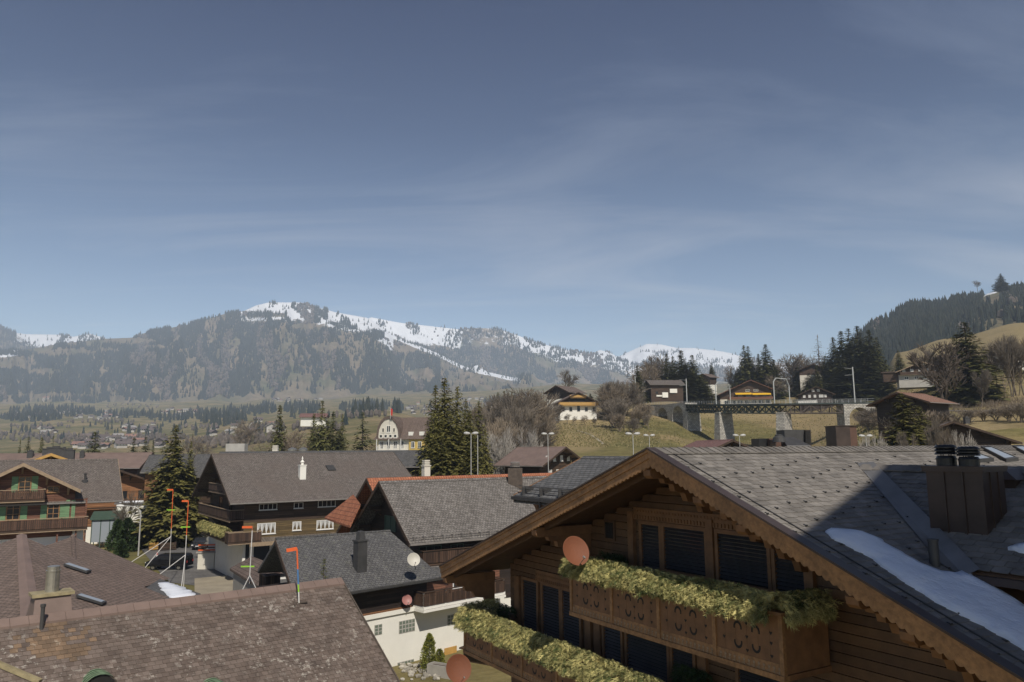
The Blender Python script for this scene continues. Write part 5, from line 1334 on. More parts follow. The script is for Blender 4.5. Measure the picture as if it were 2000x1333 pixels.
def blocks(x0, x1, yt, yb, nx, ny, dk=None):
    u0, _ = facepx(Fw, x0, (yt + yb) / 2); u1, _ = facepx(Fw, x1, (yt + yb) / 2); zt = facepx(Fw, (x0 + x1) / 2, yt)[1]; zb = facepx(Fw, (x0 + x1) / 2, yb)[1]
    m_ = MB(Fw); m_.box(u0, u1, -0.03, 0.0, zb, zt); w_ = m_.build('window', 'greyp', wh, label='square grid of glass blocks')
    for i in range(nx):
        for j in range(ny):
            a, b = u0 + (u1 - u0) * (i + 0.14) / nx, u0 + (u1 - u0) * (i + 0.86) / nx; c, d = zb + (zt - zb) * (j + 0.14) / ny, zb + (zt - zb) * (j + 0.86) / ny
            m_ = MB(Fw); m_.box(a, b, -0.045, -0.031, c, d); m_.build('glass_block', 'blockglass', w_)
blocks(779, 810, 1211, 1235, 5, 3); blocks(731, 746, 1220, 1240, 2, 3); blocks(874, 897, 1200, 1220, 4, 3); blocks(776, 808, 1291, 1313, 5, 3)
m_ = MB(Fw); u0, z0 = facepx(Fw, 863, 1279, 0.05); m_.box(u0, u0 + 1.1, -0.35, -0.3, z0, z0 + 0.45); tag(m_.build('yellow_board', 'yellowwood'), 'yellow wooden board leaning against the white wall', 'board')
def roofB3(px, py):
    n = (gB - gA).cross(gC - gA); d = ray(px, py); return d * (gA.dot(n) / d.dot(n))
p = roofB3(708, 1112); cf = (p.x, p.y, 0, Fw[3])
chimney(wh, cf, 0, 0.3, p.z + 1.75, p.z - 0.3, 0.72, 0.55, 'dgrey', 'dgrey', 'lantern')
p = roofB3(640, 1128)
dish('faded red satellite dish on a bracket on the white house', tuple(Vector(MB(Fw).P((facepx(Fw, 795, 1172, 0.45)[0], -0.45, facepx(Fw, 795, 1172, 0.45)[1])))), 156, 22, 0.66, 'pinkdish', tuple(Vector(MB(Fw).P((facepx(Fw, 797, 1200)[0], 0, facepx(Fw, 797, 1196)[1])))))

# middle chalet with pale grey roof
fr = fr_az(atY(740, 941, 60), 56)
t, h = chalet('brown_chalet', 'dark timber chalet with pale grey weathered roof behind the white walled house', 'chalet', fr, 24, 5.49, 37.4, G0, 'greytile', 'blackwood', og=1.3, oe=1.0, trim='brownwood', rt=0.2, hwf=5.6)
S_, W_ = h['S'], h['W']
winpx(t, S_, 818, 862, 1066, 1078, frame='shutter_dk', n=3); winpx(t, S_, 880, 905, 1062, 1073, frame='shutter_dk', n=2)
winpx(t, W_, 752, 774, 1008, 1036, frame='shutter_dk', n=2, pane='shutter_dk')
u0, z0 = facepx(S_, 822, 1103, 0.8); u1, _ = facepx(S_, 960, 1090, 0.8)
bl = balcony(t, S_, u0, u1, z0, 1.1, 0.9, 'brownwood_v', 'brownwood', True, 'brownwood', 0.13)
m_ = MB(S_); m_.box(u0 - 0.05, u1, -1.2, 0, z0 - 0.27, z0 - 0.165); m_.build('balcony_slab', 'greytrim', bl)
m_ = MB(h['f0']); ze = h['zr'] - 5.49 * h['tp']
for k in range(30): m_.box(0.4 + k * 0.8, 0.43 + k * 0.8, -5.45, -5.0, ze + 0.06, ze + 0.42)
for q in (0.0, 0.14): m_.box(0.1, 23.9, -5.36 + q, -5.33 + q, ze + 0.25 + q, ze + 0.28 + q)
m_.build('snow_guard', 'greytrim', h['roof'], 'stuff')
pm_ = roofB3(812, 1112); pd2 = ray(808, 1093) * (pm_.y * 0.985 / ray(808, 1093).y)
dish('cream satellite dish on a short mast at the right edge of the dark slate roof', tuple(pd2), 156, 22, 0.85, 'creamdish', tuple(pm_))
m_ = MB(S_); u2, z2 = facepx(S_, 802, 1112, 1.5); m_.slab([(u2, -2.6, z2 - 0.5), (u2 + 2.6, -2.6, z2 - 0.5), (u2 + 2.6, -0.9, z2), (u2, -0.9, z2)], 0.12); m_.build('canopy', 'darktile', t)

# orange tiled roof tucked behind it
fr = fr_az(atY(716, 935, 66), 56)
t, h = chalet('orange_roof_chalet', 'chalet with orange clay roof wedged between the two brown chalets', 'chalet', fr, 20.5, 6.2, 37, G0, 'redtile', 'blackwood', og=1.2, oe=1.0, trim='brownwood', hwf=6.6)
m_ = MB(); m_.slab([tuple(atY(*q)) for q in ((690, 966, 64.5), (634, 1011, 67), (684, 1028, 61.5), (704, 985, 62))], 0.15); m_.build('lean_to_roof', 'redtile', t)
pc_ = atY(832, 905, 74); chimney(t, (pc_.x, pc_.y, 0, R(34)), 0, 0, pc_.z - 0.3, -4, 0.62, 0.62, 'cream', 'cream', 'stack')

# big brown chalet with white window frames
fr = fr_az(atY(413, 887, 90), 56)
t, h = chalet('corner_chalet', 'large brown corner chalet with wide grey brown roof and white chimney', 'chalet', fr, 23.4, 9.6, 28.4, G0, 'greybrown', 'brownwood', base='white', hb=4.6, og=1.9, oe=1.5, trim='brownwood', hwf=9.6)
S_, W_, f0 = h['S'], h['W'], h['f0']
for x0, x1, yt, yb, n in ((506, 541, 984, 996, 4), (574, 592, 982, 993, 2), (621, 655, 978, 990, 4)): winpx(t, S_, x0, x1, yt, yb, n=n, ft=0.05)
for x0, x1, yt, yb, n in ((502, 538, 1022, 1043, 4), (571, 588, 1019, 1036, 2), (618, 651, 1016, 1034, 4)): winpx(t, S_, x0, x1, yt, yb, n=n, curtain=True)
zb_s = h['zb']; zm = facepx(S_, 520, 1019)[1]
m_ = MB(S_)
for x0, x1 in ((485, 499), (541, 563), (592, 614), (655, 676)):
    u0, _ = facepx(S_, x0, 1030); u1, _ = facepx(S_, x1, 1030); q = MB(S_); q.box(u0, u1, -0.05, 0, zb_s + 0.35, zm - 0.1); q.build('shutter_panel', 'olivewood', t)
m_ = MB(S_); m_.box(0.02, h['Ls'], -0.02, 0, zb_s + 0.02, zm); m_.build('lit_lower_boarding', 'olivewood', t)  # sunlit lower wall painted lighter than the eave-shaded boards above
u0, _ = facepx(S_, 480, 1060)
m_ = MB(S_); m_.slab([(u0, -1.5, zb_s - 0.25), (h['Ls'] + 3, -1.5, zb_s - 0.25), (h['Ls'] + 3, 0, zb_s + 0.12), (u0, 0, zb_s + 0.12)], 0.12); cn = m_.build('canopy', 'greywood', t)
m_ = MB(S_); m_.box(u0, h['Ls'] + 3, -1.6, -1.5, zb_s - 0.62, zb_s - 0.2); m_.build('fascia', 'woodtrim', cn)
us, zs_ = facepx(S_, 549, 1068, 1.2)
me_ = Matrix.Translation(Vector(MB(S_).P((us - 0.35, -1.3, zs_ - 0.55)))) @ Matrix.Rotation(S_[3], 4, 'Z') @ Matrix.Rotation(R(90), 4, 'X')
text_mesh('lettering', 'LUI', 0.72, 'sign', t, me_, 0.03)
for k, uu_ in enumerate((u0 + 0.4, u0 + 2.6, u0 + 5.2, u0 + 8)): thing_part('shopfront_pier', 'white', t, S_, [(uu_, uu_ + 0.45, -0.1, 0.0, G0, zb_s - 0.3)])
thing_part('shop_window', 'glass', t, S_, [(u0, h['Ls'], -0.03, 0.0, G0 + 0.3, zb_s - 0.5)])
for (zf, u0, u1, hr) in ((zm + 3.2, h['Lw'] * 0.35, h['Lw'] * 0.86, 0.8), (zm + 0.35, 0.6, h['Lw'], 1.0), (zb_s - 0.1, 3, h['Lw'], 0.95)):
    balcony(t, W_, u0, u1, zf, 1.5, hr, 'brownwood_v', 'brownwood', False, 'woodtrim', 0.2)
for (u0, zf) in ((h['Lw'] * 0.3, zm + 0.5), (h['Lw'] * 0.6, zm + 0.5), (h['Lw'] * 0.3, zb_s + 0.1), (h['Lw'] * 0.62, zb_s + 0.1)):
    window(t, W_, u0, zf, 1.7, 1.9, 'brownwood', 'glass', 2)
for k, uq in enumerate((0.42, 0.56, 0.7, 0.84)):
    q = MB(W_); uq *= h['Lw']; q.extr([(uq, -1.4, zm + 0.1), (uq, 0, zm + 0.1), (uq, 0, zm - 2.4), (uq, -0.3, zm - 1.2)], (0.1, 0, 0)); q.build('balcony_brace', 'brownwood', t)
balcony(t, S_, -1.9, 1.6, zb_s - 0.1, 1.4, 1.0, 'brownwood_v', 'brownwood', False, 'woodtrim', 0.2)
ga_ = Vector(MB(W_).P((3, -1.55, zb_s + 0.98))); gb_ = Vector(MB(W_).P((h['Lw'] - 0.6, -1.55, zb_s + 0.98)))
garland('fir_garland', 'fir garland along the low side balcony of the corner chalet', [ga_, gb_], 0.42, 0.42, 3600, 5, sz=2.0)
pc_ = atY(590, 905, 84)
def roofp(h, px, py):
    f0 = h['f0']; a = f0[3]; d = ray(px, py); dyl = -d.x * math.sin(a) + d.y * math.cos(a); oyl = -f0[0] * math.sin(a) + f0[1] * math.cos(a)
    # z = zr + (yl - oyl) * tp
    tt = (h['zr'] - oyl * h['tp']) / (d.z - dyl * h['tp']); return d * tt
p = roofp(h, 591, 936); chimney(t, (p.x, p.y, 0, R(34)), 0, 0.25, p.z + 1.55, p.z - 0.4, 0.72, 0.72, 'white', 'white', 'cowl')
p = roofp(h, 646, 916); m_ = MB((p.x, p.y, 0, R(34))); m_.hexa([(-0.5, -0.5, p.z - 0.2), (0.5, -0.5, p.z - 0.2), (0.5, 0.5, p.z + 0.34), (-0.5, 0.5, p.z + 0.34), (-0.5, -0.5, p.z - 0.08), (0.5, -0.5, p.z - 0.08), (0.5, 0.5, p.z + 0.46), (-0.5, 0.5, p.z + 0.46)]); m_.build('skylight', 'dgrey', h['roof'])
a_ = facepx(W_, 410, 1080); 

# left chalet with green shutters: gable facing the street
fr = fr_az(atY(46, 905, 69.5), -34)
t, h = chalet('green_shutter_chalet', 'chalet with green shutters and two flowered balconies at the left edge', 'chalet', fr, 11, 4.7, 28.5, G0, 'browntile', 'redwood', base='white', hb=6.4, og=1.1, oe=0.35, trim='woodtrim', hwf=8.5, rt=0.16)
W_ = h['W']; f0 = h['f0']
zf1 = facepx(W_, 60, 976, 1.0)[1]; zf2 = facepx(W_, 60, 1036, 1.0)[1]
ur = facepx(W_, 88, 965, 1.0)[0]; ur2 = facepx(W_, 171, 1020, 1.0)[0]
q = MB(W_); q.box(h['Lw'], ur2 - 0.15, 0, 6, zf2 - 0.2, facepx(W_, 150, 975)[1]); q.build('side_wing', 'redwood', t)
q = MB(W_); q.box(h['Lw'], ur2 - 0.2, 0.04, 6, G0 - 1, zf2 - 0.2); q.build('plinth', 'white', t)
balcony(t, W_, -1.0, ur, zf1, 1.1, 0.85, 'brownwood_v', 'brownwood', True, 'woodtrim', 0.17)
balcony(t, W_, -1.0, ur2, zf2, 1.2, 0.95, 'brownwood_v', 'brownwood', True, 'woodtrim', 0.17)
def shut(x0, x1, yt, yb, n=2, sh=True, **k):
    u0, _ = facepx(W_, x0, (yt + yb) / 2); u1, _ = facepx(W_, x1, (yt + yb) / 2); zt = facepx(W_, (x0 + x1) / 2, yt)[1]; zb = facepx(W_, (x0 + x1) / 2, yb)[1]
    window(t, W_, u0, zb, u1 - u0, zt - zb, 'vergewood', n=n, rows=3, shutters='shutter' if sh else None, **k)
shut(36, 61, 931, 962); shut(12, 39, 983, 1016); shut(92, 116, 983, 1014, curtain=False); shut(92, 116, 950, 962, sh=False)
for x in (128, 139):
    u0, _ = facepx(W_, x, 1000); z0 = facepx(W_, x, 1013)[1]; q = MB(W_); q.box(u0, u0 + 0.3, -0.07, 0, z0, z0 + 1.7); q.build('shutter', 'shutter', t)
q = MB(W_)
for x in (110, 146, 164):
    u0, _ = facepx(W_, x, 1045, 0.9); q = MB(W_); q.box(u0, u0 + 0.14, -1.0, -0.86, G0, zf2 - 0.2); q.build('balcony_post', 'redwood', t)
u0, _ = facepx(W_, 166, 1000, 1.1); q = MB(W_); q.box(u0, u0 + 0.14, -1.15, -1.0, zf2, zf2 + 2.7); q.build('balcony_post', 'redwood', t)
for (ua, ub2, zf) in ((2.0, 6.5, zf1), (1.0, 7.0, zf2), (8.0, 12.5, zf2)):   # flower boxes behind the rails
    q = MB(W_)
    for k in range(26):
        x = random.uniform(ua, ub2); q.lathe((x, -1.0 + random.uniform(-0.05, 0.05), zf + random.uniform(0.15, 0.45)), [(0.02, 0), (0.07, 0.05), (0.02, 0.1)], 5)
    q.build('geraniums', 'terracotta' if ua != 1.0 else 'pinkdish', t, 'stuff')
# its long main roof behind
Cc = atY(230, 897, 80); fr = fr_az(Cc - Vector((math.sin(R(56)), math.cos(R(56)), 0)) * 34, 56)
t2_, h2 = chalet('green_shutter_chalet', '', 'chalet', fr, 34, 6.0, 33, G0, 'greybrown', 'redwood', hb=0, og=1.0, oe=1.0, trim='woodtrim', hwf=6, parent=t, og2=6.5)
p = roofp(h2, 166, 940); m_ = MB(); m_.lathe(p - Vector((0, 0, 0.2)), [(0.3, 0), (0.28, 0.3), (0.1, 0.34), (0.1, 0.8), (0.16, 0.82), (0.16, 0.95)], 10); m_.build('vent_pipe', 'dgrey', t)
# long brown roof and small gable further back
fr = fr_az(atY(-60, 887, 136), 82)
t, h = chalet('long_roof_house', 'long low house with a plain brown roof behind the green shutter chalet', 'house', fr, 31, 6.5, 22, G0, 'copper_roof', 'brownwood', og=0.6, oe=0.8)
for px_, py_, w_ in ((59, 884, 0.9), (160, 885, 0.7)):
    p = roofp(h, px_, py_ + 9); chimney(t, (p.x, p.y, 0, R(20)), 0, 0, p.z + 1.0, p.z - 0.6, w_, w_, 'dgrey', 'dgrey')
fr = fr_az(atY(100, 886, 88), -34)
t, h = chalet('small_gable_house', 'low gable with ochre bargeboards poking up behind the green shutter chalet', 'house', fr, 10, 4.4, 22, G0, 'copper_roof', 'orangewood', og=1.2, oe=0.4, trim='yellowwood', hwf=4.4)
for a, b, w_ in ((98, 878, 1.5), (110, 876, 1.5), (126, 878, 0.5), (137, 880, 1.0)):
    p = atY(a, b, 94); chimney(t, (p.x, p.y, 0, R(20)), 0, 0, p.z, p.z - 3, w_, 0.8, 'dgrey', 'dgrey')
fr = fr_az(atY(-70, 868, 120), -34)
t, h = chalet('dark_gable_house', 'dark gable at the far left edge above the long brown roof', 'house', fr, 14, 7.4, 36, G0, 'darktile', 'blackwood', og=1, oe=0.4, hwf=7.4)
fr = fr_az(atY(228, 917, 84), 74)
# house with orange timber balcony right of the green shutter chalet
fr = fr_az(atY(222, 914, 122), -34)
t, h = chalet('orange_timber_chalet', 'orange timber chalet with overhanging brown roof left of the tall spruce', 'chalet', fr, 12, 6.4, 21, G0, 'browntile', 'orangewood', hb=2.6, og=1.6, oe=0.8, trim='brownwood', hwf=6)
W_ = h['W']
balcony(t, W_, 0, h['Lw'], facepx(W_, 200, 992, 0.9)[1], 1.3, 0.95, 'orangewood', 'brownwood', False, 'orangewood', 0.18)
for u_ in (6.2, 9.2): window(t, W_, u_, -7.3, 1.4, 1.3, 'brownwood')
window(t, W_, 5.0, -3.6, 1.8, 1.2, 'brownwood')
for px_, Y_, L_, hw_, pt_, az_, nm, lb, rm, wd in ((292, 126, 7, 6, 24, 76, 'grey_roof_house', 'house with a dark grey roof partly hidden by the left of the tall spruce', 'darktile', 'orangewood'), (384, 128, 12, 6, 30, 100, 'grey_roof_house', 'dark grey roof between the tall spruce and the corner chalet', 'darktile', 'brownwood'), (430, 125, 34, 7, 20, 84, 'flat_roof_house', 'long dark roof with two steel ventilators behind the corner chalet', 'darktile', 'brownwood')):
    yy = {292: 889, 384: 888, 430: 883}[px_]
    t, h = chalet(nm, lb, 'house', fr_az(atY(px_, yy, Y_), az_), L_, hw_, pt_, G0, rm, wd, og=0.6, oe=0.8)
    if px_ == 430:
        for q in (571, 592):
            p = atY(q, 886, 127); m_ = MB(); m_.lathe(p - Vector((0, 0, 0.5)), [(0.42, 0), (0.42, 0.7), (0.75, 0.78), (0.78, 1.15), (0.45, 1.35), (0.1, 1.5)], 14); m_.build('ventilator', 'steel', t)
        p = atY(538, 883, 130); chimney(t, (p.x, p.y, 0, 0), 0, 0, p.z + 0.5, p.z - 2, 0.9, 0.7, 'cream', 'cream', 'stack')
        p = atY(446, 868, 150)
        m_ = MB(); m_.box(p.x - 0.5, p.x + 3.2, p.y, p.y + 2, -4, p.z + 0.1); m_.build('roof_box', 'greyp', t)
# shed roof with timber box in front of the white walled house
zz = -9.2
sh = thing('timber_shed', 'small shed with brown tiled roof and timber hatch beside the street', 'shed', tuple(atz(500, 1140, G0)))
P4 = [atz(449, 1110, -9.9), atz(492, 1087, -8.7), atz(545, 1107, -8.7), atz(512, 1150, -9.9)]
m_ = MB(); m_.slab([tuple(q) for q in P4], 0.2); m_.build('roof', 'oldtile' if False else 'browntile', sh)
P5 = [q + (Vector((sum(v.x for v in P4) / 4, sum(v.y for v in P4) / 4, q.z)) - q) * 0.16 for q in P4]
m_ = MB(); m_.add([tuple(q - Vector((0, 0, 0.22))) for q in P5] + [(q.x, q.y, G0) for q in P5], [(0, 1, 5, 4), (1, 2, 6, 5), (2, 3, 7, 6), (3, 0, 4, 7)]); m_.build('wall', 'greyp', sh)
p = atz(528, 1116, -8.6); m_ = MB((p.x, p.y, 0, Fw[3])); m_.box(-0.55, 0.55, -0.5, 0.6, -9.8, -8.7); hb_ = m_.build('hatch', 'brownwood_v', sh)
m_ = MB((p.x, p.y, 0, Fw[3])); m_.slab([(-0.75, -0.7, -8.78), (0.7, -0.7, -8.78), (0.7, 0.9, -8.5), (-0.75, 0.9, -8.5)], 0.08); m_.build('hatch_roof', 'browntile', hb_)

# edge of the sharp shadow on the slate, used to shape its unseen caster
s1 = rplane(1572, 1058); s2 = rplane(1692, 924)
SH = dict(s1=s1, s2=s2)
# ------------------------------------------------------------------ trees
ORD = ['leftmost', 'second', 'third', 'fourth', 'fifth', 'sixth', 'seventh', 'eighth', 'ninth', 'tenth', 'eleventh', 'twelfth', 'thirteenth', 'fourteenth', 'fifteenth', 'sixteenth', 'seventeenth', 'eighteenth']
def mesh_from(v, f, t, name, mt):
    me = bpy.data.meshes.new(name); me.from_pydata(v, [], f); me.update()
    if t: at = me.attributes.new('tint', 'FLOAT', 'POINT'); at.data.foreach_set('value', t)
    me.materials.append(M[mt]); return me
def conifer_meshes(seed, whorls=42, nb=8, clump=1.0, form=0.9, mt='needles', gap=0.0, base=0.04, sparse=0.0, dens=4):
    """unit height spruce, crown radius about 0.2: whorls of drooping boughs made of small sprays"""
    rd = random.Random(seed); v = []; f = []; t = []
    lean = rd.uniform(0, 6.28)
    for i in range(whorls):
        q = (i + rd.random() * 0.6) / whorls; z = base + (1 - base) * q ** 0.95
        Rr = 0.2 * ((1 - q) ** form) * (0.92 + 0.12 * math.sin(q * 17 + seed)) + 0.006
        if q < 0.12: Rr *= 0.75 + q * 2
        n = max(4, int(nb * (1 - q * 0.45)))
        for j in range(n):
            if rd.random() < sparse: continue
            a = 6.2832 * (j + rd.random() * 0.8) / n + i * 2.4
            L = Rr * rd.uniform(0.66, 1.18) * (1 + 0.16 * math.cos(a - lean))
            dz = -L * rd.uniform(0.2, 0.5) * (1 - q * 0.9) + L * 0.12
            ns = max(2, int(dens * L / 0.12 + 1.5)); br_t = rd.uniform(-0.13, 0.13)
            for k in range(ns):
                u = (k + 0.7) / ns
                cx, cy, cz = math.cos(a) * L * u, math.sin(a) * L * u, z + dz * u * u
                for _ in range(3):
                    sz_ = (0.012 + 0.036 * (1 - q)) * rd.uniform(0.7, 1.3) * clump * (1.1 - 0.35 * u)
                    aa = a + rd.uniform(-1.0, 1.0)
                    ox, oy = math.cos(aa) * sz_ * 1.25, math.sin(aa) * sz_ * 1.25; dn = -sz_ * rd.uniform(0.05, 0.9)
                    px_, py_ = -math.sin(aa) * sz_ * 0.42, math.cos(aa) * sz_ * 0.42
                    jx, jy, jz = rd.uniform(-.4, .4) * sz_, rd.uniform(-.4, .4) * sz_, rd.uniform(-.5, .5) * sz_
                    b = len(v)
                    v += [(cx + jx - px_, cy + jy - py_, cz + jz), (cx + jx + px_, cy + jy + py_, cz + jz + rd.uniform(-.3, .3) * sz_), (cx + jx + ox, cy + jy + oy, cz + jz + dn)]
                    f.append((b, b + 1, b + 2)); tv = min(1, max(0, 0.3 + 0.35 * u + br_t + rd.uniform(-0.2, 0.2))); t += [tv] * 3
    b = len(v); v += [(0.006, 0, 0.95), (-0.004, 0.006, 0.95), (-0.003, -0.006, 0.95), (0, 0, 1.0)]; f += [(b, b + 1, b + 3), (b + 1, b + 2, b + 3), (b + 2, b, b + 3)]; t += [0.5] * 4
    m_ = MB(); m_.tube((0, 0, -0.08), (0, 0, 0.96), 0.014, 0.002, 7)
    return mesh_from(v, f, t, 'crown', mt), mesh_from(m_.v, m_.f, None, 'trunk', 'bark')
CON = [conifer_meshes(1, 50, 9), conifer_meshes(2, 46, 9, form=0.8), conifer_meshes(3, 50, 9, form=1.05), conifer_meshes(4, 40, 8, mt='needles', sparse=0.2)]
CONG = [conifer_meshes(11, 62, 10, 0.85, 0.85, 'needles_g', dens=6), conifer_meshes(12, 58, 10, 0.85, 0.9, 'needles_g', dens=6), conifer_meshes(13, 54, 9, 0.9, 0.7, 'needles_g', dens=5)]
LAR = [conifer_meshes(21, 40, 6, 0.55, 0.8, 'barebark', sparse=0.25)]
def add_tree(name, label, cat, pos, h, rad, meshes, group=None, rz=None):
    t = thing(name, label, cat, tuple(pos), group, random.uniform(0, 6.28) if rz is None else rz)
    t.scale = (h * rad, h * rad, h)
    for me, n in zip(meshes, ('crown', 'trunk')):
        o = bpy.data.objects.new(n, me); C.objects.link(o); o.parent = t
    return t
def ctree(px, yt, Y, wpx, kind, label, group=None, name='spruce_tree', zb=None, wf=1.9):
    p = onY(px, Y) if zb is None else atY(px, 800, Y)
    if zb is not None: p.z = zb
    top = atY(px, yt, Y).z; h = top - p.z
    rad = wf * (wpx / F * Y / 2) / (0.2 * h)
    return add_tree(name, label, 'tree', p - Vector((0, 0, 0.2)), h, rad, kind, group)
random.seed(21)
# tall spruces in the village
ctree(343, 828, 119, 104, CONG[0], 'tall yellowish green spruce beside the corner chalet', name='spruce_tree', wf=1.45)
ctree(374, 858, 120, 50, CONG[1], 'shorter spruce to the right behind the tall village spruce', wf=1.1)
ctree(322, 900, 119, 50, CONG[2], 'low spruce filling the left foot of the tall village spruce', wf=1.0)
ctree(186, 841, 170, 54, CON[1], 'broad single spruce rising behind the long brown roof')
for i, (a, b, w_) in enumerate(((40, 856, 14), (56, 851, 22), (82, 852, 30), (104, 849, 16), (262, 852, 30), (285, 851, 34), (300, 857, 16))):
    ctree(a, b, 185 + (i * 37) % 40, w_, CON[i % 4], '%s of the small spruces behind the left roofs' % (ORD[i] if i else 'leftmost'), 'small spruces behind the left roofs')
ctree(545, 788, 178, 42, CON[0], 'narrow dark spruce standing alone behind the corner chalet')
for i, (a, b, w_) in enumerate(((628, 779, 44), (612, 806, 40), (650, 801, 40), (668, 806, 26), (640, 820, 60), (662, 838, 50))):
    ctree(a, b, 175 + (i * 29) % 30, w_, CON[(i + 1) % 3], '%s spruce of the ragged clump left of the cream hotel' % ORD[i], 'spruce clump left of the hotel')
ctree(708, 802, 205, 56, CON[3], 'thin greyish spruce directly left of the cream hotel'); 
for i, (a, b, w_, Y) in enumerate(((868, 736, 78, 128), (850, 748, 62, 122), (893, 752, 60, 133), (846, 800, 50, 112), (910, 775, 44, 128), (935, 781, 46, 134), (918, 800, 60, 122), (948, 835, 40, 120), (880, 800, 90, 112), (862, 842, 90, 106), (925, 850, 70, 108))):
    ctree(a, b, Y, w_, CONG[i % 3], '%s spruce of the big dark green spruce grove in the centre' % ORD[i], 'central spruce grove')
for i, (a, b, w_, Y) in enumerate(((973, 764, 24, 250), (985, 762, 26, 255), (1037, 800, 22, 235), (1010, 835, 26, 190), (1052, 822, 26, 225), (985, 838, 30, 180), (1155, 768, 20, 330), (1020, 868, 24, 170))):
    ctree(a, b, Y, w_, CON[i % 4], '%s small spruce among the bare trees right of the central grove' % ORD[i], 'spruces among the bare trees')
for i, (a, b, w_, Y) in enumerate(((1249, 712, 24, 345), (1308, 690, 34, 375), (1320, 694, 26, 385), (1337, 683, 46, 372), (1358, 692, 40, 366), (1345, 712, 60, 360), (1375, 730, 30, 390))):
    ctree(a, b, Y, w_, CON[(i * 2) % 4], '%s spruce of the dark group behind the left end of the viaduct' % ORD[i], 'spruces behind the viaduct')
ctree(1393, 708, 520, 10, CON[0], 'tiny lone spruce on the skyline left of the yellow awning chalet', zb=atY(1393, 740, 520).z)
for i, (a, b, w_, Y) in enumerate(((1462, 673, 34, 430), (1470, 675, 30, 430), (1490, 690, 24, 420), (1505, 671, 40, 420), (1447, 720, 24, 430), (1520, 702, 30, 415), (1565, 716, 34, 430))):
    ctree(a, b, Y, w_, CON[i % 3], '%s spruce on the skyline behind the yellow awning chalet' % ORD[i], 'skyline spruces behind the awning chalet')
for i, (a, b, w_, Y) in enumerate(((1622, 694, 34, 400), (1640, 657, 40, 405), (1657, 645, 46, 395), (1672, 640, 46, 390), (1690, 635, 56, 385), (1712, 643, 48, 378), (1727, 657, 34, 372), (1652, 700, 40, 372), (1700, 690, 80, 350), (1670, 700, 70, 352), (1604, 712, 26, 385), (1588, 728, 36, 372))):
    ctree(a, b, Y, w_, CON[(i + 1) % 3], '%s spruce of the large dark grove above the right end of the viaduct' % ORD[i], 'spruce grove above the viaduct', wf=1.9)
ctree(1905, 627, 232, 92, CON[1], 'large dark spruce on the slope behind the old bare tree', wf=1.7)
ctree(1886, 650, 240, 70, CON[3], 'greyish spruce merging with the large spruce on the right slope')
ctree(1768, 683, 400, 20, CON[0], 'small pointed spruce left of the log chalet on the slope')
ctree(1768, 764, 118, 90, CONG[1], 'dark spruce in front of the orange brown roofed chalet', wf=2.1)
ctree(1800, 792, 122, 64, CONG[2], 'low bushy spruce right of the one before the orange brown roof')
ctree(1981, 534, 1290, 18, CON[1], 'dense round-headed conifer alone on the right skyline', name='conifer_tree', zb=atY(1981, 568, 1290).z)
pz_ = roofB3(640, 1128) if 'roofB3' in globals() else None
ctree(641, 1082, 43, 46, CON[3], 'small spruce tip poking up behind the weathered brown ridge', zb=G0 + 2)

# bare broadleaved trees
def bare_mesh(seed, levels=5, spread=0.6, mt='barebark', stems=1, up=0.25, r0=0.016, twig=1.0):
    rd = random.Random(seed); m_ = MB()
    def grow(p, d, L, r_, lv):
        n = 2 if lv > 1 else 1
        q = p
        for k in range(n):
            d2 = (d + Vector((rd.gauss(0, .13), rd.gauss(0, .13), rd.gauss(0, .1)))).normalized(); e = q + d2 * L / n
            m_.tube(q, e, r_ * (1 - 0.25 * k), r_ * (1 - 0.25 * (k + 1)), 5 if lv >= levels - 1 else 3, None, False); q = e; d = d2
            if lv > 0 and (k < n - 1 or lv < levels):
                for _ in range(2 if lv < levels else 1):
                    a = Vector((rd.gauss(0, 1), rd.gauss(0, 1), rd.gauss(0, 0.6) + up)).normalized()
                    grow(q, (d * (1.0 - spread * 0.5) + a * spread).normalized(), L * rd.uniform(0.55, 0.78), r_ * 0.55, lv - 1)
        if lv > 0:
            for _ in range(3):
                a = Vector((rd.gauss(0, 1), rd.gauss(0, 1), rd.gauss(0, 0.6) + up)).normalized()
                grow(q, (d * (1.0 - spread * 0.45) + a * spread).normalized(), L * rd.uniform(0.6, 0.85), r_ * 0.6, lv - 1)
    for s_ in range(stems):
        a = rd.uniform(0, 6.28); o_ = 0.02 * (stems > 1)
        grow(Vector((math.cos(a) * o_, math.sin(a) * o_, -0.03)), Vector((math.cos(a) * 0.25 * (stems > 1), math.sin(a) * 0.25 * (stems > 1), 1)).normalized(), 0.26 if stems == 1 else 0.2, r0, levels)
    zmax = max(p[2] for p in m_.v); k = 1 / zmax; cut = 0.3
    V_ = [(x * k, y * k, z * k) for x, y, z in m_.v]
    lo = [f_ for f_ in m_.f if all(V_[i][2] < 0.27 for i in f_)]; hi = [f_ for f_ in m_.f if not all(V_[i][2] < 0.27 for i in f_)]
    def sub(fs):
        ids = sorted({i for f_ in fs for i in f_}); mp_ = {a: b for b, a in enumerate(ids)}
        return [V_[i] for i in ids], [tuple(mp_[i] for i in f_) for f_ in fs]
    a, b = sub(hi); c_, d_ = sub(lo)
    return mesh_from(a, b, None, 'crown', mt), mesh_from(c_, d_, None, 'trunk', mt)
BR = [bare_mesh(1, 4, 0.62, r0=0.02), bare_mesh(2, 4, 0.5, r0=0.018), bare_mesh(3, 4, 0.7, 'barebark_red', r0=0.02)]
BRF = [bare_mesh(6, 4, 0.38, 'barebark', 2, 0.5, 0.013), bare_mesh(7, 4, 0.42, 'barebark_red', 3, 0.5, 0.012)]
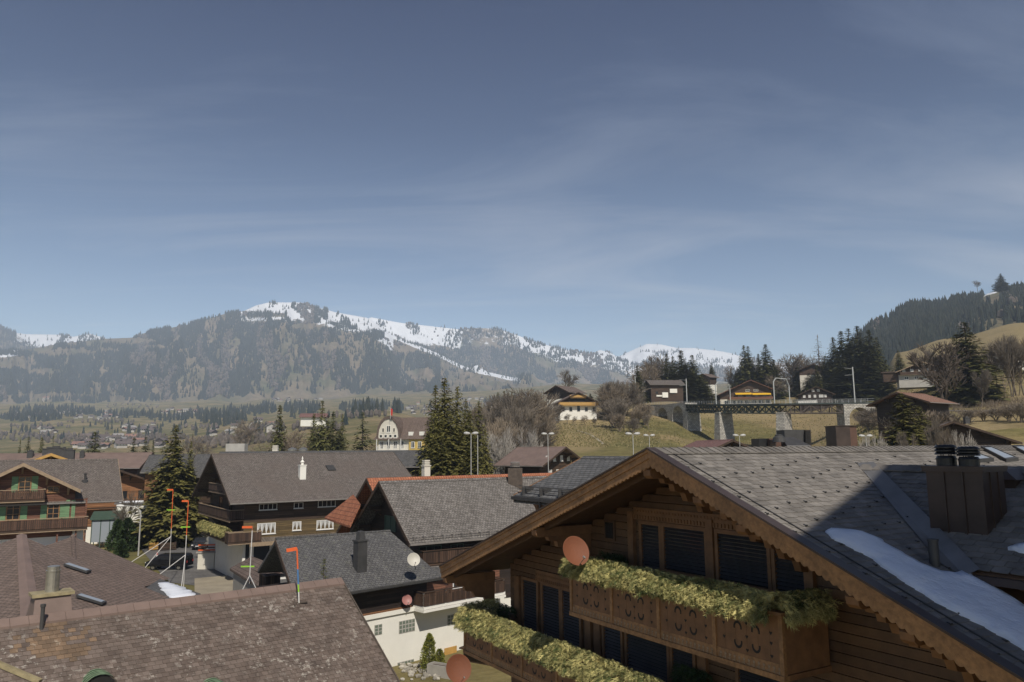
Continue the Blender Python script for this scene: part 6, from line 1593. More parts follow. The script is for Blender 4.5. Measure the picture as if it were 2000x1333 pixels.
BUSH = [bare_mesh(8, 3, 0.55, 'barebark_red', 7, 0.4, 0.012), bare_mesh(9, 3, 0.6, 'barebark', 8, 0.35, 0.012)]
BIR = [bare_mesh(10, 4, 0.4, 'birchbark', 2, 0.4, 0.014)]
OLD = [bare_mesh(16, 4, 0.5, 'bark', 1, 0.35, 0.024)]
def btree(px, yt, Y, kind, label, group=None, name='bare_tree', w_=1.0, cat='tree', zb=None):
    p = onY(px, Y)
    if zb is not None: p.z = zb
    h = max(1.0, atY(px, yt, Y).z - p.z)
    return add_tree(name, label, cat, p, h, w_, kind, group)
sp = [(960, 790, 205), (972, 812, 175), (990, 770, 215), (1000, 800, 200), (1012, 752, 235), (1022, 765, 225), (1032, 756, 240), (1048, 762, 250), (1060, 780, 245), (1070, 790, 235), (955, 840, 165), (1040, 800, 205), (1066, 812, 225), (1000, 840, 165), (1080, 800, 262), (1090, 790, 280), (975, 780, 240), (1025, 825, 180)]
for i, (a, b, Y) in enumerate(sp):
    btree(a, b, Y, (BRF + BR)[i % 5], '%s bare tree counted along the grey thicket in the middle' % ORD[i], 'bare trees in the middle thicket')
btree(1107, 722, 420, BR[0], 'bare round tree on the skyline above the balconied chalet', zb=atY(1107, 775, 420).z)
for i, (a, b, Y) in enumerate(((1192, 752, 282), (1200, 745, 288), (1210, 742, 292), (1222, 740, 296), (1236, 748, 290), (1250, 766, 286), (1262, 784, 275), (1202, 775, 260), (1220, 785, 256), (1243, 798, 262), (1268, 806, 268), (1196, 800, 252), (1212, 806, 246), (1236, 816, 244))):
    btree(a, b, Y, (BUSH + BRF + BR)[i % 6], '%s bush of the large bare thicket left of the viaduct' % ORD[i], 'bare thicket left of the viaduct', 'bare_shrub', 1.0, 'shrub')
for i, (a, b, Y) in enumerate(((1275, 692, 400), (1290, 690, 405), (1265, 705, 395), (1430, 712, 440), (1480, 698, 445), (1530, 700, 440), (1548, 690, 450), (1560, 687, 455), (1575, 692, 450), (1590, 700, 440), (1535, 725, 420), (1510, 730, 410), (1600, 740, 400), (1618, 690, 430))):
    btree(a, b, Y, BR[i % 3], '%s bare tree along the skyline behind the viaduct' % ORD[i], 'bare skyline trees')
ctree(1610, 652, 440, 34, LAR[0], 'tall leafless larch left of the big spruce grove', name='larch_tree')
btree(1857, 664, 190, OLD[0], 'old gnarled bare tree with thick trunk above the rail bank', w_=1.0)
for i, (a, b, Y) in enumerate(((1830, 680, 330), (1846, 690, 340), (1945, 672, 260), (1958, 660, 255), (1972, 668, 250), (1985, 655, 245), (1996, 650, 250), (2010, 660, 250), (1870, 690, 300), (1935, 700, 240), (1920, 720, 220))):
    btree(a, b, Y, (BRF + BR)[i % 5], '%s bare tree of the loose row on the right slope' % ORD[i], 'bare trees on the right slope', w_=0.6)
for i, (a, b, Y) in enumerate(((1690, 800, 215), (1712, 795, 200), (1730, 800, 190), (1700, 812, 195), (1745, 770, 330), (1762, 772, 340), (1780, 770, 330), (1795, 806, 134), (1815, 800, 134), (1835, 802, 135), (1850, 806, 136), (1895, 800, 175), (1925, 800, 172), (1950, 795, 170), (1975, 792, 165), (1998, 785, 160))):
    btree(a, b, Y, BUSH[i % 2], '%s leafless shrub on the banks right of the viaduct' % ORD[i], 'leafless shrubs on the right banks', 'bare_shrub', 1.5, 'shrub')
for i, (a, b, Y) in enumerate(((1708, 842, 112), (1824, 815, 112), (1850, 832, 108), (1880, 838, 106), (1780, 838, 110))):
    btree(a, b, Y, (BIR + BRF)[i % 3], '%s slender bare tree rising behind the slate ridge at right' % ORD[i], 'slender trees behind the slate ridge', w_=0.35, zb=-8)
for i, (a, b, Y) in enumerate(((1108, 808, 272), (1124, 812, 268), (1142, 810, 268), (1160, 815, 265))):
    btree(a, b, Y, BR[i % 3], '%s young fruit tree on the dry slope below the balconied chalet' % ORD[i], 'young fruit trees', 'fruit_tree')
for a, b, Y, l in ((972, 840, 150, 'white stemmed birch left of the round roof ventilator'), (1008, 832, 152, 'forked white birch in front of the dark spruces at centre')):
    btree(a, b, Y, BIR[0], l, None, 'birch_tree', w_=0.55)
btree(262, 952, 116, BR[1], 'bare tree beside the curved street lamp', w_=0.6, zb=G0)
for a, b, Y, l in ((555, 830, 205, 'reddish bare bush right of the narrow dark spruce'), (575, 838, 200, 'broad bare bush between the spruces behind the corner chalet'), (380, 846, 400, 'lone bare tree on the green slope left of centre'), (488, 815, 470, 'round bare tree on the green hillside')):
    btree(a, b, Y, BR[2], l)
btree(1938, 548, 1290, BR[0], 'round bare tree alone on the right skyline', zb=atY(1938, 567, 1290).z)
btree(745, 1262, 41, BRF[0], 'thin bare shrub beside the weathered roof edge', None, 'bare_shrub', w_=0.5, cat='shrub', zb=G0)

# evergreen shrubs
def leafy(name, label, cat, pos, h, rad, n, mt, seed, shape='cone', lf=0.07, group=None):
    rd = random.Random(seed); t = thing(name, label, cat, tuple(pos), group); m_ = MB()
    for i in range(n):
        q = rd.random() ** 0.8; a = rd.uniform(0, 6.28)
        R_ = rad * ((1 - q) ** 0.55 if shape == 'cone' else math.sqrt(max(0.02, 1 - (2 * q - 1) ** 2))) * (rd.random() ** 0.3) * (1 + 0.25 * math.sin(a * 3 + q * 9))
        c_ = Vector(pos) + Vector((math.cos(a) * R_, math.sin(a) * R_, q * h))
        d = Vector((math.cos(a) + rd.gauss(0, .5), math.sin(a) + rd.gauss(0, .5), 0.8 + rd.gauss(0, .5))).normalized(); s_ = d.cross(Vector((rd.gauss(0, 1), rd.gauss(0, 1), rd.gauss(0, 1)))).normalized()
        l_ = lf * rd.uniform(0.7, 1.4)
        m_.add([tuple(c_ - s_ * l_ * 0.5), tuple(c_ + s_ * l_ * 0.5), tuple(c_ + d * l_ * 1.6)], [(0, 1, 2)], min(1, max(0, rd.gauss(0.5, 0.25))))
    m_.build('foliage', mt, t); m_ = MB(); m_.tube(Vector(pos) - Vector((0, 0, 0.2)), Vector(pos) + Vector((0, 0, h * 0.8)), 0.06, 0.01, 5); m_.build('stem', 'bark', t)
    return t
p = atz(838, 1312, G0); leafy('thuja_shrub', 'yellow green thuja shrub against the white wall', 'shrub', p, 2.3, 0.62, 3800, 'thuja', 1, lf=0.06)
p = atz(858, 1310, G0); leafy('thuja_shrub', 'smaller thuja shrub right of the tall one by the white wall', 'shrub', p, 1.3, 0.5, 1800, 'thuja', 2, lf=0.06)
for i, (a, b, h_, r_) in enumerate(((228, 1075, 4.2, 1.5), (246, 1078, 4.6, 1.6), (236, 1090, 2.2, 0.8), (260, 1068, 3.4, 1.2))):
    p = atz(a, b, G0); leafy('evergreen_shrub', '%s of the dark evergreens beside the curved street lamp' % ORD[i], 'shrub', p, h_, r_, 2400, 'shrub', 5 + i, lf=0.2, group='evergreens by the street lamp')
# clumps of distant conifers and bare woods on the valley slopes, one mass each
def wood(label, spots, n, h, seed, mt='farneedles', flat=False, wide=0.2):
    rd = random.Random(seed); it = []
    for (cx, cy, rx, ry) in spots:
        for _ in range(int(n * rx * ry / 100)):
            a = rd.uniform(0, 6.28); q = math.sqrt(rd.random()); p = gp(cx + math.cos(a) * rx * q, cy + math.sin(a) * ry * q)
            hh = h * rd.uniform(0.6, 1.15); it.append((p.x, p.y, p.z - 0.5, hh, hh * wide, rd.random()))
    tag(cones(it, 'wood', mt, flat), label)
wood('dark conifer woods on the valley slopes behind the village', [(440, 822, 45, 12), (475, 806, 40, 9), (395, 812, 30, 9), (590, 800, 40, 10), (700, 800, 40, 7), (735, 796, 50, 8), (778, 800, 10, 9), (520, 800, 22, 10), (100, 806, 90, 9), (60, 818, 60, 7), (240, 812, 60, 6), (980, 786, 40, 5), (330, 818, 40, 5)], 26, 20, 31)
wood('grey bare woods and hedges on the valley floor', [(60, 855, 80, 8), (170, 862, 90, 9), (300, 860, 70, 8), (420, 868, 60, 8), (80, 835, 60, 4), (520, 840, 50, 6), (390, 838, 40, 5), (200, 825, 70, 4), (620, 840, 50, 5), (850, 800, 60, 8), (930, 800, 60, 8), (1060, 772, 60, 6), (260, 795, 60, 6), (480, 862, 60, 6), (700, 815, 60, 4)], 12, 9, 32, 'larchtrees', True, 0.26)
wood('scattered dark spruces dotted over the valley floor', [(150, 850, 150, 16), (400, 845, 120, 22), (300, 830, 160, 20), (900, 795, 120, 12), (650, 820, 100, 14)], 0.8, 17, 33)
# dry reddish brush along the viaduct meadow's upper edge
def brush(label, spots, n, h, seed, mt='barebark_red'):
    rd = random.Random(seed); m_ = MB()
    for (cx, cy, rx, ry) in spots:
        for _ in range(int(n * rx * ry / 50)):
            a = rd.uniform(0, 6.28); q = math.sqrt(rd.random()); p = gp(cx + math.cos(a) * rx * q, cy + math.sin(a) * ry * q, 100, 900)
            hh = h * rd.uniform(0.4, 1.1)
            for _k in range(4):
                e = p + Vector((rd.gauss(0, .35) * hh, rd.gauss(0, .35) * hh, hh * rd.uniform(0.6, 1))); m_.tube(p, e, 0.035 * hh ** 0.5, 0.012, 3, None, False)
    tag(m_.build('brushwood', mt, None, 'stuff'), label)
brush('low reddish brushwood along the foot of the railway bank', [(1330, 806, 70, 4), (1420, 806, 60, 4), (1500, 806, 60, 4), (1590, 805, 60, 4), (1900, 800, 90, 8), (1960, 790, 60, 10), (1800, 798, 40, 4), (1150, 812, 60, 4), (1700, 815, 30, 8)], 13, 2.2, 41)
# tufts on the near meadow slopes
def tufts(label, spots, n, seed, mt):
    rd = random.Random(seed); m_ = MB()
    for (cx, cy, rx, ry) in spots:
        for _ in range(n):
            p = gp(cx + rd.uniform(-rx, rx), cy + rd.uniform(-ry, ry), 100, 600)
            for _k in range(3):
                a = rd.uniform(0, 6.28); w_ = 0.18; m_.add([(p.x - math.sin(a) * w_, p.y + math.cos(a) * w_, p.z - 0.05), (p.x + math.sin(a) * w_, p.y - math.cos(a) * w_, p.z - 0.05), (p.x + rd.gauss(0, .15), p.y + rd.gauss(0, .15), p.z + rd.uniform(0.2, 0.5))], [(0, 1, 2)], rd.random())
    tag(m_.build('grass_tufts', mt, None, 'stuff'), label)
M['tuft'] = tinted('grass_tuft', (0.13, 0.135, 0.045), (0.36, 0.29, 0.15), 0.9, 0, trans=1)
tufts('rough grass tufts on the meadow under the viaduct', [(1380, 835, 260, 35), (1180, 850, 110, 24), (1700, 850, 70, 22), (1850, 770, 120, 14)], 2400, 44, 'tuft')
# ------------------------------------------------------------------ hillside houses
def hill_chalet(name, label, px, yr, Y, az, L, hw, pitch, ybase, roofm, wood, base='white', hb=2.4, **k):
    p = atY(px, yr, Y); g = atY(px, ybase, Y).z
    return chalet(name, label, 'chalet', fr_az(p, az), L, hw, pitch, g, roofm, wood, base, hb, **k)
# balconied chalet on the knoll (gable to the viewer)
t, h = hill_chalet('hill_chalet', 'gabled chalet with ochre balcony and white ground floor on the knoll at centre', 1130, 766, 285, -8, 14, 8.4, 26, 805, 'browntile', 'brownwood', hb=2.6, og=1.6)
W_ = h['W']; Lw = h['Lw']
balcony(t, W_, -0.4, Lw + 0.4, h['zb'] + 0.05, 1.5, 1.0, 'yellowwood', 'yellowwood', False, 'yellowwood', 0.4)
balcony(t, W_, Lw * 0.28, Lw * 0.72, h['zb'] + 2.9, 1.1, 0.9, 'yellowwood', 'brownwood', False, 'yellowwood', 0.4)
thing_part('recess_shade', 'dark', t, W_, [(Lw * 0.3, Lw * 0.7, -0.05, 0.0, h['zb'] + 0.4, h['zb'] + 2.6)])  # dark sheet on the wall, painting the shade of a recess
for k in range(5): window(t, W_, 1.0 + k * 3.0, h['zb'] - 2.2, 1.1, 1.5 if k != 2 else 2.0, 'dgrey', 'glass', 2)
for k in range(2): window(t, W_, Lw * 0.4 + k * 1.8, h['zb'] + 3.4, 1.0, 1.1, 'brownwood', 'glass', 1)
t, h = hill_chalet('hill_chalet', 'dark roofed chalet half hidden by trees behind the balconied one', 1085, 753, 330, 40, 14, 7, 25, 790, 'browntile', 'blackwood')
# chalet behind the left end of the viaduct (long side to the viewer)
t, h = hill_chalet('hill_chalet', 'chalet with grey hipped roof and white stucco bay above the viaduct arches', 1262, 743, 345, 84, 16.5, 5.6, 24, 785, 'greybrown', 'brownwood', base='brownwood', og=0.8)
S_ = h['S']
for x0, x1, yt, yb in ((1282, 1294, 772, 775), (1293, 1304, 767, 777), (1308, 1322, 760, 768)):
    u0, _ = facepx(S_, x0, 770); u1, _ = facepx(S_, x1, 770); za = facepx(S_, x0, yt)[1]; zb = facepx(S_, x0, yb)[1]
    thing_part('stucco_panel', 'white', t, S_, [(u0, u1, -0.6 if x0 != 1282 else -0.2, 0, zb, za)])
for k in range(3): window(t, S_, 2 + k * 4, h['zb'] + 0.8, 1.3, 1.1, 'brownwood')
# chalet with yellow awnings
t, h = hill_chalet('hill_chalet', 'wide dark red chalet with two yellow awnings behind the viaduct', 1466, 742, 375, 8, 18, 11.0, 24, 790, 'browntile', 'brownwood', base='cream', hb=2.7, og=2.0, trim='redwood', hwf=16)
W_ = h['W']; Lw = h['Lw']
balcony(t, W_, 4, Lw + 0.5, h['zb'], 1.6, 1.0, 'redwood', 'woodtrim', False, 'redwood', 0.4)
for x0, x1, dz in ((Lw - 17.5, Lw - 9.6, 0.25), (Lw - 9.3, Lw - 0.4, 0.0)):
    m_ = MB(W_); m_.slab([(x0, -1.8, h['zb'] + 2.25 + dz), (x1, -1.8, h['zb'] + 2.25 + dz), (x1, 0, h['zb'] + 2.95 + dz), (x0, 0, h['zb'] + 2.95 + dz)], 0.1); m_.box(x0, x1, -1.82, -1.76, h['zb'] + 1.9 + dz, h['zb'] + 2.25 + dz); m_.build('awning', 'yellowcloth', t)
for k in range(2): window(t, W_, Lw * 0.5 + k * 4.0, h['zb'] + 3.9, 2.2, 0.9, 'white', 'glass', 3)
for k in range(7): window(t, W_, 2 + k * 3.3, h['zb'] - 2.3, 2.2, 1.8, 'winwhite', 'glass', 2, t=0.1)
for k in range(4): window(t, W_, Lw - 16 + k * 4, h['zb'] + 0.2, 2.2, 1.8, 'brownwood', 'glass', 2)
# dark chalet with white windows
t, h = hill_chalet('hill_chalet', 'small black timber chalet with white framed windows by the viaduct', 1594, 755, 330, 14, 12, 7.6, 25, 792, 'browntile', 'blackwood', base='blackwood', hb=0.5, og=1.2)
W_ = h['W']; Lw = h['Lw']; z1 = facepx(W_, 1594, 768)[1]; z2 = facepx(W_, 1594, 776)[1]
for k in range(2): window(t, W_, Lw * 0.5 - 1.8 + k * 2.2, z1 + 0.7, 1.1, 1.0, 'winwhite', 'curtain', 2, ft=0.12)
for k, w_ in enumerate((1.0, 1.0, 1.0, 1.8, 0.9)): window(t, W_, 1.0 + k * 2.2, z2 - 0.1, w_, 1.1, 'winwhite', 'curtain', 2, ft=0.14)
fence_ = thing('white_fence', 'white slatted fence beside the track in front of the black timber chalet', 'fence', tuple(atY(1578, 786, 312)))
pa = atY(1560, 784, 312); pb = atY(1595, 783, 312)
m_ = MB(); m_.bar(pa, pb, 0.1, 0.12); m_.bar(pa - Vector((0, 0, .6)), pb - Vector((0, 0, .6)), 0.1, 0.12); m_.build('rail', 'winwhite', fence_, 'stuff')
for k in range(15):
    q = pa.lerp(pb, k / 14); m_ = MB(); m_.box(q.x - 0.16, q.x + 0.16, q.y - 0.12, q.y - 0.06, q.z - 1.0, q.z + 0.1); m_.build('slat', 'winwhite', fence_)
t, h = hill_chalet('hill_chalet', 'pale gabled chalet peeping over the trees above the black chalet', 1588, 711, 420, 18, 14, 8.4, 22, 760, 'browntile', 'brownwood', base='cream', hb=8, og=1.5, trim='brownwood')
t, h = hill_chalet('hill_chalet', 'small brown chalet on the skyline left of the yellow awnings', 1371, 730, 470, 56, 9, 6, 24, 760, 'browntile', 'brownwood')
# right hand slope
t, h = hill_chalet('hill_chalet', 'old log chalet with stacked firewood on the upper right slope', 1800, 706, 300, 22, 13, 9.6, 22, 741, 'browntile', 'brownwood', base='greyp', hb=2.2, og=1.8, trim='woodtrim')
W_ = h['W']; Lw = h['Lw']
balcony(t, W_, 0.5, Lw - 0.5, h['zb'], 1.3, 0.9, 'brownwood_v', 'brownwood', False, 'woodtrim', 0.3)
for k in range(5): window(t, W_, 1.5 + k * 2.9, h['zb'] + 1.2, 1.1, 1.0, 'winwhite', 'curtain', 2, ft=0.12)
for k in range(2): window(t, W_, Lw * 0.42 + k * 2, h['zb'] + 3.8, 1.0, 0.8, 'winwhite', 'curtain', 2, ft=0.12)
for k in range(4): window(t, W_, 2 + k * 3.6, h['zb'] - 2.0, 1.6, 1.3, 'winwhite', 'glass', 2, ft=0.14)
thing_part('annexe', 'brownwood', t, W_, [(-5.5, 0, 0.5, 6, h['zb'] - 2.5, h['zb'] + 1.2)]); thing_part('annexe_roof', 'browntile', t, W_, [(-6.2, 0, 0, 6.5, h['zb'] + 1.2, h['zb'] + 1.5)])
t, h = hill_chalet('hill_chalet', 'long pale roofed chalet on the slope behind the old bare tree', 1838, 692, 330, 60, 16, 7, 22, 725, 'greybrown', 'brownwood')
t, h = hill_chalet('hill_chalet', 'white fronted chalet right of the large spruce on the slope', 1942, 683, 290, 66, 12, 4.5, 22, 708, 'darktile', 'brownwood', hb=2.6, og=0.6)
t, h = hill_chalet('hill_chalet', 'dark gabled chalet with faded orange roof behind the near spruce at right', 1750, 766, 145, 55, 11, 6.2, 20, 830, 'oldorange', 'blackwood', base='brownwood', hb=0.5, og=1.8)
W_ = h['W']; window(t, W_, h['Lw'] * 0.55, h['zb'] - 2.0, 1.3, 1.6, 'winwhite', 'glass', 2, ft=0.1)
t, h = hill_chalet('hill_chalet', 'low brown chalet half hidden behind bare birches at the far right', 1862, 823, 118, 22, 10, 8.8, 21, 905, 'browntile', 'brownwood', base='brownwood', hb=1.0, og=1.8, hwf=5)
W_ = h['W']; balcony(t, W_, 1, h['Lw'] - 1, h['zb'] + 0.8, 1.3, 0.9, 'brownwood_v', 'brownwood', False, 'brownwood', 0.3)
chimney(t, (atY(1888, 823, 120).x, 120, 0, 0), 0, 0, atY(1888, 820, 120).z + 0.2, atY(1888, 828, 120).z, 0.7, 0.6, 'dgrey', 'dgrey')
# chalet below the meadow, centre
t, h = hill_chalet('hill_chalet', 'dark chalet with brown roof and white framed windows below the meadow', 1106, 873, 128, -48, 11, 4.4, 26, 940, 'copper_roof', 'brownwood', hb=3.0, base='brownwood', hwf=6.2)
for k in range(4): window(t, h['W'], 1.6 + k * 1.9, h['zb'] + 0.3, 0.7, 0.9, 'winwhite', 'curtain', 2, ft=0.1)
for k in range(3): window(t, h['W'], 2.4 + k * 1.9, h['zb'] - 2.0, 0.7, 0.9, 'winwhite', 'curtain', 2, ft=0.1)
t, h = hill_chalet('hill_chalet', 'dark gable with red brown roof just above the slate ridge under the viaduct', 1432, 859, 120, -10, 14, 4.6, 22, 900, 'brick_roof', 'blackwood', hb=0.5, base='blackwood', og=1.0)
# rooftop plant: dark cowls and boxes just above the slate ridge
rb = atY(1540, 872, 78)
t = thing('rooftop_plant', 'dark sheet metal ventilation boxes and cowl above the slate ridge', 'ventilation unit', (rb.x, rb.y, -4))
def pbox(n, mt, x0, x1, yt, yb, Y, d=2.5, par=None):
    a = atY(x0, yt, Y); b = atY(x1, yb, Y); m_ = MB(); m_.box(a.x, b.x, Y, Y + d, b.z - 1.5, a.z); return m_.build(n, mt, par or t)
pbox('duct_box', 'dgrey', 1532, 1573, 840, 872, 80); lv = pbox('louvre_box', 'copper', 1572, 1585, 840, 872, 79.8)
for k in range(7):
    a = atY(1573, 842 + k * 4, 79.7); b = atY(1584, 842 + k * 4, 79.7); m_ = MB(); m_.box(a.x, b.x, 79.6, 79.8, a.z - 0.06, a.z + 0.03); m_.build('louvre', 'black', lv)
pbox('duct_box', 'black', 1482, 1502, 857, 872, 77); lv = pbox('louvre_box', 'copper_lit', 1502, 1526, 857, 872, 76.5)  # right-hand box in the copper painted as lit
for k in range(4):
    a = atY(1503, 860 + k * 3.6, 76.4); b = atY(1516, 860 + k * 3.6, 76.4); m_ = MB(); m_.box(a.x, b.x, 76.3, 76.5, a.z - 0.05, a.z + 0.03); m_.build('louvre', 'black', lv)
a = atY(1521, 850, 75); m_ = MB(); m_.lathe((a.x, a.y, a.z - 0.7), [(0.62, 0), (0.55, 0.45), (0.36, 0.62), (0.36, 0.72), (0.1, 0.76)], 16); m_.build('cowl', 'dgrey', t)
a = atY(1533, 854, 76); b = atY(1580, 870, 76); m_ = MB(); m_.hexa([(a.x, 75, b.z - 1), (b.x, 75, b.z - 1), (b.x, 78, b.z - 1), (a.x, 78, b.z - 1), (a.x, 75.6, b.z), (b.x, 75.6, b.z), (b.x - 0.9, 77.5, a.z), (a.x + 0.2, 77.5, a.z)]); m_.build('sloping_hood', 'dgrey', t)
a = atY(1632, 833, 60); b = atY(1676, 873, 60)
t = thing('lift_housing', 'brown sheet clad box standing on the roof above the slate ridge', 'roof box', (a.x, 61, b.z))
m_ = MB(); m_.box(a.x, b.x - 0.55, 60, 62, b.z - 2, a.z); m_.build('front_panel', 'copper', t); m_ = MB(); m_.box(b.x - 0.54, b.x, 60.05, 62, b.z - 2, a.z - 0.02); m_.build('side_panel', 'copper_lit', t); m_ = MB(); m_.box(a.x - 0.06, b.x + 0.06, 59.95, 62.1, a.z, a.z + 0.06); m_.build('cap', 'copper', t)  # side panel painted lighter as the lit face
a = atY(1006, 900, 66); t = thing('roof_ventilator', 'round slatted ventilator on a dark box behind the orange ridge', 'ventilator', (a.x, a.y, -4))
m_ = MB(); m_.box(a.x - 0.62, a.x + 0.62, a.y, a.y + 1.2, -4, atY(1006, 915, 66).z); m_.build('box', 'bark', t)
for k in range(4):
    m_ = MB(); z = atY(1006, 913, 66).z + k * 0.12; m_.lathe((a.x, a.y + 0.5, z), [(0.42, 0), (0.45, 0.03), (0.36, 0.09)], 14); m_.build('slat', 'greytrim', t)
# cream hotel with arched gable
g = atY(790, 935, 190).z
t = thing('hotel', 'cream and yellow historic hotel with arched gable and many balconies', 'hotel', tuple(atY(785, 930, 196).xy) + (g,))
H0 = atY(737, 857, 197); H1 = atY(830, 856, 193)
hf = (H0.x, H0.y, 0, math.atan2(H1.y - H0.y, H1.x - H0.x)); Lh = (H1.xy - H0.xy).length; zE = H0.z; 
zR = atY(765, 815, 195).z
thing_part('wall', 'cream', t, hf, [(0.3, Lh - 4.2, 0, 8, g - 3, zE)]); thing_part('corner_wing', 'yellowp', t, hf, [(Lh - 4.2, Lh, -0.5, 8, g - 3, zE)])
m_ = MB(hf); m_.add([(-0.8, -1, zE - 0.3), (Lh + 0.8, -1, zE - 0.3), (Lh + 0.8, 9, zE - 0.3), (-0.8, 9, zE - 0.3), (3.0, 3.8, zR), (Lh - 1, 3.8, zR), (Lh - 1, 5.5, zR), (3.0, 5.5, zR)], [(0, 1, 5, 4), (1, 2, 6, 5), (2, 3, 7, 6), (3, 0, 4, 7), (4, 5, 6, 7), (3, 2, 1, 0)]); m_.build('roof', 'brick_roof' if False else 'browntile', t)
gx = Lh * 0.26; gw = 2.9; zg = zR - 0.4
pts = [(gx - gw, -0.6, zE - 0.2)] + [(gx - gw * math.cos(q * math.pi / 8) ** 1.0 * (1 if q <= 4 else 1), -0.6, zE + 0.6 + (zg - zE - 0.6) * math.sin(q * math.pi / 8)) for q in range(9)] + [(gx + gw, -0.6, zE - 0.2)]
m_ = MB(hf); m_.extr(pts, (0, 0.5, 0)); gb_ = m_.build('arched_gable', 'cream', t)
m_ = MB(hf); m_.extr([(gx - gw - 0.6, -0.8, zE - 0.2)] + [(gx - (gw + 0.45) * math.cos(q * math.pi / 8), -0.8, zE + 0.8 + (zg + 0.5 - zE - 0.6) * math.sin(q * math.pi / 8)) for q in range(9)] + [(gx + gw + 0.6, -0.8, zE - 0.2), (gx + gw, -0.8, zE)] + [(gx + gw * math.cos(q * math.pi / 8), -0.8, zE + 0.6 + (zg - zE - 0.6) * math.sin(q * math.pi / 8)) for q in range(9)] + [(gx - gw, -0.8, zE)], (0, 6, 0)); m_.build('gable_roof', 'browntile', t)
gf = (MB(hf).P((0, -0.6, 0))[0], MB(hf).P((0, -0.6, 0))[1], 0, hf[3])
window(t, gf, gx - 0.6, zE + 1.5, 1.2, 1.8, 'white', 'glass', 2, ft=0.15); window(t, gf, gx - 1.9, zE + 1.5, 0.7, 1.2, 'cream', 'glass', 1, ft=0.15); window(t, gf, gx + 1.2, zE + 1.5, 0.7, 1.2, 'cream', 'glass', 1, ft=0.15)
for k in range(4): window(t, gf, gx - 2.6 + k * 1.35, zE + 0.1, 0.9, 0.9, 'white', 'glass', 1, ft=0.12)
for k in range(2): thing_part('dormer', 'white', t, hf, [(Lh - 4.5 + k * 3, Lh - 3.3 + k * 3, -0.2, 2, zE + 0.3, zE + 1.6)])
nf = int((zE - g) / 2.9)
for f_ in range(nf):
    z = zE - 2.9 * (f_ + 1)
    for k in range(int((Lh - 5) / 1.9)): window(t, hf, 0.8 + k * 1.9, z + 0.2, 1.1, 2.0, 'winwhite', 'glass', 2, ft=0.13, sill=False)
    b_ = thing_part('balcony', 'white', t, hf, [(0.3, Lh - 4.6, -1.2, 0, z - 0.14, z)])
    m_ = MB(hf); x = 0.3
    while x < Lh - 4.6: m_.box(x, x + 0.1, -1.2, -1.12, z, z + 0.95); x += 0.32
    m_.box(0.3, Lh - 4.6, -1.22, -1.1, z + 0.95, z + 1.03); m_.build('railing', 'white', b_, 'stuff')
    for k in range(int(Lh / 3.6)): thing_part('post', 'winwhite', b_, hf, [(0.35 + k * 3.4, 0.5 + k * 3.4, -1.2, -1.05, z, z + 2.75)])
    for k in range(2): window(t, (MB(hf).P((0, -0.5, 0))[0], MB(hf).P((0, -0.5, 0))[1], 0, hf[3]), Lh - 3.6 + k * 1.9, z + 0.4, 1.0, 1.6, 'winwhite', 'glass', 2, ft=0.12)
pf = atY(763, 797, 194); t = thing('flag_pole', 'flag pole with limp red and white flag on the hotel roof', 'flag', (pf.x, pf.y, zR))
m_ = MB(); m_.tube((pf.x, pf.y, zR - 0.5), (pf.x, pf.y, pf.z), 0.06, 0.04, 6); m_.build('pole', 'polewhite', t)
m_ = MB(); m_.add([(pf.x, pf.y, pf.z), (pf.x + 0.5, pf.y + 0.3, pf.z - 0.4), (pf.x + 0.45, pf.y - 0.1, pf.z - 2.2), (pf.x, pf.y, pf.z - 1.6)], [(0, 1, 2, 3)]); m_.extr([(pf.x + 0.05, pf.y - 0.05, pf.z - 0.2), (pf.x + 0.4, pf.y - 0.05, pf.z - 0.5), (pf.x + 0.3, pf.y - 0.05, pf.z - 1.9)], (0, 0.04, 0)); m_.build('flag_cloth', 'red', t)
# barn on the green slope
t, h = hill_chalet('barn', 'long farmhouse with pale reddish roof on the slope above the spruces', 587, 808, 420, 84, 15, 5, 24, 823, 'brick_roof', 'blackwood', og=0.8)
# viaduct masts etc. below; far chalets, one thing each
random.seed(77)
far = []
M['farwall'] = plain('far_plaster', (0.5, 0.47, 0.42), 0.9, 0.2, 0.1)
def far_proto(wallm, roofm, hb):
    t = thing('far_chalet', '', 'chalet')
    m_ = MB(); m_.extr([(-5, -4, hb), (5, -4, hb), (5, 4, hb), (-5, 4, hb)], (0, 0, 0.01)) if False else None
    m_ = MB(); m_.box(-5, 5, -3.8, 3.8, -2, hb); m_.build('plinth', 'farwall', t)
    m_ = MB(); m_.extr([(-5, -4, hb), (-5, -4, 4.6), (-5, 0, 6.6), (-5, 4, 4.6), (-5, 4, hb)], (10, 0, 0)); m_.build('wall', wallm, t)
    m_ = MB(); m_.slab([(-6.2, -5.4, 4.1), (6.2, -5.4, 4.1), (6.2, 0, 7), (-6.2, 0, 7)], 0.3); m_.slab([(-6.2, 0, 7), (6.2, 0, 7), (6.2, 5.4, 4.1), (-6.2, 5.4, 4.1)], 0.3); m_.build('roof', roofm, t)
    m_ = MB()
    for k in range(3): m_.box(-4 + k * 3, -2.6 + k * 3, -4.06, -4.0, 2.6, 3.8)
    m_.build('window', 'winwhite', t, 'stuff')
    return t
M['farroof_l'] = plain('pale_far_roof', (0.32, 0.3, 0.28), 0.7, 0.2, 0.1)
M['farroof_d'] = plain('brown_far_roof', (0.13, 0.10, 0.09), 0.8, 0.2, 0.1)
M['farroof_r'] = plain('reddish_far_roof', (0.27, 0.15, 0.11), 0.8, 0.2, 0.1)
PR_ = [far_proto('brownwood', 'farroof_d', 2.3), far_proto('farwall', 'farroof_l', 3.5), far_proto('brownwood', 'farroof_r', 2.6), far_proto('cream', 'farroof_d', 4.4)]
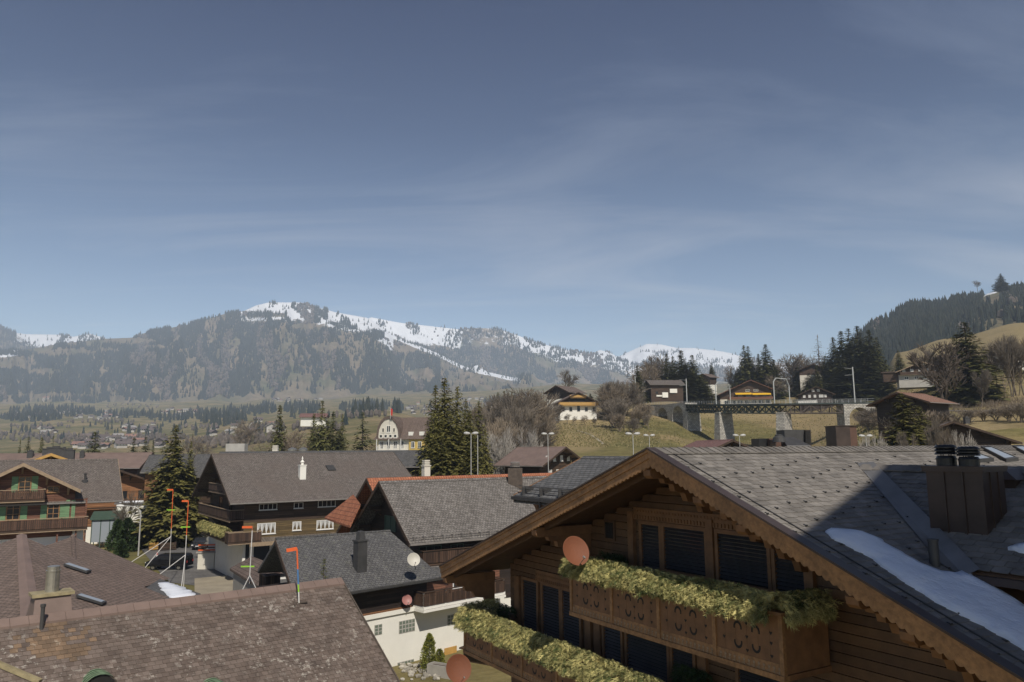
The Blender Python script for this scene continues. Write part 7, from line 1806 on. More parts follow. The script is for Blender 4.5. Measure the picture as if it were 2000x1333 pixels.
zones = [('tiny chalet of the hazy village along the far left valley floor', 'far left village', (130, 812, 130, 9), 42), ('tiny chalet of the hamlet on the slope left of the bare hillside tree', 'hillside hamlet', (350, 806, 36, 8), 22), ('small chalet of the hamlet on the valley floor behind the tall spruce', 'valley floor hamlet', (280, 838, 40, 9), 18), ('small house of the village seen through the haze behind the left roofs', 'village behind left roofs', (235, 868, 110, 12), 34), ('small chalet on the green slope above the corner chalet', 'slope above the corner chalet', (470, 838, 90, 20), 14), ('tiny chalet in the row on the meadow below the main mountain', 'row below the mountain', (580, 783, 60, 3), 14), ('tiny house in the hazy valley right of the central spruces', 'valley houses at centre', (960, 786, 90, 10), 34), ('small house among the trees above the cream hotel', 'houses above the hotel', (820, 800, 40, 12), 10), ('tiny house scattered in fields at the left edge', 'fields at the left edge', (50, 842, 80, 12), 8), ('tiny hut high on the mountain clearing', 'mountain huts', (280, 676, 60, 6), 0)]
first = set()
for lab, grp, (cx, cy, rx, ry), n in zones:
    for i in range(n):
        a = random.uniform(0, 6.28); q = math.sqrt(random.random()); p = gp(cx + math.cos(a) * rx * q, cy + math.sin(a) * ry * q)
        k = random.choice((0, 0, 0, 1, 2, 3)); o = copy_tree(PR_[k]); o['label'] = lab; o['group'] = grp
        o.location = p; o.rotation_euler = (0, 0, random.uniform(-0.6, 0.9) + (0 if random.random() < 0.7 else 1.57)); sc = random.uniform(0.8, 1.25); o.scale = (sc, sc, sc)
for o in PR_:
    for c_ in list(o.children): bpy.data.objects.remove(c_)
    bpy.data.objects.remove(o)
p = gp(89, 778); t = thing('far_hotel', 'pale yellow block of a hotel alone on the far left slope', 'hotel', tuple(p))
m_ = MB(); m_.box(p.x - 13, p.x + 13, p.y, p.y + 14, p.z - 2, p.z + 17); m_.build('wall', 'cream', t); m_ = MB(); m_.slab([(p.x - 15, p.y - 2, p.z + 17), (p.x + 15, p.y - 2, p.z + 17), (p.x + 11, p.y + 7, p.z + 24), (p.x - 11, p.y + 7, p.z + 24)], 0.5); m_.build('roof', 'farroof_r', t)
for k in range(5): m_ = MB(); m_.box(p.x - 11 + k * 4.7, p.x - 8.2 + k * 4.7, p.y - 0.2, p.y, p.z + 2, p.z + 14); m_.build('window', 'farroof_d', t)

# ------------------------------------------------------------------ the viaduct
def bp(px, py, Y): return atY(px, py, Y)
Pq = [(1262, 792, 305), (1290, 791, 297), (1350, 790, 278), (1412, 790, 258), (1529, 789, 236), (1640, 788, 232), (1700, 787, 232)]
deck = [bp(*q) for q in Pq]
for q in deck: pass
vi = thing('railway_viaduct', 'curved railway viaduct with stone piers and dark iron lattice spans', 'bridge', (deck[3].x, deck[3].y, ground(deck[3].x, deck[3].y)))
up = Vector((0, 0, 1)); DH = 3.0; BWd = 2.6
def side(i):
    a = deck[max(0, i - 1)]; b = deck[min(len(deck) - 1, i + 1)]; d = (b - a).normalized(); return Vector((d.y, -d.x, 0)).normalized()  # towards the viewer
m_ = MB()
for i in range(len(deck) - 1):
    a, b = deck[i], deck[i + 1]; na, nb = side(i) * BWd, side(i + 1) * BWd
    m_.hexa([tuple(q) for q in (a + na - up * 0.35, b + nb - up * 0.35, b - nb - up * 0.35, a - na - up * 0.35, a + na, b + nb, b - nb, a - na)])
m_.build('deck', 'iron', vi)
m_ = MB()
for i in range(len(deck) - 1):
    a, b = deck[i], deck[i + 1]
    for sg in (1, -1):
        na, nb = side(i) * BWd * sg, side(i + 1) * BWd * sg; L = (b - a).length; n = int(L / 1.6)
        for k in range(n): q = a.lerp(b, k / n) + na.lerp(nb, k / n); m_.bar(q, q + up * 1.15, 0.07, 0.07)
        for hh in (0.5, 1.1): m_.bar(a + na + up * hh, b + nb + up * hh, 0.05, 0.05)
m_.build('railing', 'mast', vi, 'stuff')
for i in (2, 3, 4):    # lattice spans
    a, b = deck[i], deck[i + 1]; mt = 'rustiron' if i == 4 else 'iron'
    L = (b - a).length; n = int(L / 2.6)
    for sg in (1, -1):
        na, nb = side(i) * (BWd - 0.5) * sg, side(i + 1) * (BWd - 0.5) * sg
        if sg == 1: first_t = None
        m_ = MB(); A_ = a + na; B_ = b + nb
        m_.bar(A_ - up * 0.5, B_ - up * 0.5, 0.3, 0.3); m_.bar(A_ - up * DH, B_ - up * DH, 0.3, 0.3)
        tr_ = m_.build('girder', mt, vi, 'stuff')
        m_ = MB()
        for k in range(n + 1): q = A_.lerp(B_, k / n); m_.bar(q - up * 0.6, q - up * (DH - 0.1), 0.24, 0.24)
        for k in range(n):
            q = A_.lerp(B_, k / n); r_ = A_.lerp(B_, (k + 1) / n)
            if i == 4 and k % 2: m_.bar(q - up * 0.6, r_ - up * (DH - 0.1), 0.24, 0.24)
            else: m_.bar(q - up * (DH - 0.1), r_ - up * 0.6, 0.26, 0.26)
            if i != 4: m_.bar(q - up * 0.6, r_ - up * (DH - 0.1), 0.24, 0.24)
        m_.build('lattice', mt, tr_, 'stuff')
def pier(i, w_, base_extra=6):
    c_ = deck[i]; n = side(i); d = Vector((-n.y, n.x, 0)); g_ = ground(c_.x, c_.y) - base_extra; zt = c_.z - DH - 0.1
    m_ = MB(); k = (zt - g_) * 0.045
    tp_ = [c_ + n * (BWd + 0.1) + d * w_ / 2, c_ + n * (BWd + 0.1) - d * w_ / 2, c_ - n * (BWd + 0.1) - d * w_ / 2, c_ - n * (BWd + 0.1) + d * w_ / 2]
    bt = [c_ + n * (BWd + 0.1 + k) + d * (w_ / 2 + k), c_ + n * (BWd + 0.1 + k) - d * (w_ / 2 + k), c_ - n * (BWd + 0.1 + k) - d * (w_ / 2 + k), c_ - n * (BWd + 0.1 + k) + d * (w_ / 2 + k)]
    m_.hexa([(q.x, q.y, g_) for q in bt] + [(q.x, q.y, zt) for q in tp_]); o_ = m_.build('pier', 'masonry', vi)
    m_ = MB(); m_.hexa([tuple(Vector((q.x, q.y, zt)) + (q - c_) * 0.05 * (1, 1, 1)[0] - Vector((0, 0, (q - c_).z * 0.05))) for q in tp_] + [tuple(Vector((q.x, q.y, zt + 0.35)) + (q - c_) * 0.05 - Vector((0, 0, (q - c_).z * 0.05))) for q in tp_]); m_.build('pier_cap', 'concrete', o_)
pier(2, 2.6); pier(3, 2.4); pier(4, 2.4)
# masonry approach with two arches, and the right hand abutment with a blind arch
def arch_wall(i0, i1, nar, name, mt='masonry'):
    a, b = deck[i0], deck[i1]; d = (b - a); L = Vector((d.x, d.y, 0)).length; fr_ = (a.x, a.y, 0, math.atan2(d.y, d.x)); zt = a.z - 0.36
    gl = min(ground(a.x, a.y), ground(b.x, b.y)) - 8; aw_ = L / nar
    prof = [(0, gl), (0, zt), (L, zt), (L, gl)]
    for k in reversed(range(nar)):
        c_ = (k + 0.5) * aw_; r_ = aw_ * 0.34; zs_ = zt - 1.1 - r_
        prof += [(c_ + r_, gl)] + [(c_ + r_ * math.cos(q * math.pi / 10), zs_ + r_ * math.sin(q * math.pi / 10)) for q in range(11)] + [(c_ - r_, gl)]
    m_ = MB(fr_); m_.extr([(x, -BWd - 0.1, z) for x, z in prof], (0, BWd * 2 + 0.2, 0)); return m_.build(name, mt, vi), fr_, L
arch_wall(1, 2, 2, 'arched_approach')
a, b = deck[0], deck[1]; m_ = MB(); n0, n1 = side(0) * (BWd + 0.1), side(1) * (BWd + 0.1); m_.hexa([tuple(q) for q in (a + n0 - up * 9, b + n1 - up * 9, b - n1 - up * 9, a - n0 - up * 9, a + n0 - up * 0.36, b + n1 - up * 0.36, b - n1 - up * 0.36, a - n0 - up * 0.36)]); m_.build('abutment', 'masonry', vi)
arch_wall(5, 6, 1, 'abutment')
# catenary portals and masts
def mast(label, px, ybot, ytop, Y, double=None, arms=True):
    a = atY(px, ybot, Y); z1 = atY(px, ytop, Y).z
    t = thing('catenary_mast', label, 'railway mast', tuple(a))
    m_ = MB(); m_.bar(a, (a.x, a.y, z1), 0.28, 0.28); m_.build('pole', 'mast', t)
    if double:
        b = atY(double, ybot, Y + 5); m_ = MB(); m_.bar(b, (b.x, b.y, z1 - 1), 0.25, 0.25); m_.build('pole', 'mast', t)
        m_ = MB(); q = [Vector((a.x, a.y, z1 - 0.2)), Vector((a.x, a.y, z1)).lerp(Vector((b.x, b.y, z1)), 0.16) + up * 1.1, Vector((a.x, a.y, z1)).lerp(Vector((b.x, b.y, z1)), 0.84) + up * 1.1, Vector((b.x, b.y, z1 - 1.2))]
        for u, v_ in zip(q, q[1:]): m_.bar(u, v_, 0.22, 0.22)
        m_.build('crossbeam', 'mast', t)
    if arms:
        m_ = MB()
        for dz in (0.6, 2.4): m_.bar((a.x, a.y, z1 - dz), (a.x - 2.6, a.y, z1 - dz - 0.2 + 0.5 * (dz < 1)), 0.07, 0.07)
        m_.build('bracket_arm', 'mast', t)
mast('white double portal mast at the left of the awning chalet', 1399, 790, 752, 262, 1427, False)
mast('white double portal mast over the middle of the viaduct', 1513, 790, 745, 240, 1543, False)
mast('lattice arm mast on the left arches of the viaduct', 1342, 790, 740, 281)
mast('tall grey mast with two arms near the right end of the viaduct', 1670, 788, 717, 232)
mast('thin mast left of the viaduct among the bushes', 1242, 790, 735, 306, None, False)
m_ = MB(); q0 = [atY(a, b, c_) for a, b, c_ in ((1060, 772, 330), (1150, 762, 318), (1242, 752, 306), (1342, 750, 281), (1400, 755, 262), (1515, 752, 240), (1670, 748, 232))]
for u, v_ in zip(q0, q0[1:]): m_.tube(u, v_, 0.03, 0.03, 4)
tag(m_.build('contact_wire', 'dgrey'), 'thin contact wire strung along the railway masts', 'wire')
# railway bed to the left and right of the viaduct
def ribbon(name, label, pts, w_, mt, kind='structure', dz=0.06, vec=False):
    m_ = MB(); P_ = [Vector(p) for p in pts]; dense = []
    for a, b in zip(P_, P_[1:]):
        n = max(1, int((b - a).length / 3))
        dense += [a.lerp(b, k / n) for k in range(n)]
    dense.append(P_[-1]); L_ = []; R_ = []
    for i, p in enumerate(dense):
        d = (dense[min(i + 1, len(dense) - 1)] - dense[max(i - 1, 0)]); n = Vector((-d.y, d.x, 0)).normalized() * w_ / 2
        for s_, lst in ((1, L_), (-1, R_)): q = p + n * s_; lst.append((q.x, q.y, (max(ground(q.x, q.y), p.z) if not vec else p.z) + dz))
    k = len(dense); m_.add(L_ + R_, [(i, i + 1, k + i + 1, k + i) for i in range(k - 1)]); o = m_.build(name, mt); tag(o, label, kind=kind); return o
ribbon('path', 'pale footpath slanting down the meadow below the balconied chalet', [gp(1128, 842), gp(1150, 848), gp(1165, 857), gp(1178, 868)], 0.9, 'path', dz=0.08)
ribbon('railway_bed', 'gravel railway bed leading left from the viaduct', [deck[0] - up * 0.05, onY(1180, 300), onY(1090, 312), onY(1020, 330)], 3.6, 'gravel', dz=0.1)
ribbon('railway_bed', 'gravel railway bed running right along the bank', [deck[6] - up * 0.3, onY(1800, 225), onY(1900, 205), onY(2000, 190), onY(2100, 180)], 3.6, 'gravel', dz=0.15)

# ------------------------------------------------------------------ street
def tube_path(m_, pts, r_, n=8):
    for a, b in zip(pts, pts[1:]): m_.tube(a, b, r_, r_, n)
ribbon('road', 'asphalt street crossing behind the roofs', [atz(180, 1010, G0), atz(330, 1060, G0), atz(410, 1128, G0), atz(520, 1140, G0), atz(700, 1190, G0)], 9.0, 'asphalt', dz=0.03, vec=True)
ribbon('road', 'parking strip beside the corner chalet', [atz(300, 1000, G0), atz(400, 1060, G0), atz(450, 1085, G0)], 14.0, 'asphalt', dz=0.026, vec=True)
m_ = MB(); m_.slab([tuple(atz(a, b, G0 + 0.12)) for a, b in ((380, 1130), (470, 1122), (520, 1150), (470, 1180), (380, 1170))], 0.12); tag(m_.build('pavement', 'path'), 'pale concrete forecourt beside the street', kind='structure')
# street lamp with curved arm
b_ = atz(270, 1086, G0); tp_ = Vector((b_.x, b_.y, atY(277, 1004, b_.y).z))
t = thing('street_lamp', 'curved grey street lamp on the left beside the street', 'street lamp', tuple(b_))
m_ = MB(); m_.tube(b_, tp_, 0.11, 0.08, 10); m_.build('pole', 'galv', t)
m_ = MB(); arc = [tp_ + Vector((-math.sin(q / 8 * 1.5) * 0.0 - (1 - math.cos(q / 8 * 1.5)) * 1.7, 0, math.sin(q / 8 * 1.5) * 1.05)) for q in range(9)]; arc.append(arc[-1] + Vector((-0.8, 0, 0.05))); tube_path(m_, arc, 0.06); m_.build('arm', 'galv', t)
m_ = MB(); e = arc[-1]; m_.lathe(e, [(0.05, 0), (0.16, 0.2), (0.2, 0.6), (0.14, 1.0), (0.03, 1.12)], 10, None, (-1, 0, 0.02)); m_.build('lamp_head', 'winwhite', t)
def two_head(label, px, yt, Y, zb):
    a = atY(px, yt, Y); t = thing('street_lamp', label, 'street lamp', (a.x, a.y, zb))
    m_ = MB(); m_.tube((a.x, a.y, zb), a, 0.07, 0.045, 8); m_.build('pole', 'galv', t)
    for s_ in (-1, 1):
        m_ = MB(); m_.lathe(a + Vector((s_ * 0.12, 0, 0)), [(0.06, 0), (0.17, 0.2), (0.21, 0.55), (0.12, 0.8), (0.03, 0.84)], 10, None, (s_, 0.15, 0.06)); m_.build('lamp_head', 'galv', t)
for px_, yt, Y, l in ((920, 847, 98, 'two headed street lamp left in front of the spruce grove'), (1236, 848, 98, 'two headed street lamp over the slate house ridge'), (1070, 848, 112, 'two headed street lamp before the middle thicket'), (1444, 851, 112, 'two headed street lamp above the ridge under the viaduct'), (1691, 852, 105, 'two headed street lamp right of the brown roof box'), (1268, 851, 125, 'smaller two headed street lamp right of the one over the slate house')):
    two_head(l, px_, yt, Y, G0)
p = atY(933, 850, 100); m_ = MB(); m_.tube((p.x, p.y, G0), (p.x, p.y, p.z), 0.07, 0.05, 6); tag(m_.build('flag_pole', 'galv'), 'bare slim pole beside the lamp in front of the spruce grove', 'pole')
p = atY(936, 850, 100)
# building profile poles
def profile(label, top, bot, Y, marks, stays=(), zbot=None):
    a = atY(bot[0], bot[1], Y); b = atY(top[0], top[1], Y); t = thing('survey_pole', label, 'pole', tuple(a))
    segs = [(0, 0.55, 'polewhite')] if not marks.get('seg') else marks['seg']
    for s0, s1, mt in segs: m_ = MB(); m_.tube(a.lerp(b, s0), a.lerp(b, s1), 0.036, 0.036, 8); m_.build('pole', mt, t)
    w_ = (b - a).length
    hd = Vector((-0.062 * Y / 4, 0, -0.0)) * marks.get('k', 1)
    m_ = MB(); m_.bar(b, b + hd + Vector((0, 0, marks.get('dz', 0.0))), 0.05, 0.16); m_.build('marker_board', 'orange', t)
    if 'green' in marks: q = a.lerp(b, marks['green']); m_ = MB(); m_.bar(q + Vector((0.3, 0, 0)), q + hd * 0.9 + Vector((0, 0, -0.0)), 0.05, 0.1); m_.build('marker_board', 'greenm', t)
    for (sx_, sy_) in stays: q = atY(sx_, sy_, Y - 4); m_ = MB(); m_.tube(a.lerp(b, marks.get('st', 0.4)), q, 0.035, 0.035, 6); m_.build('stay', 'polewhite', t)
S3 = [(0, 0.32, 'polewhite'), (0.32, 0.45, 'orange'), (0.45, 0.5, 'polewhite'), (0.5, 1.0, 'orange')]
profile('survey pole with orange top furthest left before the tall spruce', (338, 957), (331, 1110), 84, dict(seg=[(0, 0.4, 'galv'), (0.4, 0.5, 'polewhite'), (0.5, 1.0, 'orange')], green=0.74, k=0.5), [(257, 1098), (278, 1116)])
profile('survey pole with orange hook right of the first one', (368, 979), (358, 1156), 72, dict(seg=[(0, 0.62, 'polewhite'), (0.62, 1.0, 'orange')], green=0.71, k=0.55), [(304, 1128), (354, 1150)])
profile('survey pole with orange arm standing by the timber shed', (493, 1030), (487, 1140), 57, dict(seg=[(0, 1.0, 'polewhite'), (0.94, 1.001, 'orange')], green=0.3, k=0.85, st=0.14), [(474, 1152), (500, 1150)])
pr = lowplane(584, 1180)
profile('orange and blue survey pole fixed on the weathered brown roof', (580, 1072), (584, 1178), pr.y, dict(seg=[(0, 0.2, 'polewhite'), (0.2, 0.34, 'greenm'), (0.34, 0.62, 'bluep'), (0.62, 1.0, 'orange')], k=0.85, dz=-0.08), ())
m_ = MB(); m_.bar(pr + Vector((-0.35, -0.1, 0.05)), pr + Vector((0.35, 0.15, 0.08)), 0.08, 0.06); m_.bar(pr + Vector((-0.3, 0.25, 0.2)), pr + Vector((-0.1, -0.3, 0.0)), 0.06, 0.06); tag(m_.build('pole_foot', 'rustiron'), 'rusty foot bracket of the pole on the weathered roof', 'bracket')
# cars
def car(label, pos, az, paint, kind='suv', L=4.5, Wd=1.82, H=1.62):
    t = thing('parked_car', label, 'car', tuple(pos), None, R(90 - az))
    o0 = Vector(pos)
    prof = {'suv': [(-0.5, 0.28), (-0.5, 0.62), (-0.47, 0.66), (-0.44, 0.93), (-0.4, 0.985), (-0.1, 1.0), (0.08, 0.97), (0.24, 0.66), (0.42, 0.6), (0.49, 0.5), (0.5, 0.28)],
            'van': [(-0.5, 0.24), (-0.5, 0.6), (-0.47, 0.94), (-0.44, 1.0), (0.18, 0.99), (0.33, 0.66), (0.46, 0.56), (0.5, 0.42), (0.5, 0.24)],
            'hatch': [(-0.5, 0.28), (-0.5, 0.6), (-0.44, 0.72), (-0.34, 0.97), (-0.1, 1.0), (0.06, 0.96), (0.22, 0.66), (0.42, 0.58), (0.5, 0.46), (0.5, 0.28)]}[kind]
    def loc(name, m__, mt, par=t, sm=False):
        me = bpy.data.meshes.new(name); me.from_pydata(m__.v, [], m__.f); me.update()
        if sm: me.shade_smooth()
        me.materials.append(M[mt]); q = bpy.data.objects.new(name, me); C.objects.link(q); q.parent = par; return q
    def wid(z): return Wd / 2 * (1 if z < 0.64 else 1 - (z - 0.64) * 0.42)
    m_ = MB(); n = len(prof); v = []
    rings = [(-1, 0.93), (-1, 1.0), (1, 1.0), (1, 0.93)]
    pts = []
    for sgn, k in ((-1, 1), (1, 1)):
        for x, z in prof: pts.append((x * L, sgn * wid(z) * k, z * H))
    fs = [tuple(range(n)), tuple(range(n, 2 * n))[::-1]] + [(i, n + i, n + (i + 1) % n, (i + 1) % n) for i in range(n)]
    m_.add(pts, fs); body = loc('body', m_, paint)
    bm = bmesh.new(); bm.from_mesh(body.data); bmesh.ops.recalc_face_normals(bm, faces=bm.faces); bmesh.ops.bevel(bm, geom=[e for e in bm.edges], offset=0.05, segments=2, affect='EDGES', profile=0.6); bm.to_mesh(body.data); bm.free(); body.data.shade_smooth()
    x_r = {'suv': -0.42, 'van': -0.43, 'hatch': -0.4}[kind]; x_f = {'suv': 0.19, 'van': 0.26, 'hatch': 0.16}[kind]; x_b = {'suv': 0.07, 'van': 0.17, 'hatch': 0.05}[kind]
    for s_ in (-1, 1):
        for (u0, u1, v0, v1) in ((x_r, -0.17, x_r + 0.04, -0.17), (-0.155, x_f - 0.0, -0.155, x_b)):
            za, zb = 0.67, 0.92; y0 = wid(za) * s_; y1 = wid(zb) * s_; e = 0.012 * s_
            m_ = MB(); m_.hexa([(u0 * L, y0 - e, za * H), (u1 * L, y0 - e, za * H), (u1 * L, y0 + e, za * H), (u0 * L, y0 + e, za * H), (v0 * L, y1 - e, zb * H), (v1 * L, y1 - e, zb * H), (v1 * L, y1 + e, zb * H), (v0 * L, y1 + e, zb * H)]); loc('side_window', m_, 'glass')
    xa = (x_f + 0.035) * L; xb = (x_b + 0.035) * L
    m_ = MB(); w0 = wid(.68) * 0.9; w1 = wid(.93) * 0.88; m_.add([(xa + .02, -w0, .68 * H), (xa + .02, w0, .68 * H), (xb, w1, .945 * H), (xb, -w1, .945 * H)], [(0, 1, 2, 3)]); m_.add([(xa - .02, -w0, .67 * H), (xa - .02, w0, .67 * H), (xb - 0.04, w1, .935 * H), (xb - 0.04, -w1, .935 * H)], [(3, 2, 1, 0)]); loc('windscreen', m_, 'glass')
    m_ = MB(); m_.box(-0.503 * L, -0.49 * L, -w0 * 0.9, w0 * 0.9, .7 * H, .88 * H); loc('rear_window', m_, 'glass')
    for x in (-0.31, 0.31):
        for s_ in (-1, 1):
            m_ = MB(); m_.lathe((x * L, s_ * (Wd / 2 - 0.2), 0.33), [(0.24, -0.1), (0.33, -0.1), (0.33, 0.1), (0.3, 0.12), (0.22, 0.12)], 18, None, (0, s_, 0)); ty = loc('wheel', m_, 'tyre')
            m_ = MB(); m_.lathe((x * L, s_ * (Wd / 2 - 0.2), 0.33), [(0.2, 0.1), (0.2, 0.125), (0.05, 0.14)], 10, None, (0, s_, 0)); loc('rim', m_, 'steel', ty)
    for s_ in (-1, 1):
        m_ = MB(); m_.box(0.485 * L, 0.502 * L, s_ * Wd * 0.3, s_ * Wd * 0.44, 0.42 * H, 0.5 * H); loc('headlight', m_, 'winwhite')
        m_ = MB(); m_.box(-0.503 * L, -0.49 * L, s_ * Wd * 0.36, s_ * Wd * 0.46, 0.46 * H, 0.6 * H); loc('tail_light', m_, 'red')
        m_ = MB(); m_.box(0.12 * L, 0.15 * L, s_ * (Wd / 2 - 0.02), s_ * (Wd / 2 + 0.14), 0.64 * H, 0.74 * H); loc('mirror', m_, paint)
    m_ = MB(); m_.box(-0.02 * L + 0.5 * L - 0.0, 0.504 * L, -0.25, 0.25, 0.34 * H, 0.4 * H); loc('number_plate', m_, 'winwhite')
    return t
car('black van parked below the survey poles', atz(330, 1112, G0 + 0.03), -88, 'carblack', 'van', 5.1, 1.95, 1.85)
car('silver car beside the corner chalet with its roof shining', atz(398, 1058, G0 + 0.03), -82, 'carsilver', 'suv', 4.6)
car('dark hatchback facing the street on the ramp', atz(392, 1072, G0 + 0.03), 172, 'cardark', 'hatch', 4.2)
car('black car parked under the trees behind the street lamp', atz(288, 1044, G0 + 0.03), -70, 'carblack', 'suv', 4.6)
car('white car half hidden in the yard beyond the spruce', atz(262, 990, G0 + 0.03), -60, 'carsilver', 'hatch', 4.2)
# ramp wall, railings, barrier, bin, small street clutter
a = atz(385, 1113, G0); b = atz(419, 1112, G0); z1 = atY(388, 1081, a.y).z
t = thing('ramp_wall', 'pale rendered ramp wall with orange barred railing beside the street', 'wall', tuple(a))
m_ = MB(); m_.box(a.x, b.x, a.y, a.y + 0.4, G0, z1); m_.build('front_wall', 'cream', t)
c_ = atz(452, 1112, G0); zc = G0 + 0.9
m_ = MB(); m_.hexa([(b.x, b.y, G0), (c_.x, c_.y, G0), (c_.x, c_.y + 0.4, G0), (b.x, b.y + 0.4, G0), (b.x, b.y, z1), (c_.x, c_.y, zc), (c_.x, c_.y + 0.4, zc), (b.x, b.y + 0.4, z1)]); m_.build('sloping_wall', 'concrete', t)
m_ = MB(); m_.box(a.x, b.x, a.y + 0.4, a.y + 9, G0, z1 - 0.02); m_.build('ramp_top', 'asphalt', t)
m_ = MB(); m_.box(a.x - 0.2, b.x + 0.1, a.y - 0.1, a.y + 0.5, z1, z1 + 0.18); m_.build('coping', 'concrete', t)
for k in range(3): m_ = MB(); z = z1 + 0.35 + k * 0.3; m_.bar((a.x, a.y, z), (b.x, b.y, z), 0.06, 0.16); m_.build('barrier_board', 'orange' if k != 1 else 'rustiron', t)
for k in range(3): m_ = MB(); z = 0.3 + k * 0.35; m_.bar((b.x, b.y - 0.05, z1 + z), (c_.x, c_.y - 0.05, zc + z), 0.07, 0.1); m_.build('rail', 'brownwood', t)
for k in range(6): m_ = MB(); q = k / 5; x = b.x + (c_.x - b.x) * q; y = b.y + (c_.y - b.y) * q; z = z1 + (zc - z1) * q; m_.bar((x, y, z), (x, y, z + 1.05), 0.1, 0.1); m_.build('post', 'brownwood', t)
d0 = atz(362, 1108, G0)
for k in range(3): m_ = MB(); z = 0.4 + k * 0.35; m_.bar((a.x, a.y - 0.05, z1 + z), (d0.x, d0.y + 6, G0 + 0.9 + z), 0.07, 0.1); m_.build('rail', 'brownwood', t)
p = atz(345, 1058, G0); m_ = MB(); m_.hexa([(p.x - .75, p.y - .5, G0 + .15), (p.x + .75, p.y - .5, G0 + .15), (p.x + .75, p.y + .5, G0 + .15), (p.x - .75, p.y + .5, G0 + .15), (p.x - .85, p.y - .6, G0 + 1.2), (p.x + .85, p.y - .6, G0 + 1.2), (p.x + .85, p.y + .6, G0 + 1.2), (p.x - .85, p.y + .6, G0 + 1.2)])
t = thing('waste_container', 'grey wheeled waste container under the tall spruce', 'waste container', tuple(p)); m_.build('body', 'galv', t)
m_ = MB(); m_.hexa([(p.x - .9, p.y - .65, G0 + 1.2), (p.x + .9, p.y - .65, G0 + 1.2), (p.x + .9, p.y + .65, G0 + 1.2), (p.x - .9, p.y + .65, G0 + 1.2), (p.x - .85, p.y - .5, G0 + 1.34), (p.x + .85, p.y - .5, G0 + 1.34), (p.x + .85, p.y + .6, G0 + 1.4), (p.x - .85, p.y + .6, G0 + 1.4)]); m_.build('lid', 'greytrim', t)
for s_ in (-.6, .6): m_ = MB(); m_.lathe((p.x + s_, p.y - .4, G0 + .1), [(.1, -.03), (.1, .03)], 10, None, (1, 0, 0)); m_.build('wheel', 'tyre', t)
for k, (x0, x1) in enumerate(((290, 309), (313, 343))):
    a = atz(x0, 1077, G0); b = atz(x1, 1075, G0); t = thing('timber_fence', ('ochre' if not k else 'brown') + ' low timber fence panel beside the black van', 'fence', tuple(a))
    for q in range(4): m_ = MB(); z = G0 + 0.25 + q * 0.26; m_.bar((a.x, a.y, z), (b.x, b.y, z), 0.05, 0.2); m_.build('slat', 'yellowwood' if not k else 'brownwood', t)
    for q in (0, 1): e = a.lerp(b, q); m_ = MB(); m_.bar((e.x, e.y, G0), (e.x, e.y, G0 + 1.25), 0.1, 0.1); m_.build('post', 'brownwood', t)
p = atz(306, 1098, G0); m_ = MB(); 
t = thing('traffic_post', 'red and white striped post in front of the black van', 'post', tuple(p))
for k in range(4): m_ = MB(); m_.lathe((p.x, p.y, G0 + k * 0.3), [(0.1, 0), (0.1, 0.295)], 10); m_.build('band', 'red' if k % 2 else 'winwhite', t)
p = atz(318, 1062, G0); t = thing('garden_machine', 'small red and orange garden machine on the forecourt', 'machine', tuple(p))
m_ = MB(); m_.box(p.x - .5, p.x + .5, p.y, p.y + .6, G0 + .3, G0 + .9); m_.build('body', 'red', t); m_ = MB(); m_.bar((p.x + .4, p.y, G0 + .6), (p.x + 1.7, p.y, G0 + 1.0), .12, .12); m_.build('handle', 'orange', t)
for s_ in (-.3, .3): m_ = MB(); m_.lathe((p.x + s_, p.y - .05, G0 + .22), [(.22, -.05), (.22, .05)], 12, None, (0, 1, 0)); m_.build('wheel', 'tyre', t)
# glazed porch and snow on the flat roof beside the green shutter chalet
a = atz(176, 1072, G0); t = thing('glazed_porch', 'grey glazed porch with metal frame beside the green shutter chalet', 'porch', tuple(a))
fx = (a.x, a.y, 0, R(20)); zt_p = atY(180, 1015, a.y).z
m_ = MB(fx); 
for x in (0, 1.2, 2.4, 3.6):
    for y in (0, 2.6): q = MB(fx); q.box(x - .06, x + .06, y - .06, y + .06, G0, zt_p); q.build('post', 'shutter_dk', t)
q = MB(fx); q.slab([(-.3, -.3, zt_p), (3.9, -.3, zt_p), (3.9, 2.9, zt_p + 1.0), (-.3, 2.9, zt_p + 1.0)], .1); q.build('roof', 'shutter_dk', t)
for k in range(3): q = MB(fx); q.box(.06 + k * 1.2, 1.14 + k * 1.2, -.02, .02, G0 + .9, zt_p - .1); q.build('pane', 'skyglass', t)
a = atz(182, 1072, G0); zw = atY(200, 985, a.y + 5).z
m_ = MB((a.x + 1, a.y + 4, 0, R(20))); m_.box(0, 7, 0, 5, G0, zw); pw = m_.build('outbuilding', 'white'); t = thing('white_outbuilding', 'white walled flat roofed outbuilding with a strip of snow', 'outbuilding', (a.x + 1, a.y + 4, G0)); pw.name = 'wall'; pw.parent = t; pw.location = -Vector(t.location)
m_ = MB((a.x + 1, a.y + 4, 0, R(20))); m_.box(-.3, 7.3, -.3, 5.3, zw, zw + .25); m_.build('roof', 'lead', t)
sn_ = MB((a.x + 1, a.y + 4, 0, R(20)))
snow_sheet('snow_patch', 'strip of snow on the flat outbuilding roof', [Vector(sn_.P(q)) for q in ((0.3, 0.2, zw + .28), (3.5, -.1, zw + .28), (4.8, .5, zw + .28), (4.2, 1.8, zw + .28), (1, 1.6, zw + .28))], 0.14)
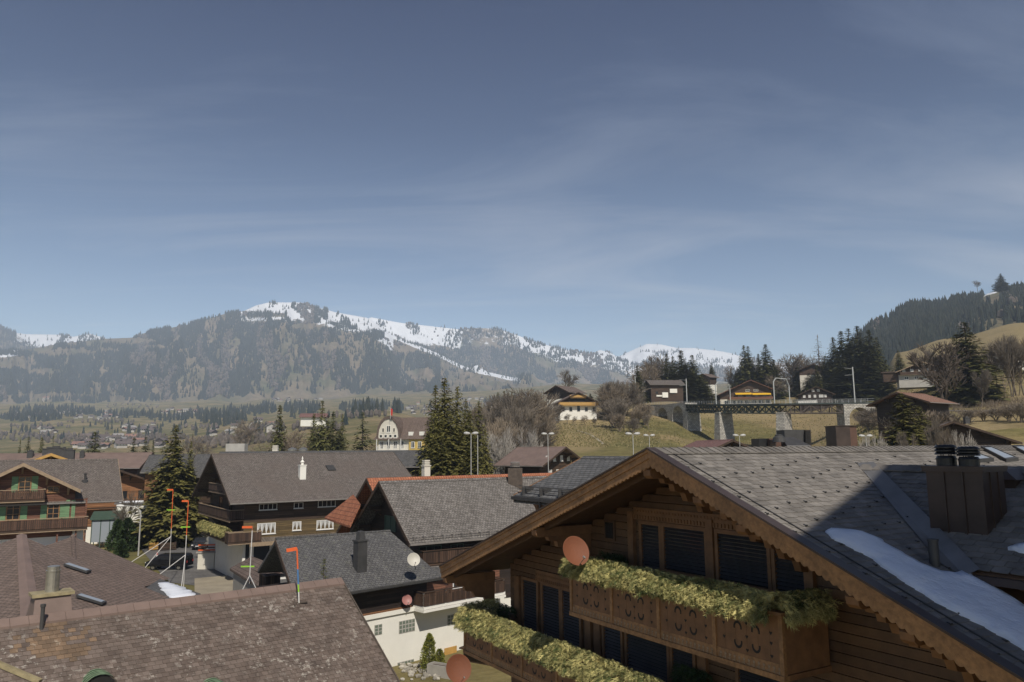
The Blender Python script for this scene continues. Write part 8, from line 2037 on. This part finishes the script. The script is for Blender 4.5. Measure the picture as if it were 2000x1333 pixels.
# stones and planting trough below the white wall, lower dish
rd = random.Random(8); t = thing('rockery', 'pale rockery stones along the foot of the white wall', 'rockery', tuple(atz(810, 1320, G0)))
def stone(p, s_, mt, par, name='stone'):
    bm = bmesh.new(); bmesh.ops.create_icosphere(bm, subdivisions=1, radius=1)
    for v in bm.verts: v.co = Vector((v.co.x * s_ * rd.uniform(.8, 1.2), v.co.y * s_ * rd.uniform(.7, 1.1), v.co.z * s_ * rd.uniform(.5, .8))) + p - origin(par)
    me = bpy.data.meshes.new(name); bm.to_mesh(me); bm.free(); at = me.attributes.new('tint', 'FLOAT', 'POINT'); at.data.foreach_set('value', [rd.random()] * len(me.vertices)); me.materials.append(M[mt]); o = bpy.data.objects.new(name, me); C.objects.link(o); o.parent = par
for k in range(90):
    p = atz(rd.uniform(785, 868), rd.uniform(1300, 1331), G0) + Vector((0, 0, .08)); stone(p, rd.uniform(.09, .26), 'stone', t)
p = atz(868, 1322, G0); t = thing('stone_trough', 'weathered grey stone trough beside the lower satellite dish', 'trough', tuple(p))
m_ = MB((p.x, p.y, 0, R(-30))); m_.box(-1.1, 1.1, -.35, -.27, G0, G0 + .7); m_.box(-1.1, 1.1, .27, .35, G0, G0 + .7); m_.box(-1.1, -1.02, -.27, .27, G0, G0 + .7); m_.box(1.02, 1.1, -.27, .27, G0, G0 + .7); m_.build('trough_wall', 'concrete', t); m_ = MB((p.x, p.y, 0, R(-30))); m_.box(-1.02, 1.02, -.27, .27, G0, G0 + .58); m_.build('soil', 'bark', t)
pd_ = atY(896, 1306, 39); dish('large terracotta satellite dish low down beside the white wall', tuple(pd_), 152, 20, 1.3, 'terracotta', (pd_.x, pd_.y + 0.5, G0))
p = atz(905, 1292, G0); m_ = MB((p.x, p.y, 0, R(-32))); m_.box(0, 5, 0, 0.12, G0, G0 + 0.9); m_.box(0, 5, -0.5, 0.5, G0 + 0.9, G0 + 1.0); tag(m_.build('low_wall', 'brownwood'), 'low dark timber ledge right of the yellow board', 'ledge')

# ------------------------------------------------------------------ unseen observer's building: roof slab shaped to throw the shadow on the slate
ho_ = thing('shadow_caster_building', 'tall timber building to the right of the viewpoint, outside the picture', 'building', (14, -12, G0))
def toward_sun(p, t_): return p + S * t_
s3 = rplane(1754, 916); s4 = rplane(2060, 918)
dd = (s3 - s1).normalized(); d2_ = (s4 - s3).normalized()
e1 = s1 - dd * 12; e4 = s3 + d2_ * 26
P4 = [toward_sun(q, 26.0) for q in (e1, s3, e4, e4 + (e1 - s3))]
m_ = MB(); m_.extr([tuple(q) for q in P4], (0, 0, 0.35)); m_.build('roof', 'browntile', ho_)  # slab is the shadow outline pushed toward the sun
cc_ = sum(P4, Vector()) / 4
m_ = MB(); m_.box(cc_.x + 1, cc_.x + 11, cc_.y - 9, cc_.y - 1, G0, cc_.z - 5); m_.build('wall', 'larch', ho_)  # wall added near the slab, out of view
ho_.location = (cc_.x, cc_.y, G0)
for c_ in ho_.children: c_.location = (14 - cc_.x, -12 - cc_.y, 0)
print('CASTER', [tuple(round(v) for v in q) for q in P4])
# ------------------------------------------------------------------ haze
hz = MB(); hz.box(-11500, 11500, -400, 13500, -420, 1100)
ho = hz.build('haze', 'dark', None, 'stuff'); tag(ho, 'thin blue mountain haze filling the valley')
hm = bpy.data.materials.new('haze_air'); hm.use_nodes = True; n_ = hm.node_tree; n_.nodes.clear()
pv = N(n_, 'ShaderNodeVolumePrincipled'); pv.inputs['Density'].default_value = 1.2e-4; pv.inputs['Color'].default_value = (0.66, 0.79, 0.99, 1); pv.inputs['Anisotropy'].default_value = -0.2
mo = N(n_, 'ShaderNodeOutputMaterial'); n_.links.new(pv.outputs[0], mo.inputs['Volume'])
ho.data.materials.clear(); ho.data.materials.append(hm)
